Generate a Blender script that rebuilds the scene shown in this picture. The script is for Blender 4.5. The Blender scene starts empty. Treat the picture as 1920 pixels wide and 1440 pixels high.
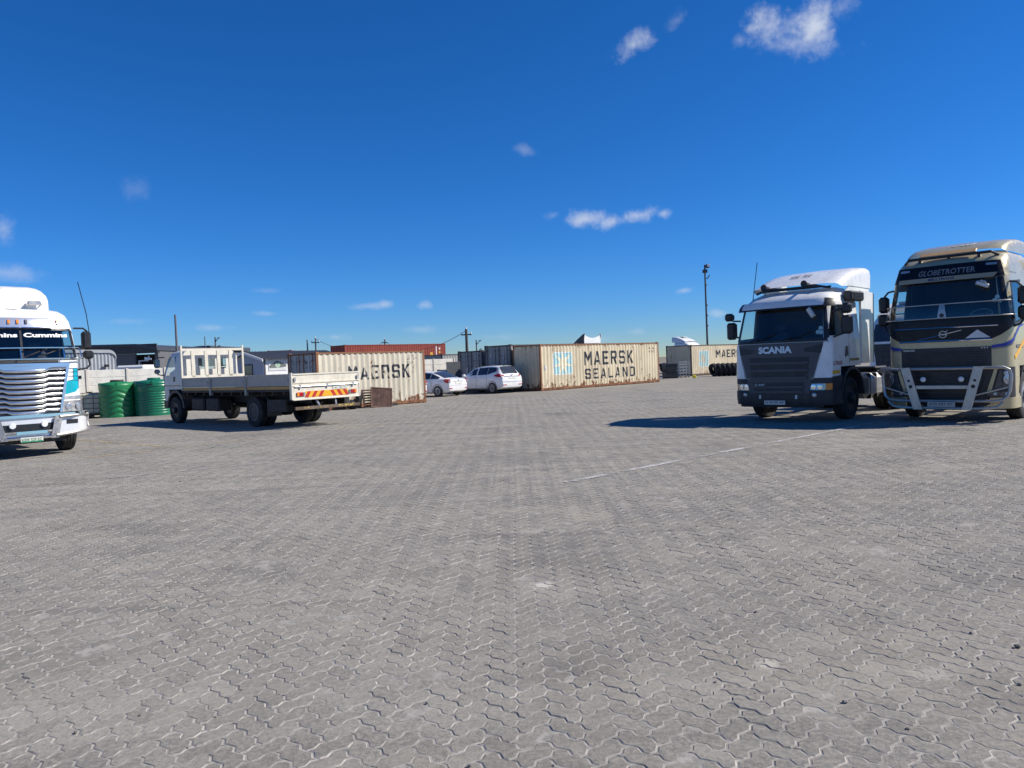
import bpy, bmesh, math, random
import numpy as np
from mathutils import Vector, Matrix

random.seed(7)
RNG = np.random.default_rng(7)
SC = bpy.context.scene
COL = SC.collection
PI = math.pi
R = math.radians

# ------------------------------------------------------------------ camera
FPX, CAM_H, ROLL, YH = 1442.0, 1.7, 0.04, 680.0
PITCH = math.atan((720 - YH) / FPX)
fw = Vector((0, math.cos(PITCH), -math.sin(PITCH)))
rt0 = Vector((1, 0, 0))
up0 = rt0.cross(fw)
rt = rt0 * math.cos(ROLL) - up0 * math.sin(ROLL)
up = rt0 * math.sin(ROLL) + up0 * math.cos(ROLL)
cam_data = bpy.data.cameras.new('camera')
cam = bpy.data.objects.new('camera', cam_data)
COL.objects.link(cam)
cam_data.sensor_fit = 'HORIZONTAL'
cam_data.sensor_width = 36.0
cam_data.lens = FPX / 1920 * 36
cam_data.clip_start = 0.05
cam_data.clip_end = 8000
m = Matrix((rt, up, -fw)).transposed().to_4x4()
m.translation = Vector((0, 0, CAM_H))
cam.matrix_world = m
SC.camera = cam


def ray(u, v):
    return fw + rt * ((u - 960) / FPX) - up * ((v - 720) / FPX)


def gp(u, v, z=0.0):
    d = ray(u, v)
    t = (z - CAM_H) / d.z
    return Vector((0, 0, CAM_H)) + d * t


def dp(u, v, Y):
    d = ray(u, v)
    return Vector((0, 0, CAM_H)) + d * (Y / d.y)


# ------------------------------------------------------------------ light
SUN = Vector((4.5, 0.10, 3.75)).normalized()
sun_data = bpy.data.lights.new('sun', 'SUN')
sun_data.energy = 4.9
sun_data.angle = R(0.5)
sun_data.color = (1.0, 0.935, 0.83)
sun = bpy.data.objects.new('sun', sun_data)
COL.objects.link(sun)
sun.rotation_euler = SUN.to_track_quat('Z', 'Y').to_euler()
SC.view_settings.view_transform = 'Standard'
SC.view_settings.look = 'None'
SC.view_settings.gamma = 1.0
SC.view_settings.exposure = 0.35
SC.view_settings.use_curve_mapping = False

world = bpy.data.worlds.new('World')
SC.world = world
world.use_nodes = True
wt = world.node_tree
wt.nodes.clear()


def nn(t, kind, **k):
    n = t.nodes.new(kind)
    for a, b in k.items():
        setattr(n, a, b)
    return n


def lk(t, a, b):
    t.links.new(a, b)


def setin(n, **k):
    for a, b in k.items():
        n.inputs[a.replace('_', ' ')].default_value = b


out = nn(wt, 'ShaderNodeOutputWorld')
sky = nn(wt, 'ShaderNodeTexSky', sky_type='NISHITA', sun_disc=False)
sky.sun_elevation = math.asin(SUN.z)
sky.sun_rotation = math.atan2(SUN.x, SUN.y)
sky.altitude = 0
sky.air_density = 0.7
sky.dust_density = 0.0
sky.ozone_density = 3.0
# deep clean-air blue: richer saturation over the whole sky
bw = nn(wt, 'ShaderNodeRGBToBW')
sat = nn(wt, 'ShaderNodeMix', data_type='RGBA', clamp_factor=False)
sat.inputs[0].default_value = 2.02
gain = nn(wt, 'ShaderNodeMix', data_type='RGBA', blend_type='MULTIPLY')
gain.inputs[0].default_value = 1.0
gain.inputs[7].default_value = (.78, .845, 1.07, 1)
bg = nn(wt, 'ShaderNodeBackground')
bg.inputs[1].default_value = 0.066
lk(wt, sky.outputs[0], bw.inputs[0])
lk(wt, bw.outputs[0], sat.inputs[6])
lk(wt, sky.outputs[0], sat.inputs[7])
lk(wt, sat.outputs[2], gain.inputs[6])
lk(wt, gain.outputs[2], bg.inputs[0])
# small fair-weather clouds, each at its own direction in the sky
tc = nn(wt, 'ShaderNodeTexCoord')
n1 = nn(wt, 'ShaderNodeTexNoise')
setin(n1, Scale=26.0, Detail=8.0, Roughness=0.62)
n2 = nn(wt, 'ShaderNodeTexNoise')
setin(n2, Scale=90.0, Detail=6.0, Roughness=0.6)
lk(wt, tc.outputs['Generated'], n1.inputs['Vector'])
lk(wt, tc.outputs['Generated'], n2.inputs['Vector'])
nmix = nn(wt, 'ShaderNodeMath', operation='MULTIPLY_ADD')
lk(wt, n2.outputs[0], nmix.inputs[0])
nmix.inputs[1].default_value = 0.40
lk(wt, n1.outputs[0], nmix.inputs[2])          # mean about 0.775
CLOUDS = [(1446, 47, 52, 42, .30, .86), (1524, 42, 50, 58, -.2, .90), (1492, 80, 85, 24, -.05, .5), (1578, 14, 32, 26, .7, .42),
          (1388, 74, 16, 14, .5, .3), (1187, 84, 42, 26, .85, .66), (1268, 38, 26, 16, .9, .26),
          (1098, 411, 50, 20, 0, .72), (1150, 415, 42, 15, .1, .66), (1200, 404, 52, 17, .15, .80), (1243, 401, 22, 12, .3, .55),
          (1035, 404, 18, 9, .2, .2), (980, 280, 28, 12, -.2, .22), (260, 356, 30, 22, .3, .14), (2, 430, 26, 30, .2, .42),
          (18, 512, 55, 17, -.1, .36), (690, 574, 36, 9, .05, .42), (722, 571, 20, 9, 0, .42), (796, 571, 15, 10, 0, .46),
          (1282, 545, 19, 8, .2, .5), (1346, 588, 24, 8, 0, .34), (628, 632, 34, 9, 0, .42), (500, 588, 26, 6, 0, .28),
          (400, 615, 40, 8, 0, .3), (240, 602, 40, 7, 0, .16), (1110, 636, 60, 9, 0, .2), (1195, 622, 22, 9, 0, .26), (790, 618, 45, 9, 0, .22),
          (500, 545, 26, 6, 0, .14), (940, 632, 60, 10, 0, .18)]
acc = None
for (u, v, a, b, tilt, dens) in CLOUDS:
    c = ray(u, v).normalized()
    ex = (ray(u + 10, v - 10 * tilt) - ray(u, v)).normalized()
    ex = (ex - c * ex.dot(c)).normalized()
    ey = c.cross(ex)
    sub = nn(wt, 'ShaderNodeVectorMath', operation='SUBTRACT')
    lk(wt, tc.outputs['Generated'], sub.inputs[0])
    sub.inputs[1].default_value = c
    comb = nn(wt, 'ShaderNodeCombineXYZ')
    for i, (ax, sc_) in enumerate(((ex, FPX / a), (ey, FPX / b), (c, 3.0))):
        d = nn(wt, 'ShaderNodeVectorMath', operation='DOT_PRODUCT')
        lk(wt, sub.outputs[0], d.inputs[0])
        d.inputs[1].default_value = ax * sc_
        lk(wt, d.outputs['Value'], comb.inputs[i])
    ln = nn(wt, 'ShaderNodeVectorMath', operation='LENGTH')
    lk(wt, comb.outputs[0], ln.inputs[0])
    # mask = smooth(1.05 - len + (noise - 0.775) * k)
    k1 = nn(wt, 'ShaderNodeMath', operation='SUBTRACT')
    k1.inputs[0].default_value = 1.02 - 0.70 * 2.1
    lk(wt, ln.outputs['Value'], k1.inputs[1])
    k2 = nn(wt, 'ShaderNodeMath', operation='MULTIPLY_ADD')
    lk(wt, nmix.outputs[0], k2.inputs[0])
    k2.inputs[1].default_value = 2.1
    lk(wt, k1.outputs[0], k2.inputs[2])
    mr = nn(wt, 'ShaderNodeMapRange', interpolation_type='SMOOTHSTEP')
    lk(wt, k2.outputs[0], mr.inputs['Value'])
    mr.inputs['From Min'].default_value = 0.0
    mr.inputs['From Max'].default_value = 1.35
    mr.inputs['To Max'].default_value = dens
    if acc is None:
        acc = mr.outputs[0]
    else:
        mx = nn(wt, 'ShaderNodeMath', operation='MAXIMUM')
        lk(wt, acc, mx.inputs[0])
        lk(wt, mr.outputs[0], mx.inputs[1])
        acc = mx.outputs[0]
bgc = nn(wt, 'ShaderNodeBackground')
bgc.inputs[0].default_value = (0.72, 0.78, 0.90, 1)
bgc.inputs[1].default_value = 0.72
mixw = nn(wt, 'ShaderNodeMixShader')
lk(wt, acc, mixw.inputs[0])
lk(wt, bg.outputs[0], mixw.inputs[1])
lk(wt, bgc.outputs[0], mixw.inputs[2])
lk(wt, mixw.outputs[0], out.inputs['Surface'])


# ------------------------------------------------------------------ mesh helpers
class MB:
    def __init__(s):
        s.v = []
        s.f = []

    def add(s, vs, fs):
        o = len(s.v)
        s.v.extend([tuple(p) for p in vs])
        s.f.extend([tuple(i + o for i in q) for q in fs])
        return s

    def box(s, x0, x1, y0, y1, z0, z1):
        return s.add([(x0, y0, z0), (x1, y0, z0), (x1, y1, z0), (x0, y1, z0), (x0, y0, z1), (x1, y0, z1), (x1, y1, z1), (x0, y1, z1)],
                     [(0, 3, 2, 1), (4, 5, 6, 7), (0, 1, 5, 4), (1, 2, 6, 5), (2, 3, 7, 6), (3, 0, 4, 7)])

    def rbox(s, x0, x1, y0, y1, z0, z1, b=0.02, M_=None):
        c = ((x0 + x1) / 2, (y0 + y1) / 2, (z0 + z1) / 2)
        h = ((x1 - x0) / 2, (y1 - y0) / 2, (z1 - z0) / 2)
        b = min(b, min(h) * 0.9)
        idx = {}
        vs = []
        for sx in (-1, 1):
            for sy in (-1, 1):
                for sz in (-1, 1):
                    sg = (sx, sy, sz)
                    for k in range(3):
                        p = [c[i] + sg[i] * (h[i] - (0 if i == k else b)) for i in range(3)]
                        idx[(sg, k)] = len(vs)
                        vs.append(Vector(p))
        fs = []
        for k in range(3):
            i, j = [q for q in range(3) if q != k]
            for sk in (-1, 1):
                q = []
                for (a, d) in ((-1, -1), (1, -1), (1, 1), (-1, 1)):
                    sg = [0, 0, 0]
                    sg[k] = sk
                    sg[i] = a
                    sg[j] = d
                    q.append(idx[(tuple(sg), k)])
                fs.append(tuple(q))
        for k in range(3):
            i, j = [q for q in range(3) if q != k]
            for a in (-1, 1):
                for d in (-1, 1):
                    s0 = [0, 0, 0]
                    s0[i] = a
                    s0[j] = d
                    s1 = list(s0)
                    s0[k] = -1
                    s1[k] = 1
                    fs.append((idx[(tuple(s0), i)], idx[(tuple(s1), i)], idx[(tuple(s1), j)], idx[(tuple(s0), j)]))
        for sx in (-1, 1):
            for sy in (-1, 1):
                for sz in (-1, 1):
                    fs.append(tuple(idx[((sx, sy, sz), k)] for k in range(3)))
        if M_ is not None:
            vs = [M_ @ p for p in vs]
        return s.add(vs, fs)

    def tube(s, pts, r, n=8, caps=True, ry=None):
        pts = [Vector(p) for p in pts]
        rs = r if isinstance(r, (list, tuple)) else [r] * len(pts)
        vs = []
        fs = []
        ref = None
        for i, p in enumerate(pts):
            t = (pts[min(i + 1, len(pts) - 1)] - pts[max(i - 1, 0)]).normalized()
            if ref is None:
                ref = Vector((0, 0, 1)) if abs(t.z) < 0.9 else Vector((0, 1, 0))
            a = (ref - t * ref.dot(t)).normalized()
            ref = a
            b = t.cross(a)
            for k in range(n):
                an = 2 * PI * k / n + PI / n
                vs.append(p + a * math.cos(an) * rs[i] + b * math.sin(an) * (rs[i] if ry is None else ry))
        for i in range(len(pts) - 1):
            for k in range(n):
                fs.append((i * n + k, i * n + (k + 1) % n, (i + 1) * n + (k + 1) % n, (i + 1) * n + k))
        if caps:
            fs.append(tuple(range(n)))
            fs.append(tuple((len(pts) - 1) * n + k for k in range(n)))
        return s.add(vs, fs)

    def lathe(s, prof, n=24, axis='z', c=(0, 0, 0), closed=False):
        vs = []
        fs = []
        for (r, h) in prof:
            for k in range(n):
                a = 2 * PI * k / n
                x, y = r * math.cos(a), r * math.sin(a)
                p = {'z': (x, y, h), 'x': (h, x, y), 'y': (x, h, y)}[axis]
                vs.append((p[0] + c[0], p[1] + c[1], p[2] + c[2]))
        mN = len(prof)
        for i in range(mN - 1 + (1 if closed else 0)):
            j = (i + 1) % mN
            for k in range(n):
                fs.append((i * n + k, i * n + (k + 1) % n, j * n + (k + 1) % n, j * n + k))
        if not closed:
            if prof[0][0] > 1e-4:
                fs.append(tuple(range(n)))
            if prof[-1][0] > 1e-4:
                fs.append(tuple((mN - 1) * n + k for k in range(n)))
        return s.add(vs, fs)

    def prism(s, poly, plane, a, b):
        def mk(p, w):
            return {'xz': (p[0], w, p[1]), 'yz': (w, p[0], p[1]), 'xy': (p[0], p[1], w)}[plane]
        n = len(poly)
        vs = [mk(p, a) for p in poly] + [mk(p, b) for p in poly]
        fs = [tuple(range(n)), tuple(range(n, 2 * n))] + [(i, (i + 1) % n, n + (i + 1) % n, n + i) for i in range(n)]
        return s.add(vs, fs)

    def loft(s, loops, closed=True, cap0=False, cap1=False):
        n = len(loops[0])
        o = [p for l in loops for p in l]
        fs = []
        for i in range(len(loops) - 1):
            for k in range(n if closed else n - 1):
                fs.append((i * n + k, i * n + (k + 1) % n, (i + 1) * n + (k + 1) % n, (i + 1) * n + k))
        if cap0:
            fs.append(tuple(range(n)))
        if cap1:
            fs.append(tuple((len(loops) - 1) * n + k for k in range(n)))
        return s.add(o, fs)

    def xf(s, M_):
        s.v = [tuple(M_ @ Vector(p)) for p in s.v]
        return s

    def mesh(s, name, angle=32):
        me = bpy.data.meshes.new(name)
        me.from_pydata(s.v, [], s.f)
        bm = bmesh.new()
        bm.from_mesh(me)
        bmesh.ops.remove_doubles(bm, verts=bm.verts, dist=1e-5)
        bmesh.ops.recalc_face_normals(bm, faces=bm.faces)
        bm.to_mesh(me)
        bm.free()
        me.polygons.foreach_set('use_smooth', [True] * len(me.polygons))
        me.set_sharp_from_angle(angle=R(angle))
        return me


def tag(o, label=None, cat=None, group=None, kind=None):
    for k, v in (('label', label), ('category', cat), ('group', group), ('kind', kind)):
        if v:
            o[k] = v
    return o


SPLIT = set('corner_trim end_rail corner_casting windscreen_surround bumper_corner mirror_arm mirror_glass louvre step lamp_reflector licence_disc wiper '
            'support_leg decal_outline decal visor_end bolt bolt_hole door_handle door_gap air_hose bar_stay window_frame insulator clamp brace arm lamp '
            'side_fairing fog_lamp chrome_strip wall back_wall sign upright lower_beam mirror visor_bracket rear_window latch crate_wall fascia'.split())


def islands(mb):
    """connected pieces of an MB, each as an MB of its own"""
    key = {}
    rep = [key.setdefault(tuple(round(c, 5) for c in p), i) for i, p in enumerate(mb.v)]
    par = list(range(len(mb.v)))

    def find(i):
        while par[i] != i:
            par[i] = par[par[i]]
            i = par[i]
        return i
    for f in mb.f:
        a = find(rep[f[0]])
        for q in f[1:]:
            par[find(rep[q])] = a
    grp = {}
    for f in mb.f:
        grp.setdefault(find(rep[f[0]]), []).append(f)
    res = []
    for fs in grp.values():
        ids = sorted({i for f in fs for i in f})
        mp = {i: k for k, i in enumerate(ids)}
        q = MB()
        q.v = [mb.v[i] for i in ids]
        q.f = [tuple(mp[i] for i in f) for f in fs]
        res.append(q)
    return res


def obj(name, mb, mat, parent=None, angle=32, loc=None):
    if isinstance(mb, MB) and name in SPLIT and parent is not None:
        pcs = islands(mb)
        if len(pcs) > 1:
            os_ = [obj1(name, q, mat, parent, angle, loc) for q in pcs]
            return os_[0]
    return obj1(name, mb, mat, parent, angle, loc)


def obj1(name, mb, mat, parent=None, angle=32, loc=None):
    me = mb.mesh(name, angle) if isinstance(mb, MB) else mb
    if mat is not None and not len(me.materials):
        me.materials.append(mat)
    o = bpy.data.objects.new(name, me)
    COL.objects.link(o)
    if parent is not None:
        o.parent = parent
    if loc is not None:
        o.location = loc
    return o


def thing(name, label, cat, loc=(0, 0, 0), rz=0.0, group=None):
    o = bpy.data.objects.new(name, None)
    COL.objects.link(o)
    o.location = loc
    o.rotation_euler = (0, 0, rz)
    o.empty_display_size = 0.2
    return tag(o, label, cat, group)


def part_empty(name, parent, loc=(0, 0, 0), rot=(0, 0, 0)):
    o = bpy.data.objects.new(name, None)
    COL.objects.link(o)
    o.parent = parent
    o.location = loc
    o.rotation_euler = rot
    return o


def kids(o):
    return [c for c in bpy.data.objects if c.parent == o]


def copy_tree(o, parent=None):
    c = o.copy()
    COL.objects.link(c)
    if parent is not None:
        c.parent = parent
    for ch in kids(o):
        copy_tree(ch, c)
    return c


_txt = {}


def text2d(s, bold=0.0, spacing=1.0):
    """outline text as flat triangles, normalised to width 1, height 1"""
    key = (s, bold, spacing)
    if key in _txt:
        return _txt[key]
    cu = bpy.data.curves.new('txt', 'FONT')
    cu.body = s
    cu.offset = bold
    cu.space_character = spacing
    cu.resolution_u = 3
    o = bpy.data.objects.new('txt', cu)
    COL.objects.link(o)
    bpy.context.view_layer.update()
    dg = bpy.context.evaluated_depsgraph_get()
    me = bpy.data.meshes.new_from_object(o.evaluated_get(dg))
    vs = [(v.co.x, v.co.y) for v in me.vertices]
    fs = [tuple(p.vertices) for p in me.polygons]
    bpy.data.meshes.remove(me)
    bpy.data.objects.remove(o)
    bpy.data.curves.remove(cu)
    x0, x1 = min(p[0] for p in vs), max(p[0] for p in vs)
    y0, y1 = min(p[1] for p in vs), max(p[1] for p in vs)
    vs = [((p[0] - x0) / (x1 - x0), (p[1] - y0) / (y1 - y0)) for p in vs]
    _txt[key] = (vs, fs)
    return _txt[key]


# ------------------------------------------------------------------ materials
def newmat(name):
    mt = bpy.data.materials.new(name)
    mt.use_nodes = True
    t = mt.node_tree
    b = t.nodes['Principled BSDF']
    return mt, t, b


def ramp(t, src, a, b, lo=0.0, hi=1.0):
    mr = nn(t, 'ShaderNodeMapRange', interpolation_type='SMOOTHSTEP')
    lk(t, src, mr.inputs['Value'])
    mr.inputs['From Min'].default_value = a
    mr.inputs['From Max'].default_value = b
    mr.inputs['To Min'].default_value = lo
    mr.inputs['To Max'].default_value = hi
    return mr.outputs[0]


def noise(t, vec, scale, detail=4, rough=0.55, mscale=None, off=None):
    n = nn(t, 'ShaderNodeTexNoise')
    setin(n, Scale=scale, Detail=detail, Roughness=rough)
    if mscale or off:
        mp = nn(t, 'ShaderNodeMapping')
        if mscale:
            mp.inputs['Scale'].default_value = mscale
        if off:
            mp.inputs['Location'].default_value = off
        lk(t, vec, mp.inputs['Vector'])
        vec = mp.outputs[0]
    lk(t, vec, n.inputs['Vector'])
    return n.outputs[0]


def mixc(t, fac, a, b, mode='MIX'):
    n = nn(t, 'ShaderNodeMix', data_type='RGBA', blend_type=mode)
    for sock, val in ((n.inputs[0], fac), (n.inputs[6], a), (n.inputs[7], b)):
        if isinstance(val, (int, float)):
            sock.default_value = val
        elif isinstance(val, tuple):
            sock.default_value = (*val, 1) if len(val) == 3 else val
        else:
            lk(t, val, sock)
    return n.outputs[2]


def mth(t, op, a, b=None, c=None):
    n = nn(t, 'ShaderNodeMath', operation=op)
    for i, x in enumerate((a, b, c)):
        if x is None:
            continue
        if isinstance(x, (int, float)):
            n.inputs[i].default_value = x
        else:
            lk(t, x, n.inputs[i])
    return n.outputs[0]


def paint(name, col, rough=0.4, metal=0.0, var=0.06, dust=0.18, dustcol=(0.30, 0.27, 0.23), scale=3.0, coat=0.0, bump=0.0, spec=0.5, rvar=1.0):
    mt, t, b = newmat(name)
    tcn = nn(t, 'ShaderNodeTexCoord')
    v = tcn.outputs['Object']
    na = noise(t, v, scale, 5)
    lo = tuple(c * (1 - var) for c in col)
    hi = tuple(min(1, c * (1 + var)) for c in col)
    c0 = mixc(t, ramp(t, na, .3, .7), lo, hi)
    if dust > 0:
        nb = noise(t, v, scale * 2.3, 7, .65, mscale=(1, 1, .45), off=(3, 1, 2))
        c0 = mixc(t, ramp(t, nb, .45, .75, 0, dust), c0, dustcol)
    lk(t, c0, b.inputs['Base Color'])
    nr = noise(t, v, scale * 4, 4)
    lk(t, ramp(t, nr, .3, .75, max(0.02, rough - .07 * rvar), min(1, rough + .12 * rvar)), b.inputs['Roughness'])
    b.inputs['Metallic'].default_value = metal
    b.inputs['Specular IOR Level'].default_value = spec
    if coat:
        b.inputs['Coat Weight'].default_value = coat
        b.inputs['Coat Roughness'].default_value = 0.06
    if bump:
        bp = nn(t, 'ShaderNodeBump')
        bp.inputs['Strength'].default_value = bump
        bp.inputs['Distance'].default_value = 0.01
        lk(t, noise(t, v, scale * 12, 5), bp.inputs['Height'])
        lk(t, bp.outputs[0], b.inputs['Normal'])
    return mt


def rusty(name, base, rust_amt=0.5, seed=0.0, dark=(0.10, 0.042, 0.022), rough=0.6, stain=(0.33, 0.22, 0.12)):
    """weathered container paint: chipped rust, vertical rust runs, grime"""
    mt, t, b = newmat(name)
    v = nn(t, 'ShaderNodeTexCoord').outputs['Object']
    sep = nn(t, 'ShaderNodeSeparateXYZ')
    lk(t, v, sep.inputs[0])
    z = sep.outputs[2]
    s1 = noise(t, v, 1.0, 6, .6, mscale=(10, 10, .5), off=(seed, seed, 0))
    s2 = noise(t, v, 1.0, 8, .7, mscale=(3.2, 3.2, 2.2), off=(seed + 5, seed, 0))
    s3 = noise(t, v, 1.0, 3, .5, mscale=(.8, .8, .6), off=(seed, 9, 0))
    grime = noise(t, v, 1.0, 5, .6, mscale=(2.0, 2.0, .35), off=(1, seed, 4))
    c0 = mixc(t, ramp(t, s3, .35, .7), tuple(x * .9 for x in base), tuple(min(1, x * 1.07) for x in base))
    c0 = mixc(t, ramp(t, grime, .42, .72, 0, .5), c0, tuple(x * .62 for x in base))
    # runs of rust stain
    c0 = mixc(t, ramp(t, s1, .60 - .1 * rust_amt, .74, 0, .55 + .35 * rust_amt), c0, stain)
    low = ramp(t, z, .0, .9, .15, 0.0)
    hi = ramp(t, z, 2.2, 2.65, 0.0, .07)
    ed = mth(t, 'ADD', low, hi)
    s2b = mth(t, 'ADD', s2, ed)
    s2c = mth(t, 'MULTIPLY_ADD', s1, .35, s2b)
    mask = ramp(t, s2c, .90 - .16 * rust_amt, .99 - .16 * rust_amt)
    rc = mixc(t, s2, tuple(x * .7 for x in dark), tuple(x * 2.1 for x in dark))
    c0 = mixc(t, mask, c0, rc)
    lk(t, c0, b.inputs['Base Color'])
    lk(t, mixc(t, mask, (rough,) * 3, (.9,) * 3), b.inputs['Roughness'])
    b.inputs['Specular IOR Level'].default_value = 0.3
    return mt


def worn_print(name, col, amt=0.3, seed=0.0, rough=.6, sc=(9, 9, 3)):
    """painted lettering that has flaked off in places"""
    mt, t, b = newmat(name)
    v = nn(t, 'ShaderNodeTexCoord').outputs['Object']
    s = noise(t, v, 1.0, 7, .7, mscale=sc, off=(seed, 2, 1))
    s3 = noise(t, v, 1.0, 2, .5, mscale=(1.2, 1.2, 1.2), off=(seed + 3, 2, 1))
    k = mth(t, 'MULTIPLY_ADD', s3, .5, s)
    b.inputs['Base Color'].default_value = (*col, 1)
    lk(t, mixc(t, ramp(t, s, .3, .7), tuple(c * .8 for c in col), tuple(c * 1.25 for c in col)), b.inputs['Base Color'])
    b.inputs['Roughness'].default_value = rough
    tr = nn(t, 'ShaderNodeBsdfTransparent')
    mx = nn(t, 'ShaderNodeMixShader')
    lk(t, ramp(t, k, .92 - .35 * amt, 1.02 - .35 * amt), mx.inputs[0])
    lk(t, b.outputs[0], mx.inputs[1])
    lk(t, tr.outputs[0], mx.inputs[2])
    lk(t, mx.outputs[0], t.nodes['Material Output'].inputs['Surface'])
    return mt


def glass(name, tint=(.30, .38, .40), rough=.02, gl=1.0):
    mt, t, b = newmat(name)
    t.nodes.remove(b)
    tr = nn(t, 'ShaderNodeBsdfTransparent')
    tr.inputs[0].default_value = (*tint, 1)
    g = nn(t, 'ShaderNodeBsdfGlossy')
    g.inputs['Roughness'].default_value = rough
    g.inputs['Color'].default_value = (gl, gl, gl, 1)
    ge = nn(t, 'ShaderNodeNewGeometry')
    dt = nn(t, 'ShaderNodeVectorMath', operation='DOT_PRODUCT')
    lk(t, ge.outputs['Incoming'], dt.inputs[0])
    lk(t, ge.outputs['Normal'], dt.inputs[1])
    c_ = mth(t, 'SUBTRACT', 1.0, mth(t, 'ABSOLUTE', dt.outputs['Value']))
    fr = mth(t, 'MULTIPLY_ADD', mth(t, 'POWER', c_, 5.0), .93, .06)
    mx = nn(t, 'ShaderNodeMixShader')
    lk(t, fr, mx.inputs[0])
    lk(t, tr.outputs[0], mx.inputs[1])
    lk(t, g.outputs[0], mx.inputs[2])
    lk(t, mx.outputs[0], t.nodes['Material Output'].inputs['Surface'])
    return mt


WHITE = paint('white_paint', (.78, .78, .76), .32, dust=.12, coat=.4)
WHITE2 = paint('aged_white_paint', (.68, .67, .62), .45, dust=.3, dustcol=(.42, .36, .26))
CREAMW = paint('cream_white_steel', (.70, .66, .55), .5, dust=.35, dustcol=(.36, .26, .15), scale=5)
CARWHITE = paint('car_white_paint', (.80, .80, .80), .25, dust=.06, coat=.6)
GOLD = paint('gold_metallic_paint', (.50, .435, .262), .34, metal=.25, dust=.12, coat=.5)
DGREY = paint('dark_grey_plastic', (.030, .031, .035), .55, dust=.18, dustcol=(.12, .11, .10))
MGREY = paint('mid_grey_plastic', (.070, .072, .078), .5, dust=.18, dustcol=(.13, .125, .12))
BLACK = paint('black_plastic', (.014, .015, .018), .42, dust=.2, dustcol=(.05, .048, .045))
GLOSSBLACK = paint('gloss_black_panel', (.006, .007, .011), .34, dust=.10, dustcol=(.03, .03, .03), spec=.3)
FRAMEBLK = paint('chassis_black', (.018, .018, .019), .65, dust=.35, dustcol=(.07, .06, .05))
RUBBER = paint('tyre_rubber', (.022, .022, .023), .85, dust=.5, dustcol=(.10, .09, .08), scale=6, bump=.3)
RIM = paint('steel_rim', (.28, .29, .30), .5, metal=.4, dust=.5, dustcol=(.10, .09, .08), scale=6)
RIMBLUE = paint('blue_grey_rim', (.10, .135, .16), .5, dust=.5, dustcol=(.10, .09, .08), scale=6)
RIMDARK = paint('dark_rim', (.022, .022, .024), .5, dust=.5, dustcol=(.10, .09, .08), scale=6)
CHROME = paint('chrome', (.80, .81, .83), .10, metal=1.0, var=.02, dust=.03, rvar=.3)
POLISH = paint('polished_aluminium', (.74, .75, .76), .22, metal=.95, var=.0, dust=.0, rvar=0)
BUMPS = paint('bumper_silver', (.80, .80, .80), .30, metal=.35, var=.03, dust=.08, rvar=.15)
VISORC = paint('visor_chrome', (.74, .76, .80), .20, metal=.72, var=0, dust=0, rvar=0)
STEEL = paint('brushed_steel', (.46, .44, .41), .42, metal=.85, dust=.25, dustcol=(.30, .25, .20))
ALU = paint('dull_aluminium', (.50, .50, .50), .42, metal=.7, dust=.2)
AMBER = paint('amber_lens', (.75, .25, .03), .2, dust=.05)
REDL = paint('red_lens', (.42, .015, .015), .18, dust=.1)
LENS = paint('clear_lens', (.42, .45, .48), .08, metal=.45, var=.2, dust=.05, scale=20)
LENSW = paint('white_led_lens', (.80, .82, .82), .2, var=.05, dust=.05, scale=20)
SEATM = paint('seat_fabric', (.05, .05, .06), .9, dust=0)
DASH = paint('dashboard_plastic', (.035, .035, .04), .7, dust=.1)
LINER = paint('cab_lining', (.07, .07, .075), .9, dust=0)
PLATEW = paint('plate_white', (.70, .70, .62), .4, dust=.2)
INK = paint('dark_ink', (.015, .015, .02), .6, dust=0)
INKG = paint('plate_green_ink', (.03, .16, .08), .6, dust=0)
NAVY = paint('navy_ink', (.02, .03, .12), .5, dust=0)
BLUE = paint('blue_stripe', (.02, .035, .30), .35, dust=.05)
SILVERT = paint('silver_lettering', (.60, .61, .62), .3, metal=.4, dust=.05)
GREYT = paint('dull_grey_lettering', (.22, .23, .25), .4, dust=.05)
WHITET = paint('white_lettering', (.85, .86, .86), .5, dust=0)
REDT = paint('red_lettering', (.30, .02, .05), .5, dust=0)
TURQ = paint('turquoise_decal', (.0, .36, .46), .35, dust=.03)
LBLUE = paint('pale_blue_decal', (.22, .42, .52), .4, dust=.05)
YELLOWS = paint('yellow_reflector', (.80, .42, .02), .4, dust=.12)
REDS = paint('red_reflector', (.50, .03, .02), .4, dust=.1)
OCHRE = paint('ochre_strip', (.45, .27, .08), .6, dust=.4, dustcol=(.2, .15, .1))
TAN = paint('tan_board', (.70, .40, .17), .6, dust=.1)
RUSTM = paint('rusted_steel', (.085, .045, .035), .85, var=.4, dust=.4, dustcol=(.20, .12, .08), scale=5)
GLASS = glass('tinted_glass', (.84, .93, .95))
GLASSC = glass('clear_glass', (.86, .93, .94))
GLASSD = glass('dark_glass', (.06, .07, .08))
GUARDG = glass('smoked_guard', (.72, .68, .62))


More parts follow.
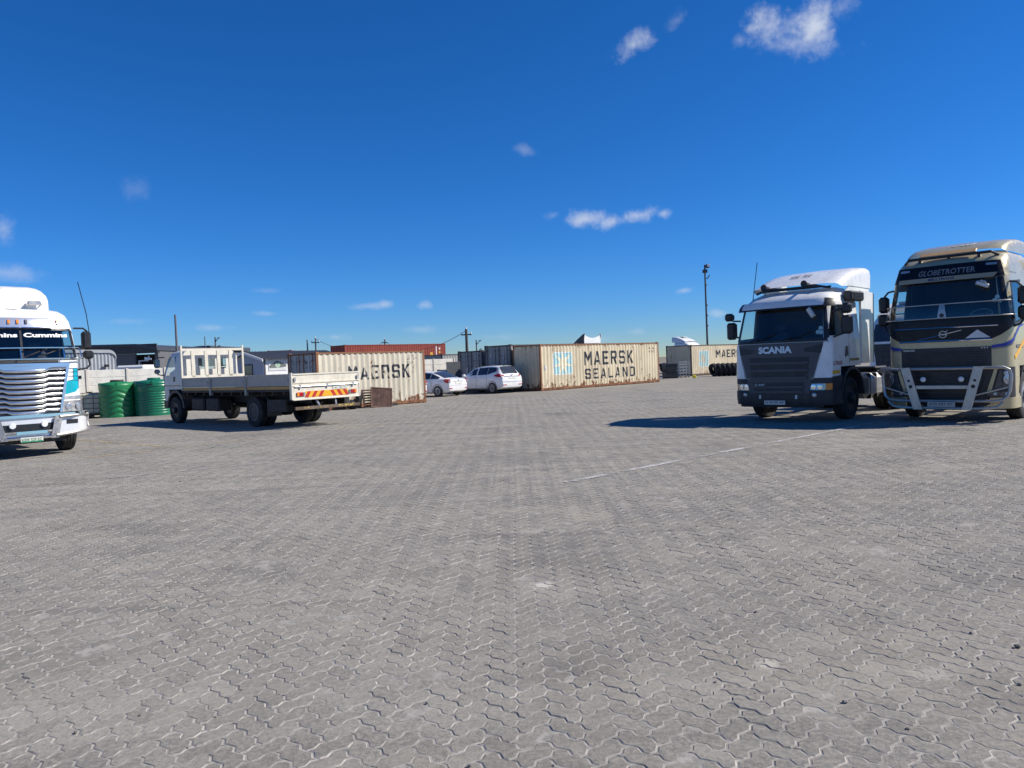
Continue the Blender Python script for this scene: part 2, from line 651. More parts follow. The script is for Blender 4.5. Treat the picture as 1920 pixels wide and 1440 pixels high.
# ------------------------------------------------------------------ ground
def paver_material(name, joints):
    mt, t, b = newmat(name)
    geo = nn(t, 'ShaderNodeNewGeometry')
    P = geo.outputs['Position']
    oi = nn(t, 'ShaderNodeObjectInfo')
    rnd = mth(t, 'FRACT', mth(t, 'ADD', geo.outputs['Random Per Island'], oi.outputs['Random']))
    if not joints:
        rnd = noise(t, P, 3.0, 2)
    big = noise(t, P, .22, 5, .6)
    mid = noise(t, P, .9, 6, .65, off=(4, 2, 0))
    fine = noise(t, P, 34, 8, .75)
    grit = noise(t, P, 160, 4, .7)
    stre = noise(t, P, 1.0, 6, .65, mscale=(.28, 1.5, 1), off=(2, 7, 0))
    stre2 = noise(t, P, 1.0, 5, .6, mscale=(.12, .9, 1), off=(12, 3, 0))
    c0 = mixc(t, ramp(t, big, .36, .66), (.262, .255, .247), (.318, .302, .280))
    c0 = mixc(t, ramp(t, stre, .40, .64, 0, .75), c0, (.185, .184, .187))
    c0 = mixc(t, ramp(t, mid, .44, .84, 0, .75), c0, (.385, .348, .300))
    c0 = mixc(t, ramp(t, stre2, .52, .70, 0, .35), c0, (.37, .36, .34))
    # each block its own tone, a few darker
    tone = ramp(t, rnd, 0, 1, .86, 1.11)
    hsvn = nn(t, 'ShaderNodeHueSaturation')
    lk(t, tone, hsvn.inputs['Value'])
    lk(t, c0, hsvn.inputs['Color'])
    c0 = hsvn.outputs[0]
    c0 = mixc(t, ramp(t, rnd, .88, .92, 0, .50), c0, (.17, .165, .165))
    c0 = mixc(t, ramp(t, fine, .40, .70, 0, .70), c0, (.44, .41, .37))
    c0 = mixc(t, ramp(t, fine, .50, .28, 0, .50), c0, (.13, .127, .122))
    c0 = mixc(t, ramp(t, grit, .60, .70, 0, .60), c0, (.52, .49, .45))
    c0 = mixc(t, ramp(t, grit, .38, .28, 0, .65), c0, (.07, .068, .066))
    st1 = noise(t, P, .55, 7, .68, off=(21, 5, 0))
    c0 = mixc(t, ramp(t, st1, .50, .70, 0, .60), c0, (.15, .147, .145))
    st2 = noise(t, P, 2.6, 5, .6, off=(3, 31, 0))
    c0 = mixc(t, ramp(t, st2, .64, .72, 0, .45), c0, (.14, .135, .13))
    trk = noise(t, P, 1.0, 5, .55, mscale=(.10, .10, 1), off=(0, 0, 0))
    rot = nn(t, 'ShaderNodeMapping')
    rot.inputs['Rotation'].default_value = (0, 0, R(-24))
    rot.inputs['Scale'].default_value = (.07, 2.4, 1)
    lk(t, P, rot.inputs['Vector'])
    c0 = mixc(t, ramp(t, noise(t, rot.outputs[0], 1.0, 6, .65), .54, .68, 0, .50), c0, (.175, .17, .168))
    rot2 = nn(t, 'ShaderNodeMapping')
    rot2.inputs['Rotation'].default_value = (0, 0, R(31))
    rot2.inputs['Scale'].default_value = (.09, 1.9, 1)
    lk(t, P, rot2.inputs['Vector'])
    c0 = mixc(t, ramp(t, noise(t, rot2.outputs[0], 1.0, 6, .65), .56, .70, 0, .45), c0, (.41, .39, .36))
    # spilt chalky powder, two spots, an oil stain and old tyre rubs
    for (u, v, r, col, k) in ((1017, 1096, .13, (.62, .61, .58), .85), (1440, 1246, .10, (.56, .54, .50), .8), (1000, 996, .16, (.50, .48, .45), .45),
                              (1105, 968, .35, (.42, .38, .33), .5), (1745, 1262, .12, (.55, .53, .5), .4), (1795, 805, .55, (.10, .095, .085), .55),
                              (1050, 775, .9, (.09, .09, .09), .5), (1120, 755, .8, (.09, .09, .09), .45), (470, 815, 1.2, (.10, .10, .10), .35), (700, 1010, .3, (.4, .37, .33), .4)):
        g = gp(u, v)
        sb = nn(t, 'ShaderNodeVectorMath', operation='SUBTRACT')
        lk(t, P, sb.inputs[0])
        sb.inputs[1].default_value = (g.x, g.y, 0)
        l = nn(t, 'ShaderNodeVectorMath', operation='LENGTH')
        lk(t, sb.outputs[0], l.inputs[0])
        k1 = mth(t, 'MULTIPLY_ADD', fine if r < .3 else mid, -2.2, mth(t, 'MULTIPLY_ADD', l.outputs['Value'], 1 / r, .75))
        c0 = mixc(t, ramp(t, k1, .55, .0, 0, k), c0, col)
    c0 = mixc(t, 1.0, c0, (.87, .85, .785), 'MULTIPLY')
    lk(t, c0, b.inputs['Base Color'])
    b.inputs['Roughness'].default_value = .88
    b.inputs['Specular IOR Level'].default_value = .25
    bp = nn(t, 'ShaderNodeBump')
    bp.inputs['Strength'].default_value = .8
    bp.inputs['Distance'].default_value = .007
    hh = mth(t, 'MULTIPLY_ADD', grit, .35, fine)
    if not joints:
        hh = mth(t, 'MULTIPLY_ADD', noise(t, P, 9, 4), 2.2, hh)
    lk(t, hh, bp.inputs['Height'])
    lk(t, bp.outputs[0], b.inputs['Normal'])
    return mt


PAVER = paver_material('concrete_paver', True)
YARDM = paver_material('distant_paving', False)
SAND, ts, bs = newmat('joint_sand')
Ps = nn(ts, 'ShaderNodeNewGeometry').outputs['Position']
lk(ts, mixc(ts, ramp(ts, noise(ts, Ps, 14, 6, .7), .35, .65), (.20, .19, .17), (.36, .335, .30)), bs.inputs['Base Color'])
bs.inputs['Roughness'].default_value = .95
DIRT, td, bd = newmat('dry_earth')
Pd = nn(td, 'ShaderNodeNewGeometry').outputs['Position']
lk(td, mixc(td, ramp(td, noise(td, Pd, .05, 6), .35, .65), (.14, .125, .09), (.24, .21, .16)), bd.inputs['Base Color'])
bd.inputs['Roughness'].default_value = .95

EDGEM, te, be = newmat('worn_sunlit_edge')  # worn, dusty block edges, also paled to strengthen their sunlit lines
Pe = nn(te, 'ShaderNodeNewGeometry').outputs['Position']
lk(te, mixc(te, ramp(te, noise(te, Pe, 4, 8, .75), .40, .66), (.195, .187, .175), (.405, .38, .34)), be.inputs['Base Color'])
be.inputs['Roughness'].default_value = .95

YF = 38.0
# sheet: sand bed below the near blocks, one level with block tops farther out
mb = MB()
mb.add([(-4000, 150, -.06), (4000, 150, -.06), (4000, 5000, -.06), (-4000, 5000, -.06), (-4000, -4000, -.06), (4000, -4000, -.06)],
       [(0, 1, 2, 3), (4, 5, 1, 0)])
tag(obj('ground', mb, DIRT), kind='structure')
mb = MB()
mb.add([(-220, YF, -.001), (220, YF, -.001), (220, 190, -.001), (-220, 190, -.001)], [(0, 1, 2, 3)])
# wedges to either side of the block field
EDGE = lambda y: .74 * y + 2.6
for sx in (-1, 1):
    mb.add([(sx * EDGE(1.0), 1.0, -.001), (sx * 220, 1.0, -.001), (sx * 220, YF, -.001), (sx * EDGE(YF), YF, -.001)], [(0, 1, 2, 3)])
mb.add([(-220, -200, -.001), (220, -200, -.001), (220, 1.0, -.001), (-220, 1.0, -.001)], [(0, 1, 2, 3)])
yard = tag(obj('paved_yard', mb, YARDM), kind='structure')
# sand bed with small height differences so that some joints are full and some are open
nx, ny = 170, 130
und = lambda x, y: .0028 * math.sin(x * 1.9 + y * .8) * math.sin(y * 1.3 - x * .6)
xs = np.linspace(-31, 31, nx)
ys = np.linspace(.9, YF + .1, ny)
gv = []
for y in ys:
    for x in xs:
        gv.append((x * EDGE(y) / 30.8, y, -.0030 + und(x * EDGE(y) / 30.8, y) + .0013 * math.sin(x * 1.3 + y * .7) * math.sin(y * 1.1 - x * .4) + random.uniform(-.0006, .0006)))
gf = [(j * nx + i, j * nx + i + 1, (j + 1) * nx + i + 1, (j + 1) * nx + i) for j in range(ny - 1) for i in range(nx - 1)]
sand = obj('joint_sand', MB().add(gv, gf), SAND, yard)
sand['kind'] = 'stuff'

U = 0.107           # paver module; blocks are 2 x 1 modules, herringbone at 45 degrees
E1 = np.array([1, 1]) / math.sqrt(2)
E2 = np.array([-1, 1]) / math.sqrt(2)
AK = .098


def paver_outline(w, h, kinks=True):
    pts = []

    def edge(p, d, n, fwd):
        for q in range(n):
            base = (p[0] + d[0] * q, p[1] + d[1] * q)
            pts.append(base)
            if kinks:
                for tt in (.32, .68):
                    off = AK * (-1 if (tt < .5) == fwd else 1)
                    pts.append((base[0] + d[0] * tt + abs(d[1]) * off, base[1] + d[1] * tt + abs(d[0]) * off))
    # x-edges: offset along y (-,+); y-edges: offset along x (-,+)
    edge((0, 0), (1, 0), w, True)
    edge((w, 0), (0, 1), h, True)
    edge((w, h), (-1, 0), w, False)
    edge((0, h), (0, -1), h, False)
    return np.array(pts) - np.array([w / 2, h / 2])


def inset(p, d):
    n = len(p)
    a = p - np.roll(p, 1, 0)
    bq = np.roll(p, -1, 0) - p
    na = np.stack([-a[:, 1], a[:, 0]], 1) / np.linalg.norm(a, axis=1)[:, None]
    nb = np.stack([-bq[:, 1], bq[:, 0]], 1) / np.linalg.norm(bq, axis=1)[:, None]
    nm = na + nb
    nm /= np.maximum((nm * na).sum(1) * np.linalg.norm(nm, axis=1), .5)[:, None] * 1.0
    nm = (na + nb) / np.maximum(1 + (na * nb).sum(1), .5)[:, None]
    return p + nm * d


def paver_template(w, h, lod):
    o = paver_outline(w, h, lod == 0) * U
    bot = inset(o, .0018)
    top = inset(o, .0082)
    z0 = np.full((len(o), 1), -.0045 if lod == 0 else -.0026)
    z1 = np.zeros((len(o), 1))
    V = np.vstack([np.hstack([top, z1]), np.hstack([bot, z0])])
    n = len(o)
    F = [tuple(range(n))] + [(i, n + i, n + (i + 1) % n, (i + 1) % n) for i in range(n)]
    rot = np.array([[E1[0], E2[0]], [E1[1], E2[1]]])
    V[:, :2] = V[:, :2] @ rot.T
    return V, F


def lattice():
    out_ = []
    n = int(58 / U)
    for kind, k in (('h', 0), ('v', 3)):
        ii, jj = np.meshgrid(np.arange(-n // 8, n), np.arange(-n // 2, n), indexing='ij')
        sel = ((ii - jj) % 4) == k
        i, j = ii[sel].astype(float), jj[sel].astype(float)
        cx, cy = (i + 1, j + .5) if kind == 'h' else (i + .5, j + 1)
        wx = (cx * E1[0] + cy * E2[0]) * U
        wy = (cx * E1[1] + cy * E2[1]) * U
        ok = (wy > 1.2) & (wy < YF) & (np.abs(wx) < EDGE(wy) - .05)
        out_.append((kind, wx[ok], wy[ok]))
    return out_


def jitter(wx, wy, k=1.0):
    n = len(wx)
    und = .0028 * np.sin(wx * 1.9 + wy * .8) * np.sin(wy * 1.3 - wx * .6)
    z = und + RNG.normal(0, .0010 * k, n)
    rough = np.clip((np.sin(wx * .55 + 1.2) * np.sin(wy * .9 + .4) + .25), 0, 1)
    sx = RNG.normal(0, .0065, n) * (.55 + rough)
    sy = RNG.normal(0, .0065, n) * (.55 + rough)
    rare = RNG.random(n) < .03
    sx[rare] *= 3.4
    sy[rare] *= 3.4
    z[rare] -= .002
    return z, sx, sy


def bulk(name, V, F, wx, wy, smooth=False):
    n = len(wx)
    z, sx, sy = jitter(wx, wy)
    nv = len(V)
    co = np.empty((n, nv, 3), np.float32)
    co[:, :, 0] = V[None, :, 0] + wx[:, None]
    co[:, :, 1] = V[None, :, 1] + wy[:, None]
    co[:, :, 2] = V[None, :, 2] + z[:, None] + V[None, :, 0] * sx[:, None] + V[None, :, 1] * sy[:, None]
    nt = nv // 2
    co[:, :nt, :2] += RNG.normal(0, .0011, (n, nt, 2))
    co[:, :nt, 2] += RNG.normal(0, .0005, (n, nt))
    li = np.concatenate([np.array(f) for f in F])
    ls = np.array([len(f) for f in F])
    loops = (li[None, :] + (np.arange(n) * nv)[:, None]).ravel().astype(np.int32)
    tot = np.tile(ls, n)
    start = np.concatenate([[0], np.cumsum(tot)[:-1]]).astype(np.int32)
    me = bpy.data.meshes.new(name)
    me.vertices.add(n * nv)
    me.vertices.foreach_set('co', co.ravel())
    me.loops.add(len(loops))
    me.loops.foreach_set('vertex_index', loops)
    me.polygons.add(len(tot))
    me.polygons.foreach_set('loop_start', start)
    me.polygons.foreach_set('loop_total', tot.astype(np.int32))
    me.polygons.foreach_set('use_smooth', [False] * len(tot))
    me.update(calc_edges=True)
    me.materials.append(PAVER)
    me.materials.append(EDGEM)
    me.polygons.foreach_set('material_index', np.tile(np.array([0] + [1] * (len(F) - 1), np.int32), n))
    o = bpy.data.objects.new(name, me)
    COL.objects.link(o)
    o.parent = yard
    o['kind'] = 'stuff'
    return o


LAT = lattice()
allp = []
for kind, wx, wy in LAT:
    for x, y in zip(wx, wy):
        if y < 6:
            allp.append((y, x, kind))
# the blocks the picture shows largest become parts of their own
vis = [p for p in allp if p[0] > 3.05 and abs(p[1]) < .66 * p[0] - .02]
vis.sort()
near = set((round(p[1], 4), round(p[0], 4)) for p in vis[:298])
TPL = {(k, l): paver_template(*((2, 1) if k == 'h' else (1, 2)), l) for k in 'hv' for l in (0, 1)}
pm = {}
for k in [a_ + str(i) for a_ in 'hv' for i in range(8)]:
    V, F = TPL[(k[0], 0)]
    V = V.copy()
    nt = len(V) // 2
    V[:nt, :2] += RNG.normal(0, .0012, (nt, 2))
    V[:nt, 2] += RNG.normal(0, .0006, nt)
    me = bpy.data.meshes.new('paver')
    me.from_pydata([tuple(p) for p in V], [], F)
    me.materials.append(PAVER)
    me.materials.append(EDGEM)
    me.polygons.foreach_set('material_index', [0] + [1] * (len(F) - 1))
    pm[k] = me
for kind, wx, wy in LAT:
    isn = np.array([(round(a, 4), round(b_, 4)) in near for a, b_ in zip(wx, wy)])
    z, sx, sy = jitter(wx[isn], wy[isn])
    for x, y, zz, a, b_ in zip(wx[isn], wy[isn], z, sx, sy):
        o = bpy.data.objects.new('paver', pm[kind + str(random.randrange(8))])
        COL.objects.link(o)
        o.parent = yard
        o.location = (x, y, zz)
        o.rotation_euler = (b_, -a, 0)
    for lod, lo, hi_ in ((0, 0, 13.0), (1, 13.0, 99)):
        s = (~isn) & (wy >= lo) & (wy < hi_)
        bulk('paver_field', *TPL[(kind, lod)], wx[s], wy[s])

LINEY = worn_print('worn_yellow_line', (.50, .38, .17), .72, 2, .8, (14, 14, 14))
LINEW = worn_print('worn_white_line', (.44, .43, .41), .56, 5, .8, (11, 11, 11))
LINEF = worn_print('faint_white_line', (.40, .39, .37), .66, 8, .8, (11, 11, 11))


def line(name, a, b_, w, mat):
    a, b_ = Vector((a[0], a[1], 0)), Vector((b_[0], b_[1], 0))
    d = (b_ - a).normalized()
    nrm = Vector((-d.y, d.x, 0)) * w / 2
    z = Vector((0, 0, .0065))
    n = max(2, int((b_ - a).length / .5))
    vs = []
    for i in range(n + 1):
        p = a.lerp(b_, i / n)
        vs += [p + nrm + z, p - nrm + z]
    tag(obj(name, MB().add(vs, [(2 * i, 2 * i + 1, 2 * i + 3, 2 * i + 2) for i in range(n)]), mat), kind='structure')


line('painted_line', gp(110, 822), gp(325, 839), .11, LINEY)
line('painted_line', gp(150, 860), gp(980, 766), .10, LINEY)
line('painted_line', gp(150, 786), gp(215, 793), .10, LINEY)
line('painted_line', gp(1060, 905), gp(1640, 793), .12, LINEW)
line('painted_line', gp(200, 897), gp(760, 843), .08, LINEF)

# a few pebbles and bits of gravel lying about
mb = MB()
for _ in range(90):
    y = 2.6 + random.random() ** 1.7 * 16
    x = random.uniform(-.68, .68) * y
    r = random.uniform(.003, .0085) * (1 if random.random() < .93 else 1.7)
    M_ = Matrix.Translation((x, y, r * .6)) @ Matrix.Rotation(random.uniform(0, 6), 4, 'Z')
    mb.rbox(-r * 1.3, r * 1.3, -r, r, -r * .7, r * .7, r * .6, M_)
tag(obj('gravel', mb, paint('pebble', (.16, .15, .14), .9, var=.6, dust=.3, scale=2)), kind='stuff')


# ------------------------------------------------------------------ shipping containers
PITCHC, DEPTHC = .278, .036


def corr_y(x, x0, depth=DEPTHC, pitch=PITCHC):
    """outside face of a trapezoid corrugated wall: 0 on the crests, depth in the troughs"""
    f = ((x - x0) / pitch) % 1.0
    if f < .26:
        return 0.0
    if f < .50:
        return depth * (f - .26) / .24
    if f < .76:
        return depth
    return depth * (1 - (f - .76) / .24)


def corr_breaks(x0, x1, pitch=PITCHC):
    r = [x0]
    k = 0
    while True:
        for f in (0, .26, .50, .76):
            x = x0 + (k + f) * pitch
            if x >= x1 - 1e-4:
                return r + [x1]
            if x > x0 + 1e-4:
                r.append(x)
        k += 1


def corr_panel(L0, L1, z0, z1):
    xs_ = corr_breaks(L0, L1)
    vs = []
    for x in xs_:
        y = corr_y(x, L0) if x < L1 - 1e-4 else 0
        vs += [(x, y, z0), (x, y, z1)]
    return MB().add(vs, [(2 * i, 2 * i + 2, 2 * i + 3, 2 * i + 1) for i in range(len(xs_) - 1)])


def flat_on_corr(vs2, fs, L0, L1, off, name, mat, parent):
    """flat print (x,z) laid over the corrugation: cut at every fold, then pushed onto the wall"""
    bm = bmesh.new()
    bv = [bm.verts.new((p[0], 0, p[1])) for p in vs2]
    for f in fs:
        try:
            bm.faces.new([bv[i] for i in f])
        except ValueError:
            pass
    bmesh.ops.triangulate(bm, faces=bm.faces[:])
    x0, x1 = min(p[0] for p in vs2), max(p[0] for p in vs2)
    for x in corr_breaks(L0, L1):
        if x0 < x < x1:
            bmesh.ops.bisect_plane(bm, geom=bm.verts[:] + bm.edges[:] + bm.faces[:], dist=1e-5, plane_co=(x, 0, 0), plane_no=(1, 0, 0))
    for v in bm.verts:
        v.co.y = corr_y(v.co.x, L0) - off
    me = bpy.data.meshes.new(name)
    bm.to_mesh(me)
    bm.free()
    me.materials.append(mat)
    o = bpy.data.objects.new(name, me)
    COL.objects.link(o)
    o.parent = parent
    return o


G = {'M': [[(0, 0), (.2, 0), (.2, 1), (0, 1)], [(.8, 0), (1, 0), (1, 1), (.8, 1)], [(.2, 1), (.2, .62), (.5, .22), (.5, .6)], [(.5, .6), (.5, .22), (.8, .62), (.8, 1)]],
     'N': [[(0, 0), (.22, 0), (.22, 1), (0, 1)], [(.78, 0), (1, 0), (1, 1), (.78, 1)], [(.22, 1), (.22, .66), (.78, 0), (.78, .34)]],
     'A': [[(0, 0), (.22, 0), (.5, .80), (.5, 1), (.37, 1)], [(1, 0), (.63, 1), (.5, 1), (.5, .80), (.78, 0)], [(.285, .185), (.715, .185), (.655, .355), (.345, .355)]],
     'E': [[(0, 0), (.24, 0), (.24, 1), (0, 1)], [(.24, .83), (1, .83), (1, 1), (.24, 1)], [(.24, .415), (.86, .415), (.86, .585), (.24, .585)], [(.24, 0), (1, 0), (1, .17), (.24, .17)]],
     'R': [[(0, 0), (.24, 0), (.24, 1), (0, 1)], [(.24, .83), (.72, .83), (.72, 1), (.24, 1)], [(.24, .40), (.72, .40), (.72, .57), (.24, .57)],
           [(.72, 1), (.88, 1), (1, .88), (1, .52), (.88, .40), (.72, .40), (.72, .57), (.77, .62), (.77, .79), (.72, .83)], [(.44, .40), (.71, .40), (1, 0), (.73, 0)]],
     'S': [[(.14, 1), (.86, 1), (1, .87), (.77, .83), (.23, .83), (0, .87)], [(1, .87), (1, .70), (.77, .70), (.77, .83)], [(0, .87), (.23, .83), (.23, .585), (0, .54)],
           [(0, .54), (.23, .585), (.86, .585), (1, .46), (.77, .415), (.14, .415)], [(1, .46), (1, .13), (.77, .17), (.77, .415)],
           [(1, .13), (.86, 0), (.14, 0), (0, .13), (.23, .17), (.77, .17)], [(0, .13), (0, .30), (.23, .30), (.23, .17)]],
     'K': [[(0, 0), (.24, 0), (.24, 1), (0, 1)], [(.24, .36), (.24, .62), (.70, 1), (1, 1), (.52, .58), (1, 0), (.71, 0), (.36, .46)]],
     'L': [[(0, 0), (.24, 0), (.24, 1), (0, 1)], [(.24, 0), (1, 0), (1, .17), (.24, .17)]],
     'D': [[(0, 0), (.24, 0), (.24, 1), (0, 1)], [(.24, .83), (.76, .83), (.76, 1), (.24, 1)], [(.24, 0), (.76, 0), (.76, .17), (.24, .17)], [(.76, 1), (.85, 1), (1, .86), (1, .14), (.85, 0), (.76, 0)]]}


def block_text(s, x0, x1, z0, z1, L0, L1, mat, parent, gap=.30, off=.0045 - .012):
    """squared stencil capitals"""
    ws = [{'M': 1.12, 'L': .85, 'E': .92}.get(c, 1.0) for c in s]
    tot = sum(ws) + gap * (len(s) - 1)
    x = x0
    vs, fs = [], []
    for c, w in zip(s, ws):
        k = (x1 - x0) / tot
        for poly in G[c]:
            o = len(vs)
            vs += [(x + p[0] * w * k, z0 + p[1] * (z1 - z0)) for p in poly]
            fs.append(tuple(range(o, o + len(poly))))
        x += (w + gap) * k
    return flat_on_corr(vs, fs, L0, L1, off, 'lettering', mat, parent)


def text_on_corr(s, x0, x1, z0, z1, L0, L1, mat, parent, bold=.03, spacing=1.12, off=.004, skip=None):
    vs, fs = text2d(s, bold, spacing)
    vs = [(x0 + p[0] * (x1 - x0), z0 + p[1] * (z1 - z0)) for p in vs]
    return flat_on_corr(vs, fs, L0, L1, off, 'lettering', mat, parent)


def container(label, loc, rz, L, W, H, wall, frame, endkind='corr', doormat=None, group='shipping containers in the yard', name='shipping_container', marks=None, back=True):
    t = thing(name, label, 'container', loc, rz, group)
    g = .10
    zb, zt = .16, H - .10
    # posts, rails, castings
    for i, (x, y) in enumerate(((0, 0), (L, 0), (0, W), (L, W))):
        p = MB().box(x - (0 if x == 0 else g), x + (g if x == 0 else 0), y - (0 if y == 0 else g), y + (g if y == 0 else 0), .12, H - .12)
        obj('corner_post', p, frame, t)
        c = MB()
        for z in (0, H - .12):
            c.rbox(x - (.006 if x == 0 else g + .06), x + (g + .06 if x == 0 else .006), y - (.006 if y == 0 else g + .05), y + (g + .05 if y == 0 else .006), z, z + .12, .012)
        obj('corner_casting', c, frame, t)
    for y0, y1 in ((0.004, .07), (W - .07, W - .004)):
        obj('bottom_rail', MB().box(g, L - g, y0, y1, .03, zb), frame, t)
        obj('top_rail', MB().box(g, L - g, y0, y1, zt, H - .03), frame, t)
    for x0, x1 in ((.004, .07), (L - .07, L - .004)):
        obj('end_rail', MB().box(x0, x1, g, W - g, .03, zb).box(x0, x1, g, W - g, zt, H - .03), frame, t)
    side = corr_panel(g, L - g, zb, zt)
    side.xf(Matrix.Translation((0, .012, 0)))
    obj('side_panel', side, wall, t)
    far = corr_panel(g, L - g, zb, zt)
    far.v = [(p[0], W - .012 - p[1], p[2]) for p in far.v]
    obj('side_panel', far, wall, t)
    roof = MB()
    for i in range(int(L / .6)):
        x0 = g + i * (L - 2 * g) / int(L / .6)
        x1 = g + (i + 1) * (L - 2 * g) / int(L / .6)
        roof.add([(x0, .07, H - .045), (x0 + .1, .07, H - .03), (x1, .07, H - .045), (x0, W - .07, H - .045), (x0 + .1, W - .07, H - .03), (x1, W - .07, H - .045)], [(0, 1, 4, 3), (1, 2, 5, 4)])
    obj('roof_panel', roof, wall, t)
    obj('floor_frame', MB().box(.07, L - .07, .07, W - .07, .10, .17), frame, t)

    def endpanel(x, flip):
        p = corr_panel(g, W - g, zb, zt)
        p.v = [(x + (q[1] + .012) * (1 if not flip else -1), W - q[0], q[2]) for q in p.v]
        obj('end_panel', p, wall, t)

    def doors(x):
        dm = doormat or wall
        for k in range(2):
            y0 = g + .01 + k * (W - 2 * g) / 2
            y1 = y0 + (W - 2 * g) / 2 - .02
            d = MB().box(x + .05, x + .09, y0, y1, zb + .01, zt - .01)
            # pressed frames around recessed door panels
            nz = [zb + .01, zb + .01 + (zt - zb) * .33, zb + (zt - zb) * .66, zt - .01]
            for zz in nz:
                d.box(x + .02, x + .049, y0, y1, max(zb + .01, zz - .05), min(zt - .01, zz + .05))
            for yy in (y0, (y0 + y1) / 2, y1):
                a_, b2 = max(y0, yy - .05), min(y1, yy + .05)
                for q in range(3):
                    d.box(x + .021, x + .049, a_, b2, nz[q] + .051, nz[q + 1] - .051)
            dl = obj('door', d, dm, t)
            for yy in (y0 + .17, y1 - .17):
                r = MB().tube([(x - .012, yy, zb - .06), (x - .012, yy, zt + .05)], .02, 8)
                for zz in (zb + .2, zb + 1.05, zt - .25):
                    r.box(x - .03, x + .02, yy - .05, yy + .05, zz - .03, zz + .03)
                obj('lock_rod', r, frame, dl)
    if endkind == 'corr':
        endpanel(0, False)
    else:
        doors(0)
    endpanel(L, True)
    return t


CREAM1 = rusty('cream_container_paint', (.65, .56, .39), .72, 1.0)
CREAM2 = rusty('pale_container_paint', (.61, .565, .45), .85, 4.0)
CREAM3 = rusty('tan_container_paint', (.60, .52, .37), .45, 8.0)
GREYC = rusty('grey_container_paint', (.42, .43, .43), .3, 3.0)
GREYC2 = rusty('dark_grey_container_paint', (.30, .31, .31), .3, 6.0)
REDC = rusty('red_container_paint', (.24, .048, .034), .2, 2.0, stain=(.2, .05, .03))
RUSTF = rusty('rusty_frame', (.26, .12, .06), .75, 5.0, stain=(.18, .07, .03))
RUSTF2 = rusty('dark_rusty_frame', (.10, .075, .06), .6, 7.0, stain=(.14, .07, .04))
DARKF = rusty('dark_frame', (.07, .07, .075), .35, 9.0)
CLET = worn_print('container_lettering', (.028, .032, .042), .16, 1.0)
CLETW = worn_print('flaked_container_lettering', (.022, .026, .04), .46, 3.3)
CLOGO = worn_print('pale_blue_panel', (.38, .60, .62), .12, 2.0)
CLOGO2 = worn_print('faded_blue_panel', (.33, .53, .54), .30, 6.0)
CSTAR = worn_print('cream_star', (.78, .70, .50), .05, 4.0)
CSTAR2 = worn_print('faded_star', (.66, .52, .36), .5, 4.0)
CWHITE = worn_print('white_print', (.74, .74, .70), .25, 7.0)


def star7(cx, cz, r, ri, sx=1.0):
    vs = [(cx, cz)]
    for k in range(14):
        a = PI / 2 + k * PI / 7
        q = r if k % 2 == 0 else ri
        vs.append((cx + q * math.cos(a) * sx, cz + q * math.sin(a)))
    return vs, [(0, 1 + k, 1 + (k + 1) % 14) for k in range(14)]


def rrect2(x0, x1, z0, z1, r, n=4):
    p = []
    for cx, cz, a0 in ((x1 - r, z1 - r, 0), (x0 + r, z1 - r, 90), (x0 + r, z0 + r, 180), (x1 - r, z0 + r, 270)):
        for i in range(n + 1):
            a = R(a0 + 90 * i / n)
            p.append((cx + r * math.cos(a), cz + r * math.sin(a)))
    return p


def star_panel(t, x0, x1, z0, z1, L0, L1, m1, m2):
    pp = rrect2(x0 - .05, x1 + .05, z0 - .05, z1 + .05, .16)
    flat_on_corr(pp, [tuple(range(len(pp)))], L0, L1, .0010 - .012, 'panel_border', CWHITE, t)
    pp = rrect2(x0, x1, z0, z1, .14)
    flat_on_corr(pp, [tuple(range(len(pp)))], L0, L1, .0035 - .012, 'star_panel', m1, t)
    v, f = star7((x0 + x1) / 2, (z0 + z1) / 2, (x1 - x0) * .57, (x1 - x0) * .175)
    flat_on_corr(v, f, L0, L1, .006 - .012, 'star_emblem', m2, t)


S = .931
B_ = container('weathered cream container with pale blue star panel and two lines of dark capitals', (1.676, 44.02, 0), R(43.2), 12.19 * S, 2.44 * S, 2.9 * S, CREAM1, RUSTF, 'corr')
L0, L1 = .10, 12.19 * S - .10
star_panel(B_, 1.13, 2.70, .92, 2.16, L0, L1, CLOGO, CSTAR)
block_text('MAERSK', 3.80, 8.60, 1.36, 2.20, L0, L1, CLET, B_)
block_text('SEALAND', 3.85, 8.72, .52, 1.15, L0, L1, CLET, B_, .42)
text_on_corr('MAEU 618', 10.2, 10.9, 2.22, 2.36, L0, L1, CLETW, B_, 0, 1.1, .0045 - .012)
text_on_corr('402 0', 10.3, 10.9, 2.02, 2.14, L0, L1, CLETW, B_, 0, 1.1, .0045 - .012)
text_on_corr('M', .32, .52, 1.15, 1.50, L0, L1, CWHITE, B_, .02, 1, .0045 - .012)

S = .953
A_ = container('pale short container with flaking dark lettering behind the flatbed truck', (-8.075, 31.92, 0), R(45.8), 6.06 * S, 2.44 * S, 2.59 * S, CREAM2, RUSTF, 'door', GREYC)
L0, L1 = .10, 6.06 * S - .10
block_text('MAERSK', 1.55, 4.90, 1.22, 1.84, L0, L1, CLETW, A_, .36)
text_on_corr('GSTU', 4.75, 5.15, 2.16, 2.26, L0, L1, CLETW, A_, 0, 1.1, .0045 - .012)
text_on_corr('286 375', 4.75, 5.35, 2.02, 2.12, L0, L1, CLETW, A_, 0, 1.1, .0045 - .012)
text_on_corr('22G1', 4.75, 5.10, 1.86, 1.96, L0, L1, CLETW, A_, 0, 1.1, .0045 - .012)
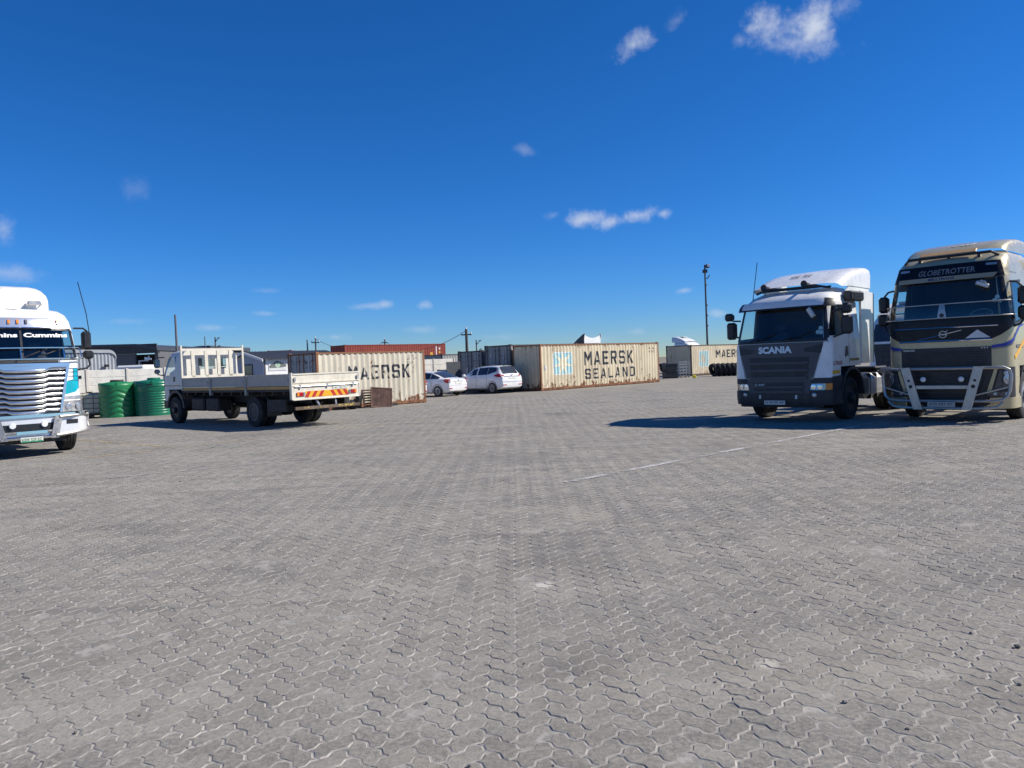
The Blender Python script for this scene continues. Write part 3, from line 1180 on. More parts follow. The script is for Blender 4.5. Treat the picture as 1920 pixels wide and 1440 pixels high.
# number on its doors
for s_, y0, y1, z0, z1, mt_ in (('GSTU', 1.90, 1.35, 1.98, 2.12, CLET), ('286 375', 1.02, .36, 1.98, 2.12, CLET), ('22G1', .92, .46, 1.80, 1.92, CLET)):
    vs, fs = text2d(s_, .01, 1.05)
    obj('lettering', MB().add([(.046, y0 + p[0] * (y1 - y0), z0 + p[1] * (z1 - z0)) for p in vs], fs), mt_, A_)

F_ = container('tan container with faded star panel behind the row of tyres', (14.86, 63.40, 0), R(45), 12.19, 2.44, 2.59, CREAM3, RUSTF2, 'corr')
L0, L1 = .10, 12.09
star_panel(F_, 1.25, 2.75, .75, 2.02, L0, L1, CLOGO2, CSTAR2)
block_text('MAERSK', 3.95, 9.1, 1.42, 2.10, L0, L1, CLET, F_)

C_ = container('grey container with closed doors, taller of the two beside the star panel container', (-.02, 45.75, 0), R(44), 6.06, 2.30, 2.80, GREYC, DARKF, 'door', GREYC2)
D_ = container('grey container with closed doors, lower of the two beside the cars', (-1.78, 47.60, 0), R(44), 6.06, 2.33, 2.56, GREYC, DARKF, 'door', GREYC2)
PAPER = paint('faded_sticker', (.42, .43, .43), .6, var=.2, dust=.25)
for t_, H in ((C_, 2.8), (D_, 2.56)):
    for y0, y1, z0, z1 in ((.66, .98, 1.02, 1.55), (1.28, 1.58, 1.0, 1.55)) if t_ is C_ else ((.72, 1.0, .95, 1.5), (1.42, 1.78, .9, 1.5)):
        obj('door_sticker', MB().box(.038, .048, y0, y1, z0, z1), PAPER, t_)
    for s_, y0, y1, z0, z1 in (('MSCU 28', .95, .30, H - .72, H - .60), ('22G1', .70, .34, H - .90, H - .80), ('20', 1.95, 1.75, H - .75, H - .62)):
        vs, fs = text2d(s_, 0, 1.05)
        obj('lettering', MB().add([(.046, y0 + p[0] * (y1 - y0), z0 + p[1] * (z1 - z0)) for p in vs], fs), CLET, t_)
obj('door_sticker', MB().box(.038, .048, 1.72, 1.90, 2.05, 2.3), PAPER, C_)


def trailer(label, loc, rz, L):
    t = thing('trailer', label, 'trailer', loc, rz, 'container trailers behind the yard wall')
    obj('chassis', MB().box(0, L, .55, .75, .95, 1.2).box(0, L, 1.7, 1.9, .95, 1.2).box(.1, .3, 0, 2.44, 1.05, 1.22).box(L - .3, L - .1, 0, 2.44, 1.05, 1.22).box(L * .5, L * .5 + .2, 0, 2.44, 1.05, 1.22), FRAMEBLK, t)
    for x in (1.2, 2.5):
        for y in (.1, 2.05):
            obj('wheel', MB().lathe([(.2, 0), (.48, .02), (.5, .08), (.5, .24), (.48, .3), (.2, .3)], 20, 'y', (x, y, .5)), RUBBER, t)
    obj('support_leg', MB().box(L - 2.5, L - 2.35, .5, .65, 0, .95).box(L - 2.5, L - 2.35, 1.8, 1.95, 0, .95), FRAMEBLK, t)
    return t


rp = dp(648, 690, 71.5)
RC = (rp.x, rp.y, 1.24)
RED_ = container('long brick red container standing above the pale concrete wall', RC, R(45), 12.19, 2.44, 2.75, REDC, REDC, 'corr', group='red containers on trailers')
trailer('dark trailer frame carrying the long red container', (rp.x, rp.y, 0), R(45), 12.19)
WSM = paint('white_sticker', (.75, .75, .72), .5, dust=.1)
YSM = paint('yellow_sticker', (.78, .50, .05), .5, dust=.1)
for x0, x1, z0, z1, mt_ in ((10.05, 10.6, 1.25, 1.6, YSM), (10.2, 10.45, 1.62, 1.85, YSM), (10.9, 11.02, 1.2, 2.5, WSM), (11.35, 11.5, 2.1, 2.35, WSM), (11.35, 11.5, 1.75, 1.95, YSM), (11.38, 11.48, 1.1, 1.6, WSM)):
    v4 = [(x0, z0), (x1, z0), (x1, z1), (x0, z1)]
    flat_on_corr(v4, [(0, 1, 2, 3)], .10, 12.09, .004 - .012, 'sticker', mt_, RED_)
rp = dp(503, 690, 80)
container('red container seen end on above the dark tiled roof', (rp.x, rp.y, 1.24), R(8), 2.4, 6.06, 2.72, REDC, REDC, 'corr', group='red containers on trailers')
trailer('short dark trailer frame under the end-on red container', (rp.x, rp.y, 0), R(8), 2.4)
rp = dp(829, 690, 62)
container('dark container whose top edge shows over the wall', (rp.x, rp.y, 0), R(45), 6.06, 2.44, 2.62, GREYC2, DARKF, 'corr')


# ------------------------------------------------------------------ precast wall
WALLM = paint('painted_precast_concrete', (.62, .60, .55), .85, var=.08, dust=.35, dustcol=(.40, .35, .28), scale=2.5, bump=.3)
WALLP = paint('concrete_post', (.56, .52, .47), .85, var=.1, dust=.4, dustcol=(.40, .34, .28), scale=2.5, bump=.3)
wdir = Vector((1, 1, 0)).normalized()


def wall(label, p0, nb, bay, H, ns):
    t = thing('precast_wall', label, 'wall', p0, R(45), 'pale concrete yard walls')
    sl = MB().rbox(.065, bay - .065, -.022, .022, .004, H / ns - .004, .012).mesh('slab')
    ps = MB().rbox(-.063, .063, -.065, .065, 0, H + .03, .015).mesh('post')
    sl.materials.append(WALLM)
    ps.materials.append(WALLP)
    for i in range(nb + 1):
        o = obj('post', ps, None, t)
        o.location = (i * bay, 0, 0)
        if i < nb:
            for k in range(ns):
                o = obj('slab', sl, None, t)
                o.location = (i * bay, random.uniform(-.006, .006), k * H / ns + .002)
    return t


# wall runs along y = x + 51.7
bay = 1.72
wall('pale precast concrete wall behind the green tanks', (-26.5, 27.5, 0), 10, bay, 2.12, 6)
wall('pale precast concrete wall between the short container and the grey doors', (-8.6, 45.4, 0), 4, bay, 2.12, 6)
SHEETM = paint('shading_panel_grey', (.07, .075, .085), .5, dust=.25)  # dark panel put in for the shading beside the grey containers
t = thing('shading_panel', 'dark grey panel standing in for shading before the wall beside the grey containers', 'metal sheet', (-3.95, 46.9, 0), R(35))
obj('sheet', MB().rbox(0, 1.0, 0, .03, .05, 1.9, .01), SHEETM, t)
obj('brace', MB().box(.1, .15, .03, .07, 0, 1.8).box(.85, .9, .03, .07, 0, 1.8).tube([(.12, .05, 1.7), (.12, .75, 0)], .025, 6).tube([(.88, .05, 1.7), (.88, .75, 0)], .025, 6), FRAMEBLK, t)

# ------------------------------------------------------------------ buildings beyond
CLADG = paint('grey_cladding', (.34, .36, .38), .5, dust=.1)
CLADD = paint('charcoal_cladding', (.045, .047, .052), .6, dust=.12)
CLADM = paint('dark_grey_plaster', (.115, .12, .13), .8, dust=.12)
ROOFD = paint('blue_grey_roof', (.05, .058, .075), .6, dust=.15)
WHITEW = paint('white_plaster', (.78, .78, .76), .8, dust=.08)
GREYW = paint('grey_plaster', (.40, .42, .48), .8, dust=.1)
PANE = paint('window_pane', (.03, .04, .06), .06, dust=.05)

# corrugated shed with rounded shoulder, its long wall parallel to the yard wall
q = dp(219, 693, 47)
Ls = 9.0
t = thing('corrugated_shed', 'light grey corrugated shed with a rounded roof corner behind the wall', 'shed', (q.x - Ls * .7071, q.y - Ls * .7071, 0), R(45))
zt = 3.42
ns_ = int(Ls / .20)
RS = .42


def shed_top(x):
    return zt + .02 * (Ls - x) - (0 if x < Ls - RS else RS - math.sqrt(max(0, RS * RS - (x - Ls + RS) ** 2)))


vs = []
for i in range(ns_ * 2 + 1):
    x = Ls * i / (ns_ * 2)
    vs += [(x, .05 if i % 2 else 0, 0), (x, .05 if i % 2 else 0, max(.3, shed_top(x) - .05))]
obj('ribbed_wall', MB().add(vs, [(2 * i, 2 * i + 2, 2 * i + 3, 2 * i + 1) for i in range(ns_ * 2)]), CLADG, t)
rm = MB()
vs = []
for i in range(61):
    x = Ls * (1 - (1 - i / 60) ** 2)
    vs += [(x, -.05, shed_top(x) - .16), (x, -.05, shed_top(x) + .03), (x, 4, shed_top(x) + .03)]
rm.add(vs, [(3 * i, 3 * i + 3, 3 * i + 4, 3 * i + 1) for i in range(60)] + [(3 * i + 1, 3 * i + 4, 3 * i + 5, 3 * i + 2) for i in range(60)])
obj('roof_trim', rm, CLADG, t)
obj('end_wall', MB().box(Ls - .02, Ls, .06, 4, 0, zt - RS), CLADG, t)
obj('wall_lamp', MB().rbox(Ls - .75, Ls - .5, -.3, -.05, zt - 1.0, zt - .85, .03), BLACK, t)

# dark warehouse
d0 = 72
p = dp(60, 690, d0)
q = dp(298, 690, d0)
t = thing('warehouse', 'charcoal warehouse with a white sign and a dark open bay', 'warehouse', (p.x, p.y, 0), 0)
W_ = q.x - p.x
zx = lambda u, v: (dp(u, v, d0).x - p.x, dp(u, v, d0).z)
a = zx(60, 648); b_ = zx(258, 645); c = zx(298, 652); e = zx(298, 659)
obj('roof', MB().prism([(-6, a[1]), (b_[0], b_[1]), (c[0], c[1]), (c[0], c[1] - .25), (b_[0], b_[1] - .25), (-6, a[1] - .25)], 'xz', -.4, 18), ROOFD, t)
obj('fascia', MB().box(-6, W_ - .02, -.25, -.05, zx(200, 664)[1], a[1] - .27), CLADD, t)
l0, l1 = zx(218, 0)[0], zx(255, 0)[0]
obj('wall', MB().box(l1, W_, 0, .3, 0, zx(260, 663)[1]).box(-6, l0, 0, .3, 0, zx(260, 663)[1]).box(l0 - 6, l1 + 3, 3.5, 3.7, 0, zx(260, 663)[1]).box(W_ - .3, W_, .31, 18, 0, c[1] - .3), CLADM, t)
obj('gable', MB().prism([(b_[0] - 3, zx(260, 663)[1] + .01), (W_, zx(260, 663)[1] + .01), (W_, c[1] - .26), (b_[0], b_[1] - .26), (b_[0] - 3, b_[1] - .3)], 'xz', -.04, .2), CLADD, t)
s0, s1 = zx(271.5, 676), zx(284, 667)
obj('sign', MB().box(s0[0], s0[0] + .28, -.05, -.002, s0[1], s1[1] - .12).box(s0[0] + .30, s1[0], -.05, -.002, s0[1] + .05, s1[1] - .2).box(s0[0] + .36, s0[0] + .46, -.05, -.002, s1[1] - .2, s1[1]), WHITET, t)
obj('door_frame', MB().box(l0 + .3, l0 + .42, -.1, .3, 0, 3.2).box(l0 + .3, l1 - .6, -.1, .3, 3.2, 3.3), ALU, t)
# second long roof behind
d1 = 95
p = dp(299, 690, d1)
q = dp(399, 690, d1)
t = thing('warehouse', 'long low warehouse with dark roof rising behind the flatbed cab', 'warehouse', (p.x, p.y, 0), 0)
z0, z1 = dp(299, 658, d1).z, dp(398, 648, d1).z
W_ = q.x - p.x
obj('roof', MB().prism([(0, z0 - .7), (0, z0), (W_ * .8, z1), (W_, z1), (W_, z1 - .5), (W_ * .8, z1 - .6)], 'xz', -.5, 14), ROOFD, t)
obj('wall', MB().prism([(0.1, 0), (W_ - .3, 0), (W_ - .3, z1 - .62), (.1, z0 - .72)], 'xz', 0, 13), CLADM, t)
# white van roofs behind the wall, under the dark bay
p = dp(217, 690, 55)
q = dp(272, 690, 55)
t = thing('parked_van', 'white van whose flat roof shows over the wall by the dark bay', 'van', (p.x, p.y, 0), R(-4))
W_ = q.x - p.x
zt = dp(240, 685, 55).z
obj('body', MB().rbox(0, W_, 0, 1.8, .35, zt, .12), WHITE, t)
obj('window', MB().box(.3, W_ - .3, -.01, .02, zt - .72, zt - .25), PANE, t)
for x in (.5, W_ - .5):
    obj('wheel', MB().lathe([(.1, 0), (.31, .01), (.33, .05), (.33, .2), (.1, .2)], 18, 'y', (x, -.02, .33)), RUBBER, t)

# small house: grey gable end and white long wall under a dark corrugated tile roof
hc = dp(497, 700, 47.0)
t = thing('guard_house', 'small house with grey gable, white side wall and dark corrugated roof', 'house', (hc.x, hc.y, 0), R(45))
# local: corner at origin, long wall along +x (facing -y), gable along +y at x = 0
HW, HL, ze, zr = 4.6, 5.5, dp(497, 671.5, 47.0).z, 0
zr = ze + .42
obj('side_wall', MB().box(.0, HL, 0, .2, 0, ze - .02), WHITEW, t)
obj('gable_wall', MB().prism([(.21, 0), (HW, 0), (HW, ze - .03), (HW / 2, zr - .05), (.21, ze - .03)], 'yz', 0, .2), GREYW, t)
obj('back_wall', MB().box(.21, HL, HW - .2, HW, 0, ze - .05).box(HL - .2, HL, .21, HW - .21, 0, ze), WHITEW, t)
obj('corner_strip', MB().box(-.03, .05, -.03, .06, 0, ze - .05), CLADM, t)
rf = MB()
nw = 30
for sgn in (0, 1):
    vs = []
    for i in range(nw * 4 + 1):
        x = -.25 + (HL + .5) * i / (nw * 4)
        w = .045 * (math.sin(i * PI / 2) * .5 + .5)
        y0, y1 = (-.3, HW / 2) if sgn == 0 else (HW + .3, HW / 2)
        vs += [(x, y0, ze - .08 + w), (x, y1, zr + .04 + w)]
    rf.add(vs, [(2 * i, 2 * i + 2, 2 * i + 3, 2 * i + 1) for i in range(nw * 4)])
obj('roof', rf, ROOFD, t)
obj('barge_board', MB().prism([(-.32, ze - .20), (-.32, ze - .06), (HW / 2, zr + .07), (HW + .32, ze - .06), (HW + .32, ze - .20), (HW / 2, zr - .09)], 'yz', -.31, -.26), WHITEW, t)
wf = obj('window', MB().box(-.04, .0, 1.55, 2.75, 1.28, 1.36).box(-.04, .0, 1.55, 2.75, 2.18, 2.26).box(-.04, .0, 1.55, 1.63, 1.361, 2.179).box(-.04, .0, 2.67, 2.75, 1.361, 2.179), BLACK, t)
obj('pane', MB().box(-.012, -.004, 1.64, 2.66, 1.37, 2.17), PANE, wf)
sg = obj('sign', MB().box(.25, 1.45, -.03, -.004, ze - .78, ze - .1), paint('sign_board', (.62, .64, .62), .5, dust=.1), t)
obj('sign_print', MB().prism([(.28, ze - .62), (.28, ze - .48), (.8, ze - .16), (1.42, ze - .42), (1.42, ze - .55), (.9, ze - .62)], 'xz', -.034, -.031), paint('sign_grey', (.14, .15, .14), .5), sg)
obj('sign_mark', MB().lathe([(.0, -.037), (.17, -.037), (.17, -.035)], 20, 'y', (.85, 0, ze - .45)), paint('sign_green', (.36, .50, .38), .5), sg)

# ------------------------------------------------------------------ poles
POLEM = paint('pole_grey', (.13, .13, .14), .6, dust=.1)
WOODP = paint('wooden_pole', (.09, .075, .06), .85, dust=.2)


def pole(label, u0, v0, u1, v1, d, r, kind='plain', mat=POLEM, cat='pole', group='poles on the skyline', name='pole'):
    """vertical pole whose top shows at (u0, v0)"""
    b = dp(u1, v1, d)
    zt_ = dp(u0, v0, d).z
    t = thing(name, label, cat, (b.x, b.y, 0), 0, group)
    obj('mast', MB().tube([(0, 0, 0), (0, 0, zt_)], [r * 1.25, r * .85], 10), mat, t)
    if kind == 'cross':
        obj('cross_arm', MB().box(-.42, .42, -.05, .05, zt_ - .50, zt_ - .40), mat, t)
        obj('insulator', MB().lathe([(.05, zt_ - .42), (.05, zt_ - .25)], 8, 'z', (-.38, 0, 0)).lathe([(.05, zt_ - .42), (.05, zt_ - .25)], 8, 'z', (.38, 0, 0)).lathe([(.05, zt_), (.05, zt_ + .18)], 8, 'z'), WHITE, t)
    if kind == 'arms':
        obj('arm', MB().tube([(0, 0, zt_ - .5), (.3, 0, zt_ - .15)], .04, 6).tube([(0, 0, zt_ - 1.3), (.35, 0, zt_ - .95)], .04, 6), mat, t)
        obj('lamp', MB().rbox(.25, .5, -.1, .1, zt_ - .16, zt_ - .05, .03).rbox(.3, .52, -.1, .1, zt_ - .98, zt_ - .87, .03), mat, t)
    return t, zt_


pole('tall thin grey pole rising above the flatbed cab', 330, 590, 332, 660, 60, .09, group='poles on the skyline')
pole('short dark pole on the low warehouse roof line', 384.5, 631, 385, 655, 85, .06)
pole('dark pole with two lamp arms above the flatbed headboard', 403, 632, 404.5, 655, 80, .09, 'arms')
pole('short thin dark pole above the house roof, first of two', 576, 637, 577, 662, 80, .08)
pole('wooden pole with a cross arm above the house roof', 592, 634, 592.5, 662, 80, .08, 'cross', WOODP)
pole('pole top with a cross arm peeping over the long red container', 723, 636, 723.5, 690, 100, .10, 'cross', WOODP)
up_, uz = pole('tall wooden utility pole with a cross arm above the grey doors', 874.5, 617, 877, 690, 62, .12, 'cross', WOODP)
pole('slender grey pole just right of the tall utility pole', 894, 637, 895, 690, 75, .07, 'arms')
# wires
WIREM = paint('wire', (.05, .05, .06), .6, dust=0)


def wire(label, p0, p1, sag, r=.022):
    pts = []
    for i in range(17):
        f = i / 16
        pt = Vector(p0).lerp(Vector(p1), f)
        pt.z -= sag * 4 * f * (1 - f)
        pts.append(pt)
    tag(obj('power_line', MB().tube(pts, r, 5), WIREM), label, 'power line', 'overhead wires')


w0 = dp(874, 620, 62)
w1 = dp(834, 641, 74)
w2 = dp(723, 641, 100)
wire('overhead wire sloping left from the tall utility pole', w0, w2, 1.3)
wire('overhead wire sagging between two poles over the house roof', dp(592.5, 636, 80), dp(723, 639, 100), 1.2, .025)

# floodlight mast
MASTM = paint('mast_dark', (.055, .055, .06), .6, dust=.1)
b = dp(1327, 660, 75)
zt = dp(1323, 496.5, 75).z
t = thing('floodlight_mast', 'tall dark mast with floodlight and camera box behind the tan container', 'light mast', (b.x, b.y, 0), 0)
obj('mast', MB().tube([(0, 0, 0), (-.02, 0, zt)], [.105, .075], 12), MASTM, t)
obj('camera_box', MB().rbox(-.22, .20, -.2, .2, zt - .78, zt - .46, .03), MASTM, t)
fl = obj('floodlight', MB().rbox(.08, .42, -.25, .15, zt - .32, zt + .05, .06), BLACK, t)
obj('lamp_glass', MB().rbox(.14, .38, -.28, -.255, zt - .22, zt + .02, .01), LENSW, fl)
obj('bracket', MB().tube([(0, 0, zt - 1.3), (.22, 0, zt - 1.32), (.42, 0, zt - 1.0)], .05, 6), MASTM, t)
ins = MB()
for z in (zt - 1.95, zt - 3.9, zt - 4.9, zt - 5.9):
    ins.rbox(.05, .17, -.12, .05, z - .06, z + .06, .02)
obj('clamp', ins, ALU, t)


# ------------------------------------------------------------------ truck cab surfaces
def interp(tab):
    def f(z):
        if z <= tab[0][0]:
            return tab[0][1]
        for (a, va), (b_, vb) in zip(tab, tab[1:]):
            if z <= b_:
                return va + (vb - va) * (z - a) / (b_ - a)
        return tab[-1][1]
    return f


class Surf:
    """cab skin: front faces -y; s runs from the middle of the front round the corner and along the side"""

    def __init__(s, hw, rr, yf, bow, wref, rref):
        s.hw, s.rr, s.yf, s.bow = interp(hw), interp(rr), interp(yf), bow
        s.a = wref - rref
        s.q = rref * PI / 2

    def pos(s, sv, z, off=0.0):
        w, r, y0 = s.hw(z), s.rr(z), s.yf(z)
        a = w - r
        sg = -1 if sv < 0 else 1
        t = abs(sv)
        if t <= s.a:
            x = t * a / s.a
            y = y0 + s.bow * (t / s.a) ** 2
            nx, ny = 2 * s.bow * t / s.a ** 2 * .9, -1.0
        elif t <= s.a + s.q:
            an = (t - s.a) / s.q * PI / 2
            a0 = 2 * s.bow / s.a * .9
            x = a + r * math.sin(an)
            y = y0 + s.bow + r * (1 - math.cos(an))
            nx, ny = math.sin(an) + a0 * math.cos(an), -math.cos(an)
        else:
            x = w
            y = y0 + s.bow + r + (t - s.a - s.q)
            nx, ny = 1.0, 0.0
        l = math.hypot(nx, ny)
        return Vector(((x + nx / l * off) * sg, y + ny / l * off, z))

    def side_s(s, y, z):
        """s value that reaches depth y on the flank at height z"""
        return s.a + s.q + (y - s.yf(z) - s.bow - s.rr(z))

    def panel(s, mb, bot, top, off, t, n=24, m_=3):
        """solid sheet between two (s, z) polylines, standing t proud of off"""
        def res(pl):
            L = [0]
            for p, q in zip(pl, pl[1:]):
                L.append(L[-1] + math.hypot(q[0] - p[0], q[1] - p[1]))
            o = []
            for i in range(n + 1):
                d = L[-1] * i / n
                k = 0
                while k < len(pl) - 2 and d > L[k + 1]:
                    k += 1
                f = (d - L[k]) / max(1e-9, L[k + 1] - L[k])
                o.append((pl[k][0] + (pl[k + 1][0] - pl[k][0]) * f, pl[k][1] + (pl[k + 1][1] - pl[k][1]) * f))
            return o
        b_, tp = res(bot), res(top)
        vs = []
        for lay in ((off + t,), (off,)) if t else ((off,),):
            for j in range(m_ + 1):
                f = j / m_
                for i in range(n + 1):
                    vs.append(s.pos(b_[i][0] * (1 - f) + tp[i][0] * f, b_[i][1] * (1 - f) + tp[i][1] * f, lay[0]))
        N = (n + 1) * (m_ + 1)
        fs = [(j * (n + 1) + i, j * (n + 1) + i + 1, (j + 1) * (n + 1) + i + 1, (j + 1) * (n + 1) + i) for j in range(m_) for i in range(n)]
        if t:
            ring = [i for i in range(n + 1)] + [(j) * (n + 1) + n for j in range(1, m_ + 1)] + [m_ * (n + 1) + i for i in range(n - 1, -1, -1)] + [j * (n + 1) for j in range(m_ - 1, 0, -1)]
            fs += [(ring[k], ring[(k + 1) % len(ring)], N + ring[(k + 1) % len(ring)], N + ring[k]) for k in range(len(ring))]
        return mb.add(vs, fs)

    def rect(s, mb, s0, s1, z0, z1, off, t, n=8, m_=2):
        return s.panel(mb, [(s0, z0), (s1, z0)], [(s0, z1), (s1, z1)], off, t, n, m_)

    def text(s, string, s0, s1, z0, z1, off, mat, parent, bold=.0, slant=0.0, dz=0.0, name='lettering', spacing=1.0):
        vs, fs = text2d(string, bold, spacing)
        o = [s.pos(s0 + (p[0]) * (s1 - s0) + slant * p[1] * (z1 - z0), z0 + p[1] * (z1 - z0) + dz * p[0], off) for p in vs]
        return obj(name, MB().add(o, fs), mat, parent)

    def disc(s, mb, sv, z, r, off, depth, n=18):
        c = s.pos(sv, z, off)
        nrm = (s.pos(sv, z, off + .1) - c).normalized()
        a = Vector((0, 0, 1)).cross(nrm).normalized()
        b_ = nrm.cross(a)
        vs = []
        prof = [(r, 0), (r, depth * .8), (r * .88, depth), (0.0, depth * 1.05)]
        for (rr_, h) in prof:
            for k in range(n):
                an = 2 * PI * k / n
                vs.append(c + a * rr_ * math.cos(an) + b_ * rr_ * math.sin(an) + nrm * h)
        fs = [(i * n + k, i * n + (k + 1) % n, (i + 1) * n + (k + 1) % n, (i + 1) * n + k) for i in range(3) for k in range(n)]
        return mb.add(vs, fs)

    def shell(s, mb, zs, yb, back=True, cap=False, n=44, s0=None):
        """full wrap from one rear edge round the front to the other"""
        loops = []
        for z in zs:
            se = s.side_s(yb, z)
            loops.append([s.pos(-se + 2 * se * i / n, z) for i in range(n + 1)])
        for i in range(len(zs) - 1):
            mb.add(loops[i] + loops[i + 1], [(k, k + 1, n + 2 + k, n + 1 + k) for k in range(n)])
        if back:
            for i in range(len(zs) - 1):
                mb.add([loops[i][0], loops[i][-1], loops[i + 1][-1], loops[i + 1][0]], [(0, 1, 2, 3)])
        if cap:
            mb.add(loops[-1], [tuple(range(n + 1))])
        return mb


# ------------------------------------------------------------------ wheels (shared meshes)
def wheel_meshes(D, w, rim_r, rimmat, bolts=10, deep=0.0, tread=True):
    """outer face towards +x; returns tyre and rim meshes"""
    r = D / 2
    t = MB()
    prof = [(rim_r, -w * .42), (rim_r + .03, -w * .48), (r * .86, -w * .5), (r * .97, -w * .43), (r, -w * .36)]
    if tread:
        for k in (-.2, 0, .2):
            prof += [(r, w * (k - .025)), (r - .014, w * (k - .018)), (r - .014, w * (k + .018)), (r, w * (k + .025))]
    prof += [(r, w * .36), (r * .97, w * .43), (r * .86, w * .5), (rim_r + .03, w * .48), (rim_r, w * .42)]
    t.lathe(prof, 40, 'x', closed=True)
    tm = t.mesh('tyre', 30)
    tm.materials.append(RUBBER)
    m_ = MB()
    x0 = w * .40
    m_.lathe([(rim_r + .012, x0), (rim_r + .005, x0 + .02), (rim_r - .02, x0 + .02), (rim_r - .035, x0 - .04 - deep), (rim_r * .72, x0 - .06 - deep), (rim_r * .52, x0 - .02 - deep * .8),
             (rim_r * .34, x0 - .02 - deep * .8), (rim_r * .33, x0 + .05 - deep * .6), (rim_r * .26, x0 + .075 - deep * .6), (0, x0 + .08 - deep * .6)], 30, 'x')
    m_.lathe([(rim_r, -w * .4), (rim_r * .6, -w * .3), (0, -w * .3)], 24, 'x')
    for k in range(bolts):
        a = 2 * PI * k / bolts
        m_.lathe([(.016, x0 - .03 - deep * .8), (.016, x0 + .015 - deep * .8), (.0, x0 + .018 - deep * .8)], 6, 'x', (0, rim_r * .42 * math.cos(a), rim_r * .42 * math.sin(a)))
    rm_ = m_.mesh('rim', 30)
    rm_.materials.append(rimmat)
    rm_.materials.append(RIMDARK)
    if deep > .05:
        for p_ in rm_.polygons:
            if math.hypot(p_.center.y, p_.center.z) < rim_r * .80:
                p_.material_index = 1
    h = MB()
    for k in range(10):
        a = 2 * PI * (k + .5) / 10
        h.lathe([(.0, x0 - .028 - deep), (.034, x0 - .028 - deep), (.034, x0 - .024 - deep)], 8, 'x', (0, rim_r * .80 * math.cos(a), rim_r * .80 * math.sin(a)))
    return tm, rm_


def wheel(parent, meshes, x, y, r, side, dual=False, steer=0.0):
    e = part_empty('wheel', parent, (x, y, r), (0, 0, (0 if side > 0 else PI) + steer))
    obj('tyre', meshes[0], None, e)
    obj('rim', meshes[1], None, e)
    if dual:
        o = obj('tyre', meshes[0], None, e)
        o.location = (-.33, 0, 0)
    return e


W_STEER = wheel_meshes(1.04, .31, .30, RIM, deep=-.04)
W_DARK = wheel_meshes(1.04, .31, .30, RIMDARK, deep=-.04)
W_DRIVE = wheel_meshes(1.04, .29, .30, RIM, deep=.12)


def seat(parent, x, y, z):
    m_ = MB().rbox(x - .25, x + .25, y - .25, y + .25, z, z + .16, .05).rbox(x - .25, x + .25, y + .2, y + .36, z + .1, z + .75, .06).rbox(x - .14, x + .14, y + .24, y + .34, z + .77, z + .95, .04)
    return obj('seat', m_, SEATM, parent)


def steering(parent, x, y, z, mat=DASH):
    m_ = MB()
    pts = []
    for k in range(25):
        a = 2 * PI * k / 24
        pts.append((x + .22 * math.cos(a), y + .22 * math.sin(a) * .82, z + .22 * math.sin(a) * .57))
    m_.tube(pts, .016, 6, False)
    m_.tube([(x - .21, y, z), (x + .21, y, z)], .018, 6)
    m_.tube([(x, y, z), (x, y - .12, z - .3)], .03, 6)
    return obj('steering_wheel', m_, mat, parent)


def chassis(t, y0, y1, z=.72, tanks=True, axles=(), fifth=None, wm=None, W=1.05, tankmat=ALU):
    c = MB()
    for sx in (-1, 1):
        c.box(sx * .43 - .04, sx * .43 + .04, y0, y1, z, z + .28)
    yy = y0 + .4
    while yy < y1:
        c.box(-.39, .39, yy, yy + .12, z + .05, z + .22)
        yy += 1.1
    c.tube([(-.9, axles[0], .52), (.9, axles[0], .52)], .09, 8)
    for a in axles[1:]:
        c.tube([(-.9, a, .52), (.9, a, .52)], .11, 8)
        c.rbox(-.25, .25, a - .25, a + .25, .35, .75, .1)
    obj('chassis_frame', c, FRAMEBLK, t)
    for a in axles[1:]:
        for sx in (-1, 1):
            wheel(t, wm or W_DRIVE, sx * W, a, .52, sx, True)
    if fifth is not None:
        obj('coupling_plate', MB().rbox(-.45, .45, fifth - .45, fifth + .45, 1.10, 1.18, .03).box(-.4, .4, fifth - .2, fifth + .2, 1.0, 1.099), FRAMEBLK, t)


def fuel_tank(t, x0, x1, y0, y1, z0, z1, mat=ALU):
    k = obj('fuel_tank', MB().rbox(x0, x1, y0, y1, z0, z1, .12), mat, t)
    st = MB()
    for f in (.18, .5, .82):
        y = y0 + (y1 - y0) * f
        st.rbox(x0 - .008, x1 + .008, y - .03, y + .03, z0 - .008, z1 + .008, .12)
    obj('tank_strap', st, FRAMEBLK, k)
    return k


def mudguard(t, x0, x1, yc, zc, r, a0, a1, mat, name='mudguard', th=.03):
    lo = []
    n = 14
    for rr_, in ((r,), (r + th,)):
        for i in range(n + 1):
            a = R(a0 + (a1 - a0) * i / n)
            lo.append((yc + rr_ * math.cos(a), zc + rr_ * math.sin(a)))
    poly = lo[:n + 1] + lo[n + 1:][::-1]
    mb = MB()
    vs = []
    for x in (x0, x1):
        vs += [(x, p[0], p[1]) for p in poly]
    N = len(poly)
    fs = [(i, (i + 1) % N, N + (i + 1) % N, N + i) for i in range(N)]
    fs += [(i, i + 1, N - 2 - i, N - 1 - i) for i in range(n)] + [(N + i, N + i + 1, 2 * N - 2 - i, 2 * N - 1 - i) for i in range(n)]
    return obj(name, mb.add(vs, fs), mat, t)


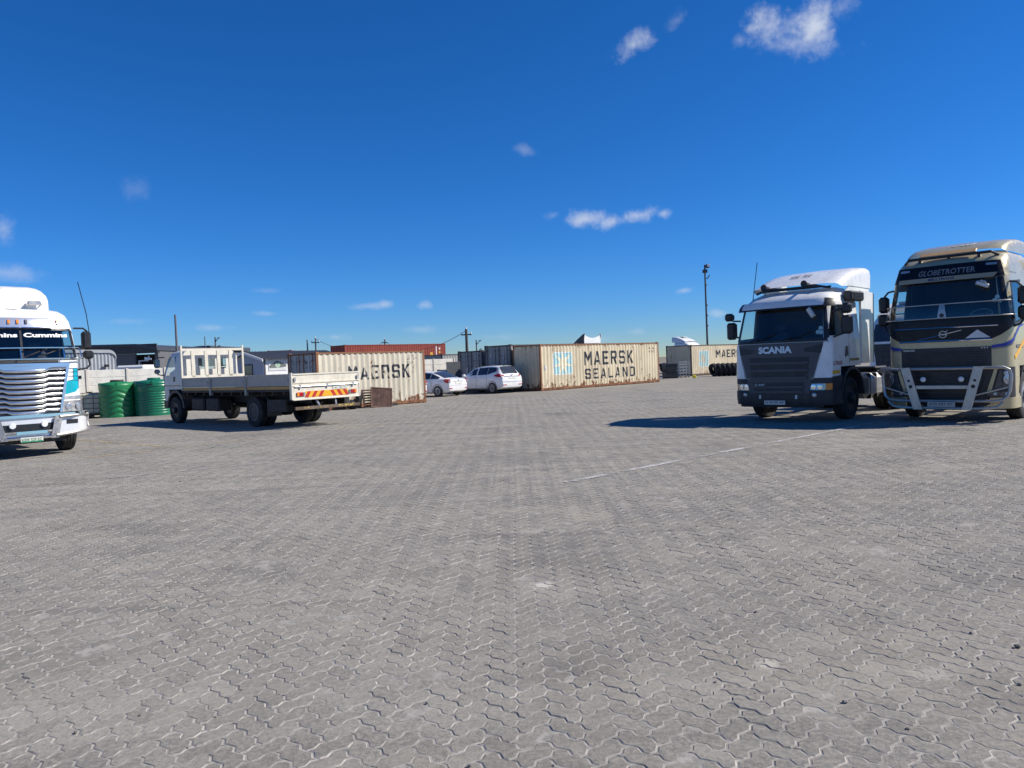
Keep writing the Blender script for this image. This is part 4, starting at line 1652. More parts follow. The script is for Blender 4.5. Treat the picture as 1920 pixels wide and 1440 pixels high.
def mirror(t, sx, x, y, parts, arm, name='mirror', mat=BLACK):
    e = MB()
    for (dx, w, z0, z1) in parts:
        e.rbox(x + dx - w / 2, x + dx + w / 2, y - .06, y + .12, z0, z1, .05)
    if sx < 0:
        e.v = [(-p[0], p[1], p[2]) for p in e.v]
    o = obj(name, e, mat, t)
    a = MB()
    for pts in arm:
        a.tube([(p[0] * sx, p[1], p[2]) for p in pts], .022, 8)
    obj('mirror_arm', a, mat, o)
    g = MB()
    for (dx, w, z0, z1) in parts:
        g.box(sx * (x + dx) - w * .42, sx * (x + dx) + w * .42, y + .121, y + .126, z0 + .04, z1 - .04)
    obj('mirror_glass', g, CHROME, o)
    return o


def wiper(t, S_, s0, z0, s1, z1, off):
    p0, p1, p2 = S_.pos(s0, z0, off), S_.pos((s0 + s1) / 2, (z0 + z1) / 2 + .02, off + .02), S_.pos(s1, z1, off)
    obj('wiper', MB().tube([p0, p1], .012, 6).tube([S_.pos(s1 - .28, z1 - .10, off), S_.pos(s1 + .22, z1 + .09, off)], .012, 6), BLACK, t)


def plate(t, x0, x1, z0, z1, y, text, ink=INK, mat=PLATEW):
    p = obj('number_plate', MB().rbox(x0, x1, y, y + .012, z0, z1, .004), mat, t)
    vs, fs = text2d(text, .012, 1.05)
    w, h = x1 - x0, z1 - z0
    obj('lettering', MB().add([(x0 + w * (.06 + .88 * q[0]), y - .003, z0 + h * (.2 + .6 * q[1])) for q in vs], fs), ink, p)
    return p


# ------------------------------------------------------------------ white cab-over tractor with dark grille
def build_scania():
    t = thing('tractor_truck', 'white tractor truck with dark grey grille standing in shade beside the gold truck', 'truck', (6.389, 18.537, 0), R(-45), 'trucks parked in the yard')
    S_ = Surf([(.3, 1.20), (1.0, 1.22), (2.0, 1.21), (2.85, 1.12), (3.0, 1.06), (3.12, .98), (3.22, .86), (3.27, .70)],
              [(.3, .30), (1.9, .30), (2.8, .26), (3.27, .3)],
              [(.3, .10), (.55, .03), (1.0, .06), (1.95, .11), (2.82, .36), (2.95, .46), (3.08, .66), (3.18, .95), (3.24, 1.3), (3.27, 1.6)], .07, 1.2, .30)
    yb = 2.02
    body = MB()
    S_.shell(body, [1.30, 1.5, 1.75, 1.97], yb)
    n1 = S_.side_s(.78, 1.1)
    for sg in (-1, 1):     # door skirts ahead of and behind the arch
        S_.panel(body, [(sg * .55, 1.0), (sg * n1, 1.0)], [(sg * .55, 1.30), (sg * n1, 1.30)], 0, 0, 14, 2)
        # pillars
        sb = S_.side_s(.20, 2.3)
        S_.panel(body, [(sg * 1.05, 1.97), (sg * S_.side_s(.26, 2.0), 1.97)], [(sg * 1.03, 2.85), (sg * S_.side_s(.58, 2.8), 2.85)], 0, 0, 8, 4)
        S_.panel(body, [(sg * S_.side_s(1.20, 2.0), 1.97), (sg * S_.side_s(yb, 2.0), 1.97)], [(sg * S_.side_s(1.20, 2.8), 2.85), (sg * S_.side_s(yb, 2.8), 2.85)], 0, 0, 5, 4)
        S_.panel(body, [(sg * S_.side_s(.26, 2.0), 1.97), (sg * S_.side_s(1.2, 2.0), 1.97)], [(sg * S_.side_s(.27, 2.0), 2.03), (sg * S_.side_s(1.2, 2.0), 2.08)], 0, 0, 5, 1)
        S_.panel(body, [(sg * S_.side_s(.52, 2.78), 2.77), (sg * S_.side_s(1.2, 2.78), 2.79)], [(sg * S_.side_s(.55, 2.85), 2.85), (sg * S_.side_s(1.2, 2.85), 2.85)], 0, 0, 5, 1)
    S_.panel(body, [(-1.05, 2.78), (1.05, 2.78)], [(-1.05, 2.85), (1.05, 2.85)], 0, 0, 20, 1)
    S_.shell(body, [2.85, 2.95, 3.02, 3.08, 3.14, 3.18, 3.22, 3.25, 3.27], yb, True, True)
    body.add([S_.pos(-S_.side_s(yb, z), z) if i % 2 == 0 else S_.pos(S_.side_s(yb, z), z) for i, z in enumerate((1.97, 1.97, 2.85, 2.85))], [(0, 1, 3, 2)])
    obj('cab_body', body, WHITE, t, 40)
    obj('cab_lining', MB().box(-1.1, 1.1, yb - .06, yb - .04, 1.2, 3.1).box(-1.1, 1.1, .45, yb - .06, 1.28, 1.3).box(-1.0, 1.0, .8, yb - .06, 2.88, 2.9).box(-1.09, -1.07, 1.26, yb - .07, 1.31, 2.87).box(1.07, 1.09, 1.26, yb - .07, 1.31, 2.87), LINER, t)
    obj('dashboard', MB().rbox(-1.02, 1.02, .22, .62, 1.62, 1.93, .08), DASH, t)
    seat(t, .55, 1.2, 1.45)
    seat(t, -.55, 1.2, 1.45)
    steering(t, .55, .80, 2.0)
    gl = MB()
    S_.panel(gl, [(-1.07, 1.98), (1.07, 1.98)], [(-1.04, 2.775), (1.04, 2.775)], .004, 0, 30, 6)
    obj('windscreen', gl, GLASS, t)
    fb = MB()
    S_.panel(fb, [(-1.14, 1.92), (1.14, 1.92)], [(-1.14, 1.985), (1.14, 1.985)], .006, .008, 24, 1)
    for sg in (-1, 1):
        S_.panel(fb, [(sg * 1.06, 1.986), (sg * 1.18, 1.986)], [(sg * 1.03, 2.77), (sg * 1.12, 2.77)], .006, .006, 4, 4)
    obj('windscreen_surround', fb, BLACK, t)
    for sg in (-1, 1):
        g = MB()
        S_.panel(g, [(sg * S_.side_s(.28, 2.0), 2.03), (sg * S_.side_s(1.2, 2.0), 2.08)], [(sg * S_.side_s(.55, 2.78), 2.77), (sg * S_.side_s(1.2, 2.78), 2.79)], -.006, 0, 6, 4)
        obj('side_window', g, GLASS, t)
        d = MB()
        S_.panel(d, [(sg * S_.side_s(.30, 1.3), 1.36), (sg * S_.side_s(.315, 1.3), 1.36)], [(sg * S_.side_s(.24, 1.9), 1.96), (sg * S_.side_s(.255, 1.9), 1.96)], .002, .002, 2, 4)
        S_.panel(d, [(sg * S_.side_s(1.30, 1.3), 1.36), (sg * S_.side_s(1.315, 1.3), 1.36)], [(sg * S_.side_s(1.30, 1.9), 2.8), (sg * S_.side_s(1.315, 1.9), 2.8)], .002, .002, 2, 4)
        obj('door_gap', d, BLACK, t)
        h = MB()
        S_.panel(h, [(sg * S_.side_s(1.06, 1.6), 1.52), (sg * S_.side_s(1.24, 1.6), 1.56)], [(sg * S_.side_s(1.12, 1.6), 1.78), (sg * S_.side_s(1.22, 1.6), 1.78)], .004, .012, 3, 3)
        obj('door_handle', h, BLACK, t)
        st = MB()
        S_.rect(st, sg * S_.side_s(.20, 1.3), sg * S_.side_s(.72, 1.3), 1.14, 1.22, .006, .004, 6, 1)
        obj('reflective_strip', st, YELLOWS, t)
        st = MB()
        S_.rect(st, sg * S_.side_s(1.35, 1.3), sg * S_.side_s(1.9, 1.3), 1.42, 1.48, .006, .004, 6, 1)
        obj('reflective_strip', st, OCHRE, t)
        # corner air deflector with seam
        cd = MB()
        S_.panel(cd, [(sg * .86, 1.06), (sg * 1.23, 1.06)], [(sg * 1.06, 1.90), (sg * 1.30, 1.90)], .010, .022, 8, 6)
        obj('corner_deflector', cd, WHITE, t)
    S_.text('MILLTRANS', S_.side_s(.22, 1.3), S_.side_s(.88, 1.3), 1.34, 1.44, .008, REDT, t, .01)
    # sun visor
    vs = MB()
    S_.panel(vs, [(-1.02, 2.77), (1.02, 2.77)], [(-1.05, 2.93), (1.05, 2.93)], .10, .03, 24, 2)
    vo = obj('sun_visor', vs, WHITE, t)
    ve = MB()
    for sg in (-1, 1):
        S_.panel(ve, [(sg * 1.021, 2.73), (sg * 1.26, 2.74)], [(sg * 1.051, 2.94), (sg * 1.25, 2.92)], .07, .06, 6, 2)
    S_.panel(ve, [(-1.01, 2.735), (1.01, 2.735)], [(-1.01, 2.768), (1.01, 2.768)], .04, .095, 20, 1)
    obj('visor_end', ve, BLACK, vo)
    # grille
    g = MB()
    S_.panel(g, [(-.82, 1.06), (.82, 1.06)], [(-1.05, 1.905), (1.05, 1.905)], .008, .02, 28, 4)
    S_.panel(g, [(-.74, .70), (.74, .70)], [(-.80, 1.05), (.80, 1.05)], .008, .03, 24, 2)
    gr = obj('front_grille', g, MGREY, t)
    for z0, z1, w in ((1.44, 1.565, .72), (1.27, 1.395, .70), (1.085, 1.215, .68), (.865, .965, .60), (.745, .835, .60)):
        sl = MB()
        S_.panel(sl, [(-w, z0), (w, z0)], [(-w - .04, z1), (w + .04, z1)], .0285 if z0 > 1 else .0385, .003, 18, 1)
        so = obj('grille_slot', sl, BLACK, t)
        so.parent = gr
        br = MB()
        S_.panel(br, [(-w - .02, z0 - .035), (w + .02, z0 - .035)], [(-w - .02, z0 + .012), (w + .02, z0 + .012)], .030 if z0 > 1 else .040, .035, 18, 1)
        obj('grille_bar', br, MGREY, gr)
    for sg in (-1, 1):
        sl = MB()
        S_.panel(sl, [(sg * .66, 1.68), (sg * 1.0, 1.64)], [(sg * .62, 1.76), (sg * 1.04, 1.85)], .0285, .004, 6, 1)
        obj('grille_slot', sl, BLACK, gr)
    S_.text('SCANIA', -.49, .35, 1.665, 1.835, .034, SILVERT, gr, .05)
    S_.text('G 460', -.58, -.33, .885, .935, .0445, SILVERT, gr, 0)
    # dark lower corners and bumper
    bm_ = MB()
    se = S_.side_s(.80, .7)
    S_.panel(bm_, [(-se, .42), (se, .42)], [(-se, .75), (se, .75)], -.02, .05, 40, 3)
    S_.panel(bm_, [(-1.05, .36), (1.05, .36)], [(-1.05, .419), (1.05, .419)], -.05, .06, 24, 1)
    bo = obj('bumper', bm_, DGREY, t)
    lc = MB()
    for sg in (-1, 1):
        S_.panel(lc, [(sg * .76, .93), (sg * se, .93)], [(sg * .83, 1.055), (sg * se, 1.10)], -.01, .03, 14, 2)
        S_.panel(lc, [(sg * .74, .751), (sg * se, .751)], [(sg * .75, .77), (sg * se, .77)], -.01, .03, 14, 1)
        S_.panel(lc, [(sg * 1.27, .771), (sg * se, .771)], [(sg * 1.27, .929), (sg * se, .929)], -.01, .02, 6, 1)
        S_.panel(lc, [(sg * .745, .771), (sg * 1.265, .771)], [(sg * .745, .929), (sg * 1.265, .929)], -.03, .02, 10, 1)
    obj('corner_trim', lc, DGREY, t)
    for sg in (-1, 1):
        h = MB()
        S_.panel(h, [(sg * .76, .775), (sg * 1.09, .775)], [(sg * .76, .925), (sg * 1.09, .925)], -.006, .022, 10, 2)
        ho = obj('headlight', h, LENS, t)
        rf = MB()
        for c in (.83, .97):
            S_.disc(rf, sg * c, .85, .055, .016, .006)
        obj('lamp_reflector', rf, CHROME, ho)
        i = MB()
        S_.panel(i, [(sg * 1.095, .775), (sg * 1.262, .775)], [(sg * 1.095, .925), (sg * 1.262, .925)], -.006, .020, 6, 1)
        obj('indicator', i, AMBER, ho)
        f = MB()
        S_.disc(f, sg * .86, .66, .05, .030, .012)
        obj('fog_lamp', f, LENS, bo)
        k = MB()
        S_.rect(k, sg * .45 - .025, sg * .45 + .025, .57, .66, .030, .008, 2, 1)
        obj('tow_cover', k, ALU, bo)
        stp = MB().rbox(1.0 if sg > 0 else -1.22, 1.22 if sg > 0 else -1.0, .38, .80, .80, .84, .015).rbox(1.0 if sg > 0 else -1.22, 1.22 if sg > 0 else -1.0, .38, .80, .47, .51, .015)
        obj('step', stp, ALU, t)
        mudguard(t, sg * .86, sg * 1.25, 1.45, .56, .66, 2, 168, DGREY, 'wheel_arch', .06)
        wheel(t, W_DARK, sg * 1.04, 1.45, .52, sg)
        # side fairing behind the cab
        x0, x1 = (1.17, 1.23) if sg > 0 else (-1.23, -1.17)
        sf = obj('side_fairing', MB().prism([(2.09, 1.34), (2.82, 1.34), (2.90, 3.12), (2.12, 3.14)], 'yz', x0, x1), WHITE, t)
        obj('fairing_edge', MB().prism([(2.83, 1.34), (2.92, 1.34), (3.0, 3.10), (2.91, 3.12)], 'yz', x0 + .01, x1 - .01), BLACK, sf)
        ai = MB().rbox(min(sg * 1.08, sg * 1.30), max(sg * 1.08, sg * 1.30), 1.35, 2.16, 2.88, 3.12, .04)
        ao = obj('air_intake', ai, DGREY, t)
        lv = MB()
        for k in range(5):
            lv.box(min(sg * 1.29, sg * 1.312), max(sg * 1.29, sg * 1.312), 1.45, 2.06, 2.915 + k * .036, 2.933 + k * .036)
        obj('louvre', lv, BLACK, ao)
        fuel_tank(t, min(sg * .52, sg * 1.16), max(sg * .52, sg * 1.16), 2.55, 3.85, .42, 1.06, ALU if sg > 0 else DGREY)
        mudguard(t, sg * .72, sg * 1.22, 4.95, .52, .62, 5, 175, DGREY)
        obj('rear_lamp', MB().rbox(min(sg * .7, sg * 1.1), max(sg * .7, sg * 1.1), 7.0, 7.06, .78, .90, .02), REDL, t)
    plate(bo, -.33, .20, .43, .53, -.03, 'FJ 20 SX GP', INK, PLATEW)
    mirror(t, 1, 1.47, .55, [(0, .24, 2.06, 2.50), (0, .22, 2.54, 2.78)], [[(1.2, .45, 2.6), (1.42, .55, 2.66)], [(1.2, .45, 2.0), (1.4, .55, 2.08)]])
    mirror(t, -1, 1.47, .55, [(0, .24, 2.06, 2.50), (.06, .22, 2.54, 2.74)], [[(1.15, .45, 2.52), (1.42, .55, 2.54)], [(1.2, .45, 2.1), (1.4, .55, 2.14)]])
    fm = MB().rbox(-.06, .06, -.03, .05, -.13, .13, .02, Matrix.Translation(S_.pos(.78, 2.60, .12)) @ Matrix.Rotation(R(-32), 4, 'Y'))
    obj('front_mirror', fm, ALU, t)
    stk = MB()
    for sx, z in ((.93, 2.13), (.99, 2.22), (1.0, 2.12)):
        S_.disc(stk, sx, z, .05, .006, .002, 12)
    obj('licence_disc', stk, LBLUE, t)
    wiper(t, S_, -.75, 1.97, -.25, 2.07, .03)
    wiper(t, S_, .10, 1.97, .60, 2.07, .03)
    # roof rail with horns
    rl = MB().tube([(-.95, .98, 3.20), (-.7, .88, 3.26), (.7, .88, 3.26), (.95, .98, 3.20)], .03, 8)
    rl.tube([(-.95, 1.02, 3.24), (.95, 1.02, 3.24)], .018, 6)
    ro = obj('roof_rail', rl, BLACK, t)
    for x in (-.62, .42):
        obj('horn', MB().lathe([(.02, 1.5), (.03, 1.0), (.05, .80), (.085, .70), (.08, .69), (0, .72)], 14, 'y', (x, 0, 3.33)), BLACK, ro)
    # roof air deflector
    prof = [(.95, 3.32), (1.2, 3.42), (1.7, 3.60), (2.2, 3.72), (2.7, 3.79), (3.02, 3.80)]
    loops = []
    for x, dz, dy in ((-1.12, -.22, .28), (-1.10, -.10, .14), (-1.02, -.03, .05), (-.8, 0, 0), (0, .015, -.04), (.8, 0, 0), (1.02, -.03, .05), (1.10, -.10, .14), (1.12, -.22, .28)):
        loops.append([(x, y + dy * (1 - k / 6), z + dz * (.4 + .6 * k / 5)) for k, (y, z) in enumerate(prof)])
    d = MB().loft(loops, False)
    for sg in (-1, 1):
        L = loops[-1] if sg > 0 else loops[0]
        d.add([tuple(p) for p in L] + [(sg * 1.12, 3.04, 3.24), (sg * 1.12, 1.75, 3.26)], [tuple(range(8))])
    do = obj('roof_deflector', d, WHITE, t, 50)
    for sg in (-1, 1):
        obj('deflector_skirt', MB().prism([(1.45, 3.10), (2.98, 3.06), (3.03, 3.30), (1.75, 3.28)], 'yz', sg * 1.09 - .015, sg * 1.09 + .015), WHITE, do)
    obj('deflector_seam', MB().add([(x + dx, y - .004, z + .004) for x in (.56,) for dx in (0, .012) for (y, z) in [(a_, b2) for a_, b2 in prof]], [(k, k + 1, 7 + k, 6 + k) for k in range(5)]), DGREY, do)
    vs2, fs2 = text2d('GG 725', .012, 1.1)

    def dpos(u, v):
        f = .34 + .24 * v
        yy = 1.2 + (2.2 - 1.2) * f
        zz = interp(prof)(yy) if False else interp([(a_, b2) for a_, b2 in prof])(yy)
        return (-.30 + .52 * u, yy - .045, zz + .022)
    obj('lettering', MB().add([dpos(*p) for p in vs2], fs2), INK, do)
    obj('antenna', MB().tube([(-.95, .75, 3.02), (-.90, .95, 4.02)], .010, 5), BLACK, t)
    chassis(t, 1.0, 7.0, axles=(1.45, 4.95, 6.25), fifth=5.6)
    obj('air_hose', MB().tube([(-.2, 2.1, 2.0), (-.25, 2.5, 1.5), (0, 3.0, 1.25), (.1, 3.8, 1.2)], .03, 6).tube([(.1, 2.1, 2.0), (.05, 2.5, 1.6), (.15, 3.0, 1.3), (.2, 3.8, 1.2)], .03, 6), BLACK, t)
    obj('exhaust_stack', MB().tube([(-.7, 2.35, 1.0), (-.7, 2.35, 3.0)], .09, 10), FRAMEBLK, t)
    return t


build_scania()


# ------------------------------------------------------------------ gold cab-over tractor with bull bar
def build_volvo():
    t = thing('tractor_truck', 'gold tractor truck with bull bar, black upper front and blue stripe', 'truck', (9.571, 17.015, 0), R(-45.5), 'trucks parked in the yard')
    S_ = Surf([(.3, 1.24), (1.0, 1.25), (2.2, 1.25), (2.6, 1.22), (3.5, 1.12), (3.65, 1.06), (3.75, .96), (3.83, .78)],
              [(.3, .36), (2.2, .36), (3.2, .30), (3.83, .35)],
              [(.3, .08), (.7, .02), (2.2, .0), (2.5, .03), (3.2, .20), (3.5, .32), (3.62, .45), (3.70, .62), (3.77, .95), (3.83, 1.5)], .08, 1.25, .36)
    yb = 2.35
    body = MB()
    S_.shell(body, [1.20, 1.5, 1.8, 2.08], yb)
    for sg in (-1, 1):
        n1 = S_.side_s(.82, 1.0)
        S_.panel(body, [(sg * .9, .96), (sg * n1, .96)], [(sg * .9, 1.2), (sg * n1, 1.2)], 0, 0, 12, 2)
        S_.panel(body, [(sg * S_.side_s(2.1, 1), .96), (sg * S_.side_s(yb, 1), .96)], [(sg * S_.side_s(2.1, 1), 1.2), (sg * S_.side_s(yb, 1), 1.2)], 0, 0, 3, 2)
        S_.panel(body, [(sg * 1.06, 2.08), (sg * S_.side_s(.48, 2.1), 2.08)], [(sg * 1.02, 3.14), (sg * S_.side_s(.60, 3.1), 3.14)], 0, 0, 9, 6)
        S_.panel(body, [(sg * S_.side_s(1.32, 2.1), 2.08), (sg * S_.side_s(yb, 2.1), 2.08)], [(sg * S_.side_s(1.32, 3.1), 3.14), (sg * S_.side_s(yb, 3.1), 3.14)], 0, 0, 4, 5)
        S_.panel(body, [(sg * S_.side_s(.48, 2.1), 2.08), (sg * S_.side_s(1.32, 2.1), 2.08)], [(sg * S_.side_s(.48, 2.1), 2.12), (sg * S_.side_s(1.32, 2.1), 2.24)], 0, 0, 4, 1)
        S_.panel(body, [(sg * S_.side_s(.60, 3.0), 2.99), (sg * S_.side_s(1.32, 3.0), 3.04)], [(sg * S_.side_s(.60, 3.1), 3.14), (sg * S_.side_s(1.32, 3.1), 3.14)], 0, 0, 4, 1)
    S_.shell(body, [3.14, 3.3, 3.5, 3.58, 3.65, 3.70, 3.75, 3.79, 3.83], yb, True, True)
    body.add([S_.pos(-S_.side_s(yb, 2.08), 2.08), S_.pos(S_.side_s(yb, 2.08), 2.08), S_.pos(S_.side_s(yb, 3.14), 3.14), S_.pos(-S_.side_s(yb, 3.14), 3.14)], [(0, 1, 2, 3)])
    obj('cab_body', body, GOLD, t, 40)
    obj('cab_lining', MB().box(-1.1, 1.1, yb - .06, yb - .04, 1.3, 3.6).box(-1.1, 1.1, .45, yb - .06, 1.4, 1.42).box(-1.0, 1.0, .8, yb - .06, 3.2, 3.22).box(-1.1, -1.08, 1.4, yb - .07, 1.43, 3.19).box(1.08, 1.1, 1.4, yb - .07, 1.43, 3.19), LINER, t)
    obj('dashboard', MB().rbox(-1.05, 1.05, .28, .75, 1.9, 2.26, .08), DASH, t)
    seat(t, .58, 1.35, 1.75)
    seat(t, -.58, 1.35, 1.75)
    steering(t, .52, .88, 2.36, paint('pale_steering_rim', (.35, .40, .40), .4, dust=0))
    gl = MB()
    S_.panel(gl, [(-1.16, 2.30), (1.16, 2.30)], [(-1.06, 3.135), (1.06, 3.135)], .012, 0, 30, 6)
    obj('windscreen', gl, GLASS, t)
    a = MB()
    for sg in (-1, 1):
        S_.panel(a, [(sg * 1.10, 2.30), (sg * 1.30, 2.30)], [(sg * 1.03, 3.13), (sg * 1.20, 3.13)], .003, .005, 5, 5)
    obj('windscreen_surround', a, GLOSSBLACK, t)
    # black upper nose and header
    h = MB()
    S_.panel(h, [(-1.52, 2.14), (-1.32, 2.04), (-1.05, 1.87), (-.9, 1.80), (.9, 1.80), (1.05, 1.87), (1.32, 2.04), (1.52, 2.14)],
             [(-1.50, 2.30), (-1.30, 2.30), (-1.05, 2.30), (-.9, 2.30), (.9, 2.30), (1.05, 2.30), (1.30, 2.30), (1.50, 2.30)], .006, .014, 44, 4)
    obj('nose_panel', h, GLOSSBLACK, t)
    h = MB()
    S_.panel(h, [(-1.22, 3.14), (1.22, 3.14)], [(-1.14, 3.50), (1.14, 3.50)], .008, .016, 34, 4)
    hd = obj('header_panel', h, GLOSSBLACK, t)
    S_.text('GLOBETROTTER', -.60, .62, 3.275, 3.40, .028, GREYT, hd, .012, .10)
    for sg in (-1, 1):
        p = MB()
        S_.rect(p, sg * .84, sg * 1.06, 3.40, 3.45, .024, .006, 4, 1)
        obj('marker_lamp', p, ALU, hd)
    v = MB()
    S_.panel(v, [(-.98, 3.125), (.90, 3.125), (.96, 3.13)], [(-.98, 3.225), (.94, 3.225), (1.04, 3.225)], .07, .025, 22, 1)
    vo = obj('sun_visor', v, paint('dull_gold', (.28, .27, .20), .45, dust=.15), t)
    S_.text('MILLTRANS', -.32, .22, 3.145, 3.205, .098, NAVY, vo, .02)
    br = MB()
    for x in (-.8, 0, .8):
        S_.rect(br, x - .02, x + .02, 3.15, 3.2, .02, .05, 2, 1)
    obj('visor_bracket', br, BLACK, vo)
    # guard across the lower screen
    g = MB()
    S_.panel(g, [(-1.34, 2.31), (1.34, 2.31)], [(-1.30, 2.60), (1.30, 2.60)], .09, 0, 34, 2)
    go = obj('bug_guard', g, GUARDG, t)
    for z, k in ((2.61, 1.30), (2.30, 1.34)):
        obj('guard_rail', MB().tube([S_.pos(-k + 2 * k * i / 30, z, .09) for i in range(31)], .014, 8), STEEL, go)
    gp_ = MB()
    S_.panel(gp_, [(-.09, 2.31), (.09, 2.31)], [(-.05, 2.60), (.05, 2.60)], .096, .006, 6, 4)
    obj('guard_post', gp_, STEEL, go)
    e = MB()
    S_.disc(e, 0, 2.36, .045, .102, .006)
    obj('badge', e, BLACK, go)
    for z, w, r in ((2.09, 1.02, .013), (1.795, .92, .020)):
        obj('chrome_strip', MB().tube([S_.pos(-w + 2 * w * i / 20, z, .03) for i in range(21)], r, 6, True), CHROME, t)
    obj('chrome_strip', MB().tube([S_.pos(-.52, 1.825, .026), S_.pos(-.085, 1.92, .026)], .010, 6).tube([S_.pos(.085, 1.96, .026), S_.pos(.36, 2.02, .026)], .010, 6), CHROME, t)
    pts = [S_.pos(.072 * math.cos(2 * PI * k / 24), 1.94 + .072 * math.sin(2 * PI * k / 24), .034) for k in range(25)]
    ring = MB().tube(pts, .016, 6, False).tube([S_.pos(.055, 1.995, .034), S_.pos(.095, 2.03, .034)], .012, 6)
    S_.rect(ring, -.06, .06, 1.925, 1.955, .03, .008, 4, 1)
    obj('ring_emblem', ring, STEEL, t)
    tr = MB()
    S_.panel(tr, [(.43, 1.835), (.89, 1.835)], [(.655, 2.01), (.66, 2.01)], .022, .004, 8, 2)
    obj('reflective_triangle', tr, paint('pale_reflector', (.62, .64, .66), .5, dust=.1), t)
    # grille
    g = MB()
    S_.panel(g, [(-.90, 1.22), (.90, 1.22)], [(-.90, 1.645), (.90, 1.645)], .004, .016, 26, 2)
    gr = obj('front_grille', g, DGREY, t)
    for k in range(6):
        b_ = MB()
        S_.rect(b_, -.80, .80, 1.255 + k * .055, 1.275 + k * .055, .020, .016, 16, 1)
        obj('grille_bar', b_, BLACK, gr)
    S_.text('VOLVO', -.86, -.60, 1.585, 1.625, .0225, SILVERT, gr, .03)
    S_.text('FH', .72, .84, 1.60, 1.635, .0225, SILVERT, gr, .0)
    # blue stripe sweeping up to the doors
    for sg in (-1, 1):
        b_ = MB()
        y2 = S_.side_s(1.25, 1.9)
        S_.panel(b_, [(sg * .905, 1.60), (sg * 1.15, 1.63), (sg * 1.38, 1.71), (sg * 1.55, 1.84), (sg * 1.9, 2.03), (sg * y2, 2.09)],
                 [(sg * .905, 1.665), (sg * 1.15, 1.70), (sg * 1.36, 1.79), (sg * 1.50, 1.91), (sg * 1.84, 2.075), (sg * y2, 2.11)], .003, .003, 26, 1)
        obj('blue_stripe', b_, BLUE, t)
        b_ = MB()
        S_.panel(b_, [(sg * .905, 1.575), (sg * 1.15, 1.605), (sg * 1.38, 1.685)], [(sg * .905, 1.585), (sg * 1.15, 1.615), (sg * 1.38, 1.695)], .003, .003, 14, 1)
        obj('pinstripe', b_, NAVY, t)
        gl = MB()
        S_.panel(gl, [(sg * S_.side_s(.49, 2.1), 2.12), (sg * S_.side_s(1.32, 2.1), 2.24)], [(sg * S_.side_s(.62, 3.0), 2.99), (sg * S_.side_s(1.32, 3.0), 3.04)], -.006, 0, 6, 4)
        obj('side_window', gl, GLASS, t)
        gf = MB()
        S_.panel(gf, [(sg * S_.side_s(.42, 2.1), 2.06), (sg * S_.side_s(.50, 2.1), 2.12)], [(sg * S_.side_s(.52, 3.0), 3.02), (sg * S_.side_s(.60, 3.0), 2.99)], .003, .006, 2, 5)
        S_.panel(gf, [(sg * S_.side_s(.52, 3.0), 2.99), (sg * S_.side_s(1.36, 3.0), 3.04)], [(sg * S_.side_s(.52, 3.0), 3.04), (sg * S_.side_s(1.36, 3.0), 3.10)], .003, .006, 5, 1)
        S_.panel(gf, [(sg * S_.side_s(.42, 2.1), 2.06), (sg * S_.side_s(1.36, 2.1), 2.18)], [(sg * S_.side_s(.42, 2.1), 2.12), (sg * S_.side_s(1.36, 2.1), 2.25)], .010, .006, 5, 1)
        obj('window_frame', gf, BLACK, t)
        # yellow flash along the door foot
        yf_ = MB()
        S_.panel(yf_, [(sg * 1.46, 1.34), (sg * S_.side_s(1.3, 1.6), 1.70)], [(sg * 1.44, 1.42), (sg * S_.side_s(1.3, 1.6), 1.80)], .003, .004, 8, 1)
        obj('reflective_strip', yf_, YELLOWS, t)
        gc = MB()
        S_.panel(gc, [(sg * 1.425, .54), (sg * S_.side_s(.80, .8), .54)], [(sg * 1.425, .958), (sg * S_.side_s(.82, 1.0), .958)], -.004, .006, 8, 2)
        obj('corner_panel', gc, GOLD, t)
        # lower corner: headlight in a dark surround
        lc = MB()
        S_.panel(lc, [(sg * .62, .55), (sg * 1.42, .55)], [(sg * .84, 1.19), (sg * 1.42, 1.19)], -.02, .03, 14, 3)
        obj('lamp_surround', lc, DGREY, t)
        hl = MB()
        S_.panel(hl, [(sg * .93, .72), (sg * 1.30, .76)], [(sg * 1.03, 1.12), (sg * 1.32, 1.10)], .012, .016, 10, 4)
        ho = obj('headlight', hl, paint('smoky_lens', (.07, .075, .085), .08, dust=.1), t)
        d = MB()
        S_.disc(d, sg * 1.18, .93, .11, .028, .012)
        S_.disc(d, sg * 1.14, 1.06, .05, .028, .010)
        obj('lamp_reflector', d, LENS, ho)
        st = MB()
        S_.panel(st, [(sg * .80, .66), (sg * .88, .66)], [(sg * .94, 1.16), (sg * 1.0, 1.16)], .012, .012, 2, 4)
        obj('gold_trim', st, GOLD, t)
        fg = MB()
        S_.rect(fg, sg * .80, sg * 1.28, .57, .67, .012, .012, 8, 1)
        fo = obj('fog_lamp', fg, paint('fog_lens', (.10, .10, .11), .1, dust=.1), t)
        d = MB()
        for c in (.95, 1.15):
            S_.disc(d, sg * c, .62, .035, .024, .006)
        obj('lamp_reflector', d, LENS, fo)
        wheel(t, W_STEER, sg * 1.06, 1.45, .52, sg)
        mudguard(t, sg * .9, sg * 1.26, 1.45, .56, .64, 0, 176, DGREY, 'wheel_arch', .05)
        fuel_tank(t, min(sg * .52, sg * 1.18), max(sg * .52, sg * 1.18), 2.5, 3.8, .42, 1.06)
        mudguard(t, sg * .72, sg * 1.22, 5.0, .52, .62, 5, 175, DGREY)
        x0, x1 = (1.17, 1.23) if sg > 0 else (-1.23, -1.17)
        obj('side_fairing', MB().prism([(2.40, 1.0), (2.98, 1.0), (3.0, 3.6), (2.42, 3.7)], 'yz', x0, x1), GOLD, t)
        stp = MB().rbox(min(sg * 1.0, sg * 1.24), max(sg * 1.0, sg * 1.24), .45, .86, .45, .60, .03)
